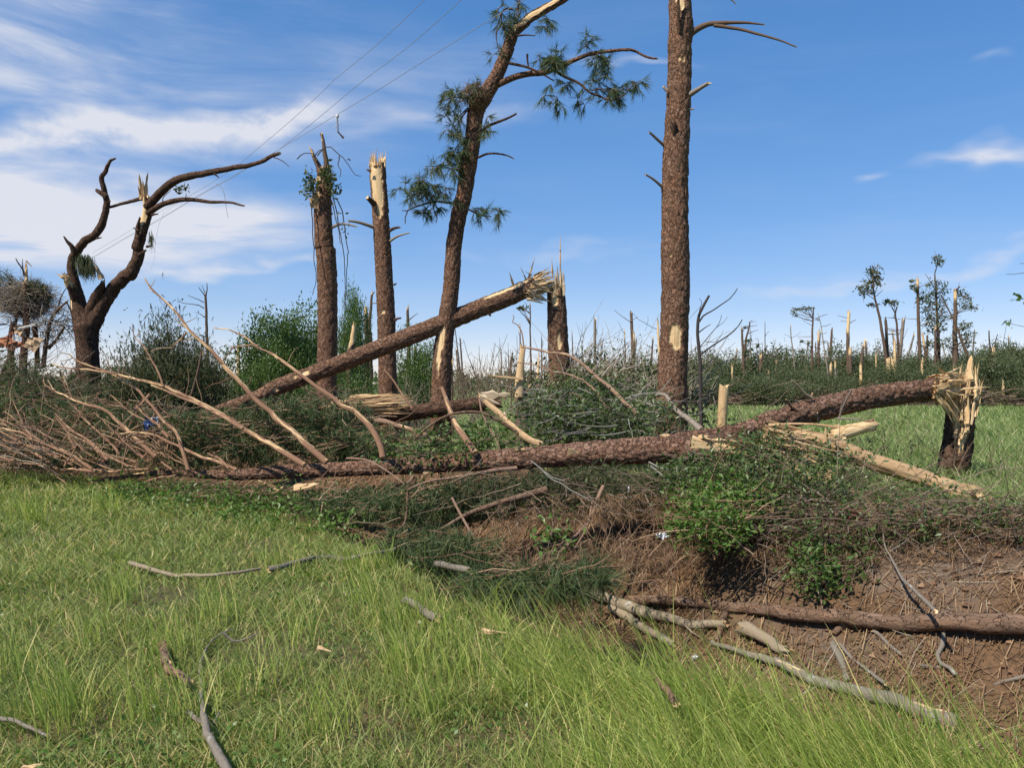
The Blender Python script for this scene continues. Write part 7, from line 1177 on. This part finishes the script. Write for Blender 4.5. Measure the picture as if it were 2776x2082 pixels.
for i_ in range(130):     # tiny snapped trunks on the horizon
    sx = 1215 + 1620 * g.random(); d = 58 + 45 * g.random(); h_ = 1.8 + 5.2 * g.random() ** 2.6
    if src is None:
        src = snag('tiny snapped trunk on the far horizon', 's 1388,1041', 1, 1, 1, 1) if False else None
        srcs = []
        for v in range(4):
            root = thing('far_snag', 'tiny snapped trunk among many on the far horizon', 'tree', (0, 0, 0), 'tiny far snapped trunks'); mb = MB(); tube(mb, np.array([[0, 0, -.1], [0.02 * v, 0, .5], [0.03, 0, 1.0]]), [0.032, 0.028, 0.014 + .004 * v], 8, 0.06, rough=0.15, seed=v, jag=(0, 0.06), bare=[((0, -.03, 1.0), 0.05, 0.10)] if v == 1 else []); part('trunk', mb, [M['snag_bark'] if v < 3 else M['pale_snag_bark'], M['wood'] if v % 2 else M['snag_bark']], root)
            mb = MB(); nb = 7; A = np.stack([0 * g.random(nb), 0 * g.random(nb), .3 + .6 * g.random(nb)], -1); twigs(mb, A, A + np.stack([g.normal(0, .12, nb), g.normal(0, .1, nb), .05 + .06 * g.random(nb)], -1), 0.006, 0.003, 2, 3, .1, seed=v); part('dead_branches', mb, M['twig'], root, kind='stuff'); srcs.append(root)
        src = True; su = {}
    p_ = srcs[i_ % 4]; loc = spot(sx, d); sc_ = (h_ * (.28 + .5 * g.random()),) * 2 + (h_,)
    if i_ < 4: p_.location = tuple(loc); p_.scale = sc_
    else: copy_thing(p_, loc, g.normal(0, .5), sc_).rotation_euler = (g.normal(0, .09), g.normal(0, .11), g.random() * 6.28)

# ------------------------------------------------------------------ wrecked tree with building debris, far left
d = 21.0; base = ground_pt('L1 200,1700', d); KL1 = PAN['L1'][2]
wt = thing('brushy_tree', 'brushy broken tree at the left edge with building debris lodged in it', 'tree', base)
for s, a, b, mt in [('L1 155,1800 145,1600 140,1300 160,1000 250,700 320,450', 88, 60, 'snag_bark'), ('L1 300,1800 298,1550 305,1300 340,1000 330,700 330,420', 105, 66, 'log_bark'), ('L1 480,1500 470,1200 440,950', 60, 60, 'dark_bark'), ('L1 550,1500 600,1150 650,900 740,760 850,660', 60, 26, 'snag_bark'), ('L1 620,1250 720,1150 800,1020 830,980 740,940', 46, 20, 'snag_bark'), ('L1 100,1659 105,1400', 40, 34, 'stripped_branch'),
                    ('L1 740,760 770,640 800,560 850,480', 20, 8, 'snag_bark'), ('L1 960,1000 920,800 860,660', 36, 14, 'dark_bark'), ('L1 20,1659 60,1500 100,1420', 60, 40, 'snag_bark'), ('L1 310,320 295,240 230,150 210,110', 26, 8, 'pale_snag_bark'), ('L1 300,300 290,180 290,110', 14, 6, 'pale_snag_bark'), ('L1 340,130 370,160 410,205', 14, 6, 'snag_bark')]:
    mb = MB(); tube(mb, W(s, (d, d - .4)), rad([a, b], d, KL1), 12, 0.1, bark=0.012, seed=int(a), rough=0.12, jag=(0, 0.1)); part('limb', mb, [M[mt], M['wood']], wt)
mb = MB(); a, b = W('L1 335,420', d)[0], W('L1 330,115', d)[0]; shard(mb, a, b - a, np.linalg.norm(b - a), 0.16, 0.6, seed=3, blunt=0.4); part('splinter', mb, M['wood'], wt, smooth=False)
g = np.random.default_rng(12); mb, fo, tw2 = MB(), MB(), MB()
c = W('L1 380,620', d)[0]; n = 520; A = c + ball(n, g, .2) * np.array([.5, .5, .5]); B = c + np.array([-.1, 0, 0]) + ball(n, g, .9) * np.array([1.0, .8, .62]); twigs(tw2, A, B, 0.008, 0.004, 4, 3, .08, seed=1)
n = 520; A = W('L1 420,720', d)[0] + ball(n, g, .3) * np.array([.35, .4, .3]); B = A + unit(np.stack([-1.0 + g.normal(0, .25, n), g.normal(0, .5, n), .32 + g.normal(0, .35, n)], -1)) * (0.3 + .8 * g.random((n, 1))); twigs(tw2, A, B, 0.010, 0.005, 4, 3, .06, seed=2)
needles(fo, W('L1 450,560', d)[0] + ball(260, g, .6) * np.array([.36, .4, .34]), g.normal(0, 1, (260, 3)), .2, .012, 9, .8, .2); needles(fo, W('L1 60,450', d)[0] + ball(120, g, .6) * np.array([.3, .4, .45]), g.normal(0, 1, (120, 3)), .2, .012, 7, .8, .2)
n = 300; A = W('L1 650,950', d)[0] + ball(n, g, .3) * np.array([.8, .5, .5]); twigs(tw2, A, A + unit(g.normal(0, 1, (n, 3))) * (.3 + .6 * g.random((n, 1))), 0.008, 0.004, 4, 3, .1, seed=3)
part('needles', fo, M['dark_needles'], wt, smooth=False); part('brush', tw2, M['pale_twig'], wt, kind='stuff')
for s, mt, nm, lb, cr in [('L1 -60,1150 130,1080 150,1200 -60,1230', 'rust_sheet', 'debris_sheet', 'orange-brown building sheet at the left edge, leftmost of the debris', .03), ('L1 100,1230 120,1070 165,1110 170,1250', 'dark_rust', 'debris_sheet', 'upright dark red-brown panel among the debris in the left tree', .015), ('L1 170,1170 250,1175 280,1210 180,1245', 'rust_sheet', 'debris_sheet', 'small orange board right of the upright dark panel', .02), ('L1 375,1130 510,1150 440,1275 340,1220', 'plywood', 'debris_sheet', 'tan plywood piece lodged right in the left tree', .02),
                          ('L1 200,1000 250,970 300,1080 230,1060', 'plywood', 'debris_sheet', 'crumpled tan scrap above the orange board', .04), ('L1 250,985 410,945 415,965 255,1005', 'white_board', 'board', 'white board lying on top of the lodged debris', .008), ('L1 165,1110 178,1110 178,1220 155,1250', 'white_board', 'board', 'thin white upright edge strip beside the dark red panel', .005), ('L1 85,870 180,845 195,900 75,935', 'white_metal', 'metal_sheet', 'torn corrugated white metal sheet in the left tree', .012), ('L1 -40,940 60,930 130,950 -40,960', 'black_plastic', 'board', 'dark flat board under the corrugated sheet', .01), ('q0 20,1005 70,1020 125,1045 20,1015', 'white_metal', 'metal_sheet', 'thin white metal strip low at the left edge', .004),
                          ('L1 210,1120 225,1115 255,1170 240,1175', 'white_board', 'board', 'short white stick-like board in the debris', .004)]:
    mb, o_, mm = scrap(s, d - 1.5, M[mt], '', '', '', len(lb), crumple=cr, n=5, thick=0.02, grow=1.45)
    if 'corrugated' in lb:
        c4 = W(s, d - 1.5); mb = MB(); nu = 28; u = np.linspace(0, 1, nu); top = c4[0] + (c4[1] - c4[0]) * u[:, None]; bot = c4[3] + (c4[2] - c4[3]) * u[:, None]; off = np.stack([0 * u, 0.035 * np.sin(u * 6 * 2 * math.pi), 0 * u], -1); V = np.vstack([top + off, bot + off, top + off + [0, .006, 0], bot + off + [0, .006, 0]]); a = np.arange(nu - 1); mb.add(V, np.vstack([np.stack([a, a + 1, a + 1 + nu, a + nu], -1), np.stack([a + 1, a, a + nu, a + 1 + nu], -1) + 2 * nu])); o_ = c4[0]; mm = [M[mt]]
    single(nm, mb, mm, lb, 'debris', o_, 'building debris in the left tree', smooth='corrugated' in lb)

# ------------------------------------------------------------------ power lines with a hanging broken insulator
def wire(label, specs, d, r_=0.010):
    p = W(specs, 10); xy = px(specs); inv = np.interp(arc(xy), [0, 1], [1 / d[0], 1 / d[1]]); p = np.array([P(a, b, 1 / v) for (a, b), v in zip(xy, inv)])
    mb = MB(); ext0 = p[0] + (p[0] - p[1]) * 0.6; pts = np.vstack([ext0, p]); tube(mb, pts, [r_, r_ * 1.6], 6, 1.0, rough=0); return single('power_line', mb, [M['wire'], M['wire']], label, 'power line', pts[0], 'power lines')
wire('upper power line crossing the sky', 'p1 1065,0 780,270 490,510 410,590 190,790 0,950 | p0 1540,1050 1380,1160 1210,1260 1000,1375 820,1490 600,1620', (17, 60), 0.0055)
wire('middle power line crossing the sky', 'p1 1300,0 980,285 670,520 400,745 235,880 100,982 0,1030 | p0 1500,1130 1300,1240 1000,1420 800,1530 590,1655', (15.5, 60), 0.0055)
wire('lower power line carrying the hanging insulator', 'p1 1659,25 1510,110 1000,430 740,595 500,738 300,860 180,930 100,980 0,1032 | p0 1500,1135 1300,1245 1000,1425 800,1535 590,1660', (14, 60), 0.0055)
xy = px('p1 508,740')[0]; dI = 1 / np.interp(0.36, [0, 1], [1 / 14, 1 / 60]); kI = k_ * dI / F
ins = thing('insulator', 'broken insulator and rod hanging from the lower power line', 'insulator', P(*xy, dI)); top = P(*xy, dI)
mb = MB(); tube(mb, np.array([top + [0, 0, -a * kI] for a in (-6, 0, 6, 10, 16)]), np.array([7, 13, 9, 12, 6]) * kI, 14, 0.02, rough=0); part('porcelain_cap', mb, [M['porcelain'], M['porcelain']], ins)
mb = MB(); tube(mb, np.array([top + [0, 0, -16 * kI], top + [3 * kI, 0, -105 * kI]]), [6 * kI, 6 * kI], 8, 0.2, rough=0); part('rod', mb, [M['steel'], M['steel']], ins)
mb = MB(); tube(mb, np.array([top + [3 * kI, 0, -103 * kI], top + [22 * kI, 0, -125 * kI], top + [40 * kI, 0, -145 * kI]]), [5 * kI, 5 * kI, 8 * kI], 7, 0.2, rough=0); part('bracket', mb, [M['black_bark'], M['black_bark']], ins)
mb = MB(); tube(mb, np.array([top + [-25 * kI, 0, -75 * kI], top + [0, 0, -62 * kI], top + [20 * kI, 0, -48 * kI]]), [2 * kI, 2 * kI], 6, 0.2, rough=0); part('cross_pin', mb, [M['steel'], M['steel']], ins)
mb = MB(); p_ = W('p0 1390,1180 1420,1195 1440,1240 1450,1310 1465,1400', 30); tube(mb, p_, [0.012, 0.008], 5, 0.5, rough=0); single('hanging_wire', mb, [M['wire'], M['wire']], 'thin loose wire dangling right of the forked tree', 'wire', p_[0], 'loose wires')
mb = MB(); p_ = W('p0 1140,1300 1050,1370 1020,1440 1000,1530 992,1659 | q0 965,190', 30); tube(mb, p_, [0.012, 0.008], 5, 0.5, rough=0); single('hanging_wire', mb, [M['white_litter'], M['white_litter']], 'thin pale wire hanging beside the right limb of the forked tree', 'wire', p_[0], 'loose wires')

# ------------------------------------------------------------------ leafy twig reaching in at the right edge
base = spot(2860, 8.6); ls_ = thing('leafy_sapling', 'leafy twigs reaching into the picture at the right edge', 'tree', base)
tip = P(2860, 640, 8.6); mb = MB(); tube(mb, np.vstack([base, (base + tip) / 2 + [0.05, 0, 0], tip, P(2850, 540, 8.6)]), [0.03, 0.025, 0.015, 0.008], 8, 0.1, seed=3, rough=0.1); part('trunk', mb, [M['dark_bark'], M['wood']], ls_)
fo = MB()
for s, ends in [('R5 2500,770 2300,785 2172,775 2085,757 2045,748', (2000, 745)), ('R5 2480,480 2300,500 2172,492 2110,488 2035,515', (2115, 470)), ('R5 2480,200 2300,215 2172,225 2080,235 1985,238', None), ('R5 2500,110 2300,125 2125,128', None)]:
    branch(ls_, s, 8.6, 9, 4, 'dark_bark', 'twig', k=KR5, sides=5, wob=0.0, jag=0)
    if ends: o = PAN['R5']; c = P(o[0] + ends[0] * o[2], o[1] + ends[1] * o[2], 8.6); g = np.random.default_rng(ends[0]); leaves(fo, c + g.normal(0, .018, (7, 3)), 0.075, seed=ends[0], up=0.1, asp=.45)
leaves(fo, np.array([P(2778, 824, 8.6), P(2750, 797, 8.6), P(2742, 812, 8.6)]), 0.06, seed=9); part('leaves', fo, M['broad_leaves'], ls_, smooth=False)

for o in list(bpy.data.objects):
    if '_o' in o: del o['_o']
for o in list(bpy.data.objects):        # prototypes never placed
    if o.type == 'EMPTY' and not o.get('label'):
        for c in list(o.children): bpy.data.objects.remove(c)
        bpy.data.objects.remove(o)
SC.cycles.max_bounces = 6; SC.cycles.transparent_max_bounces = 4
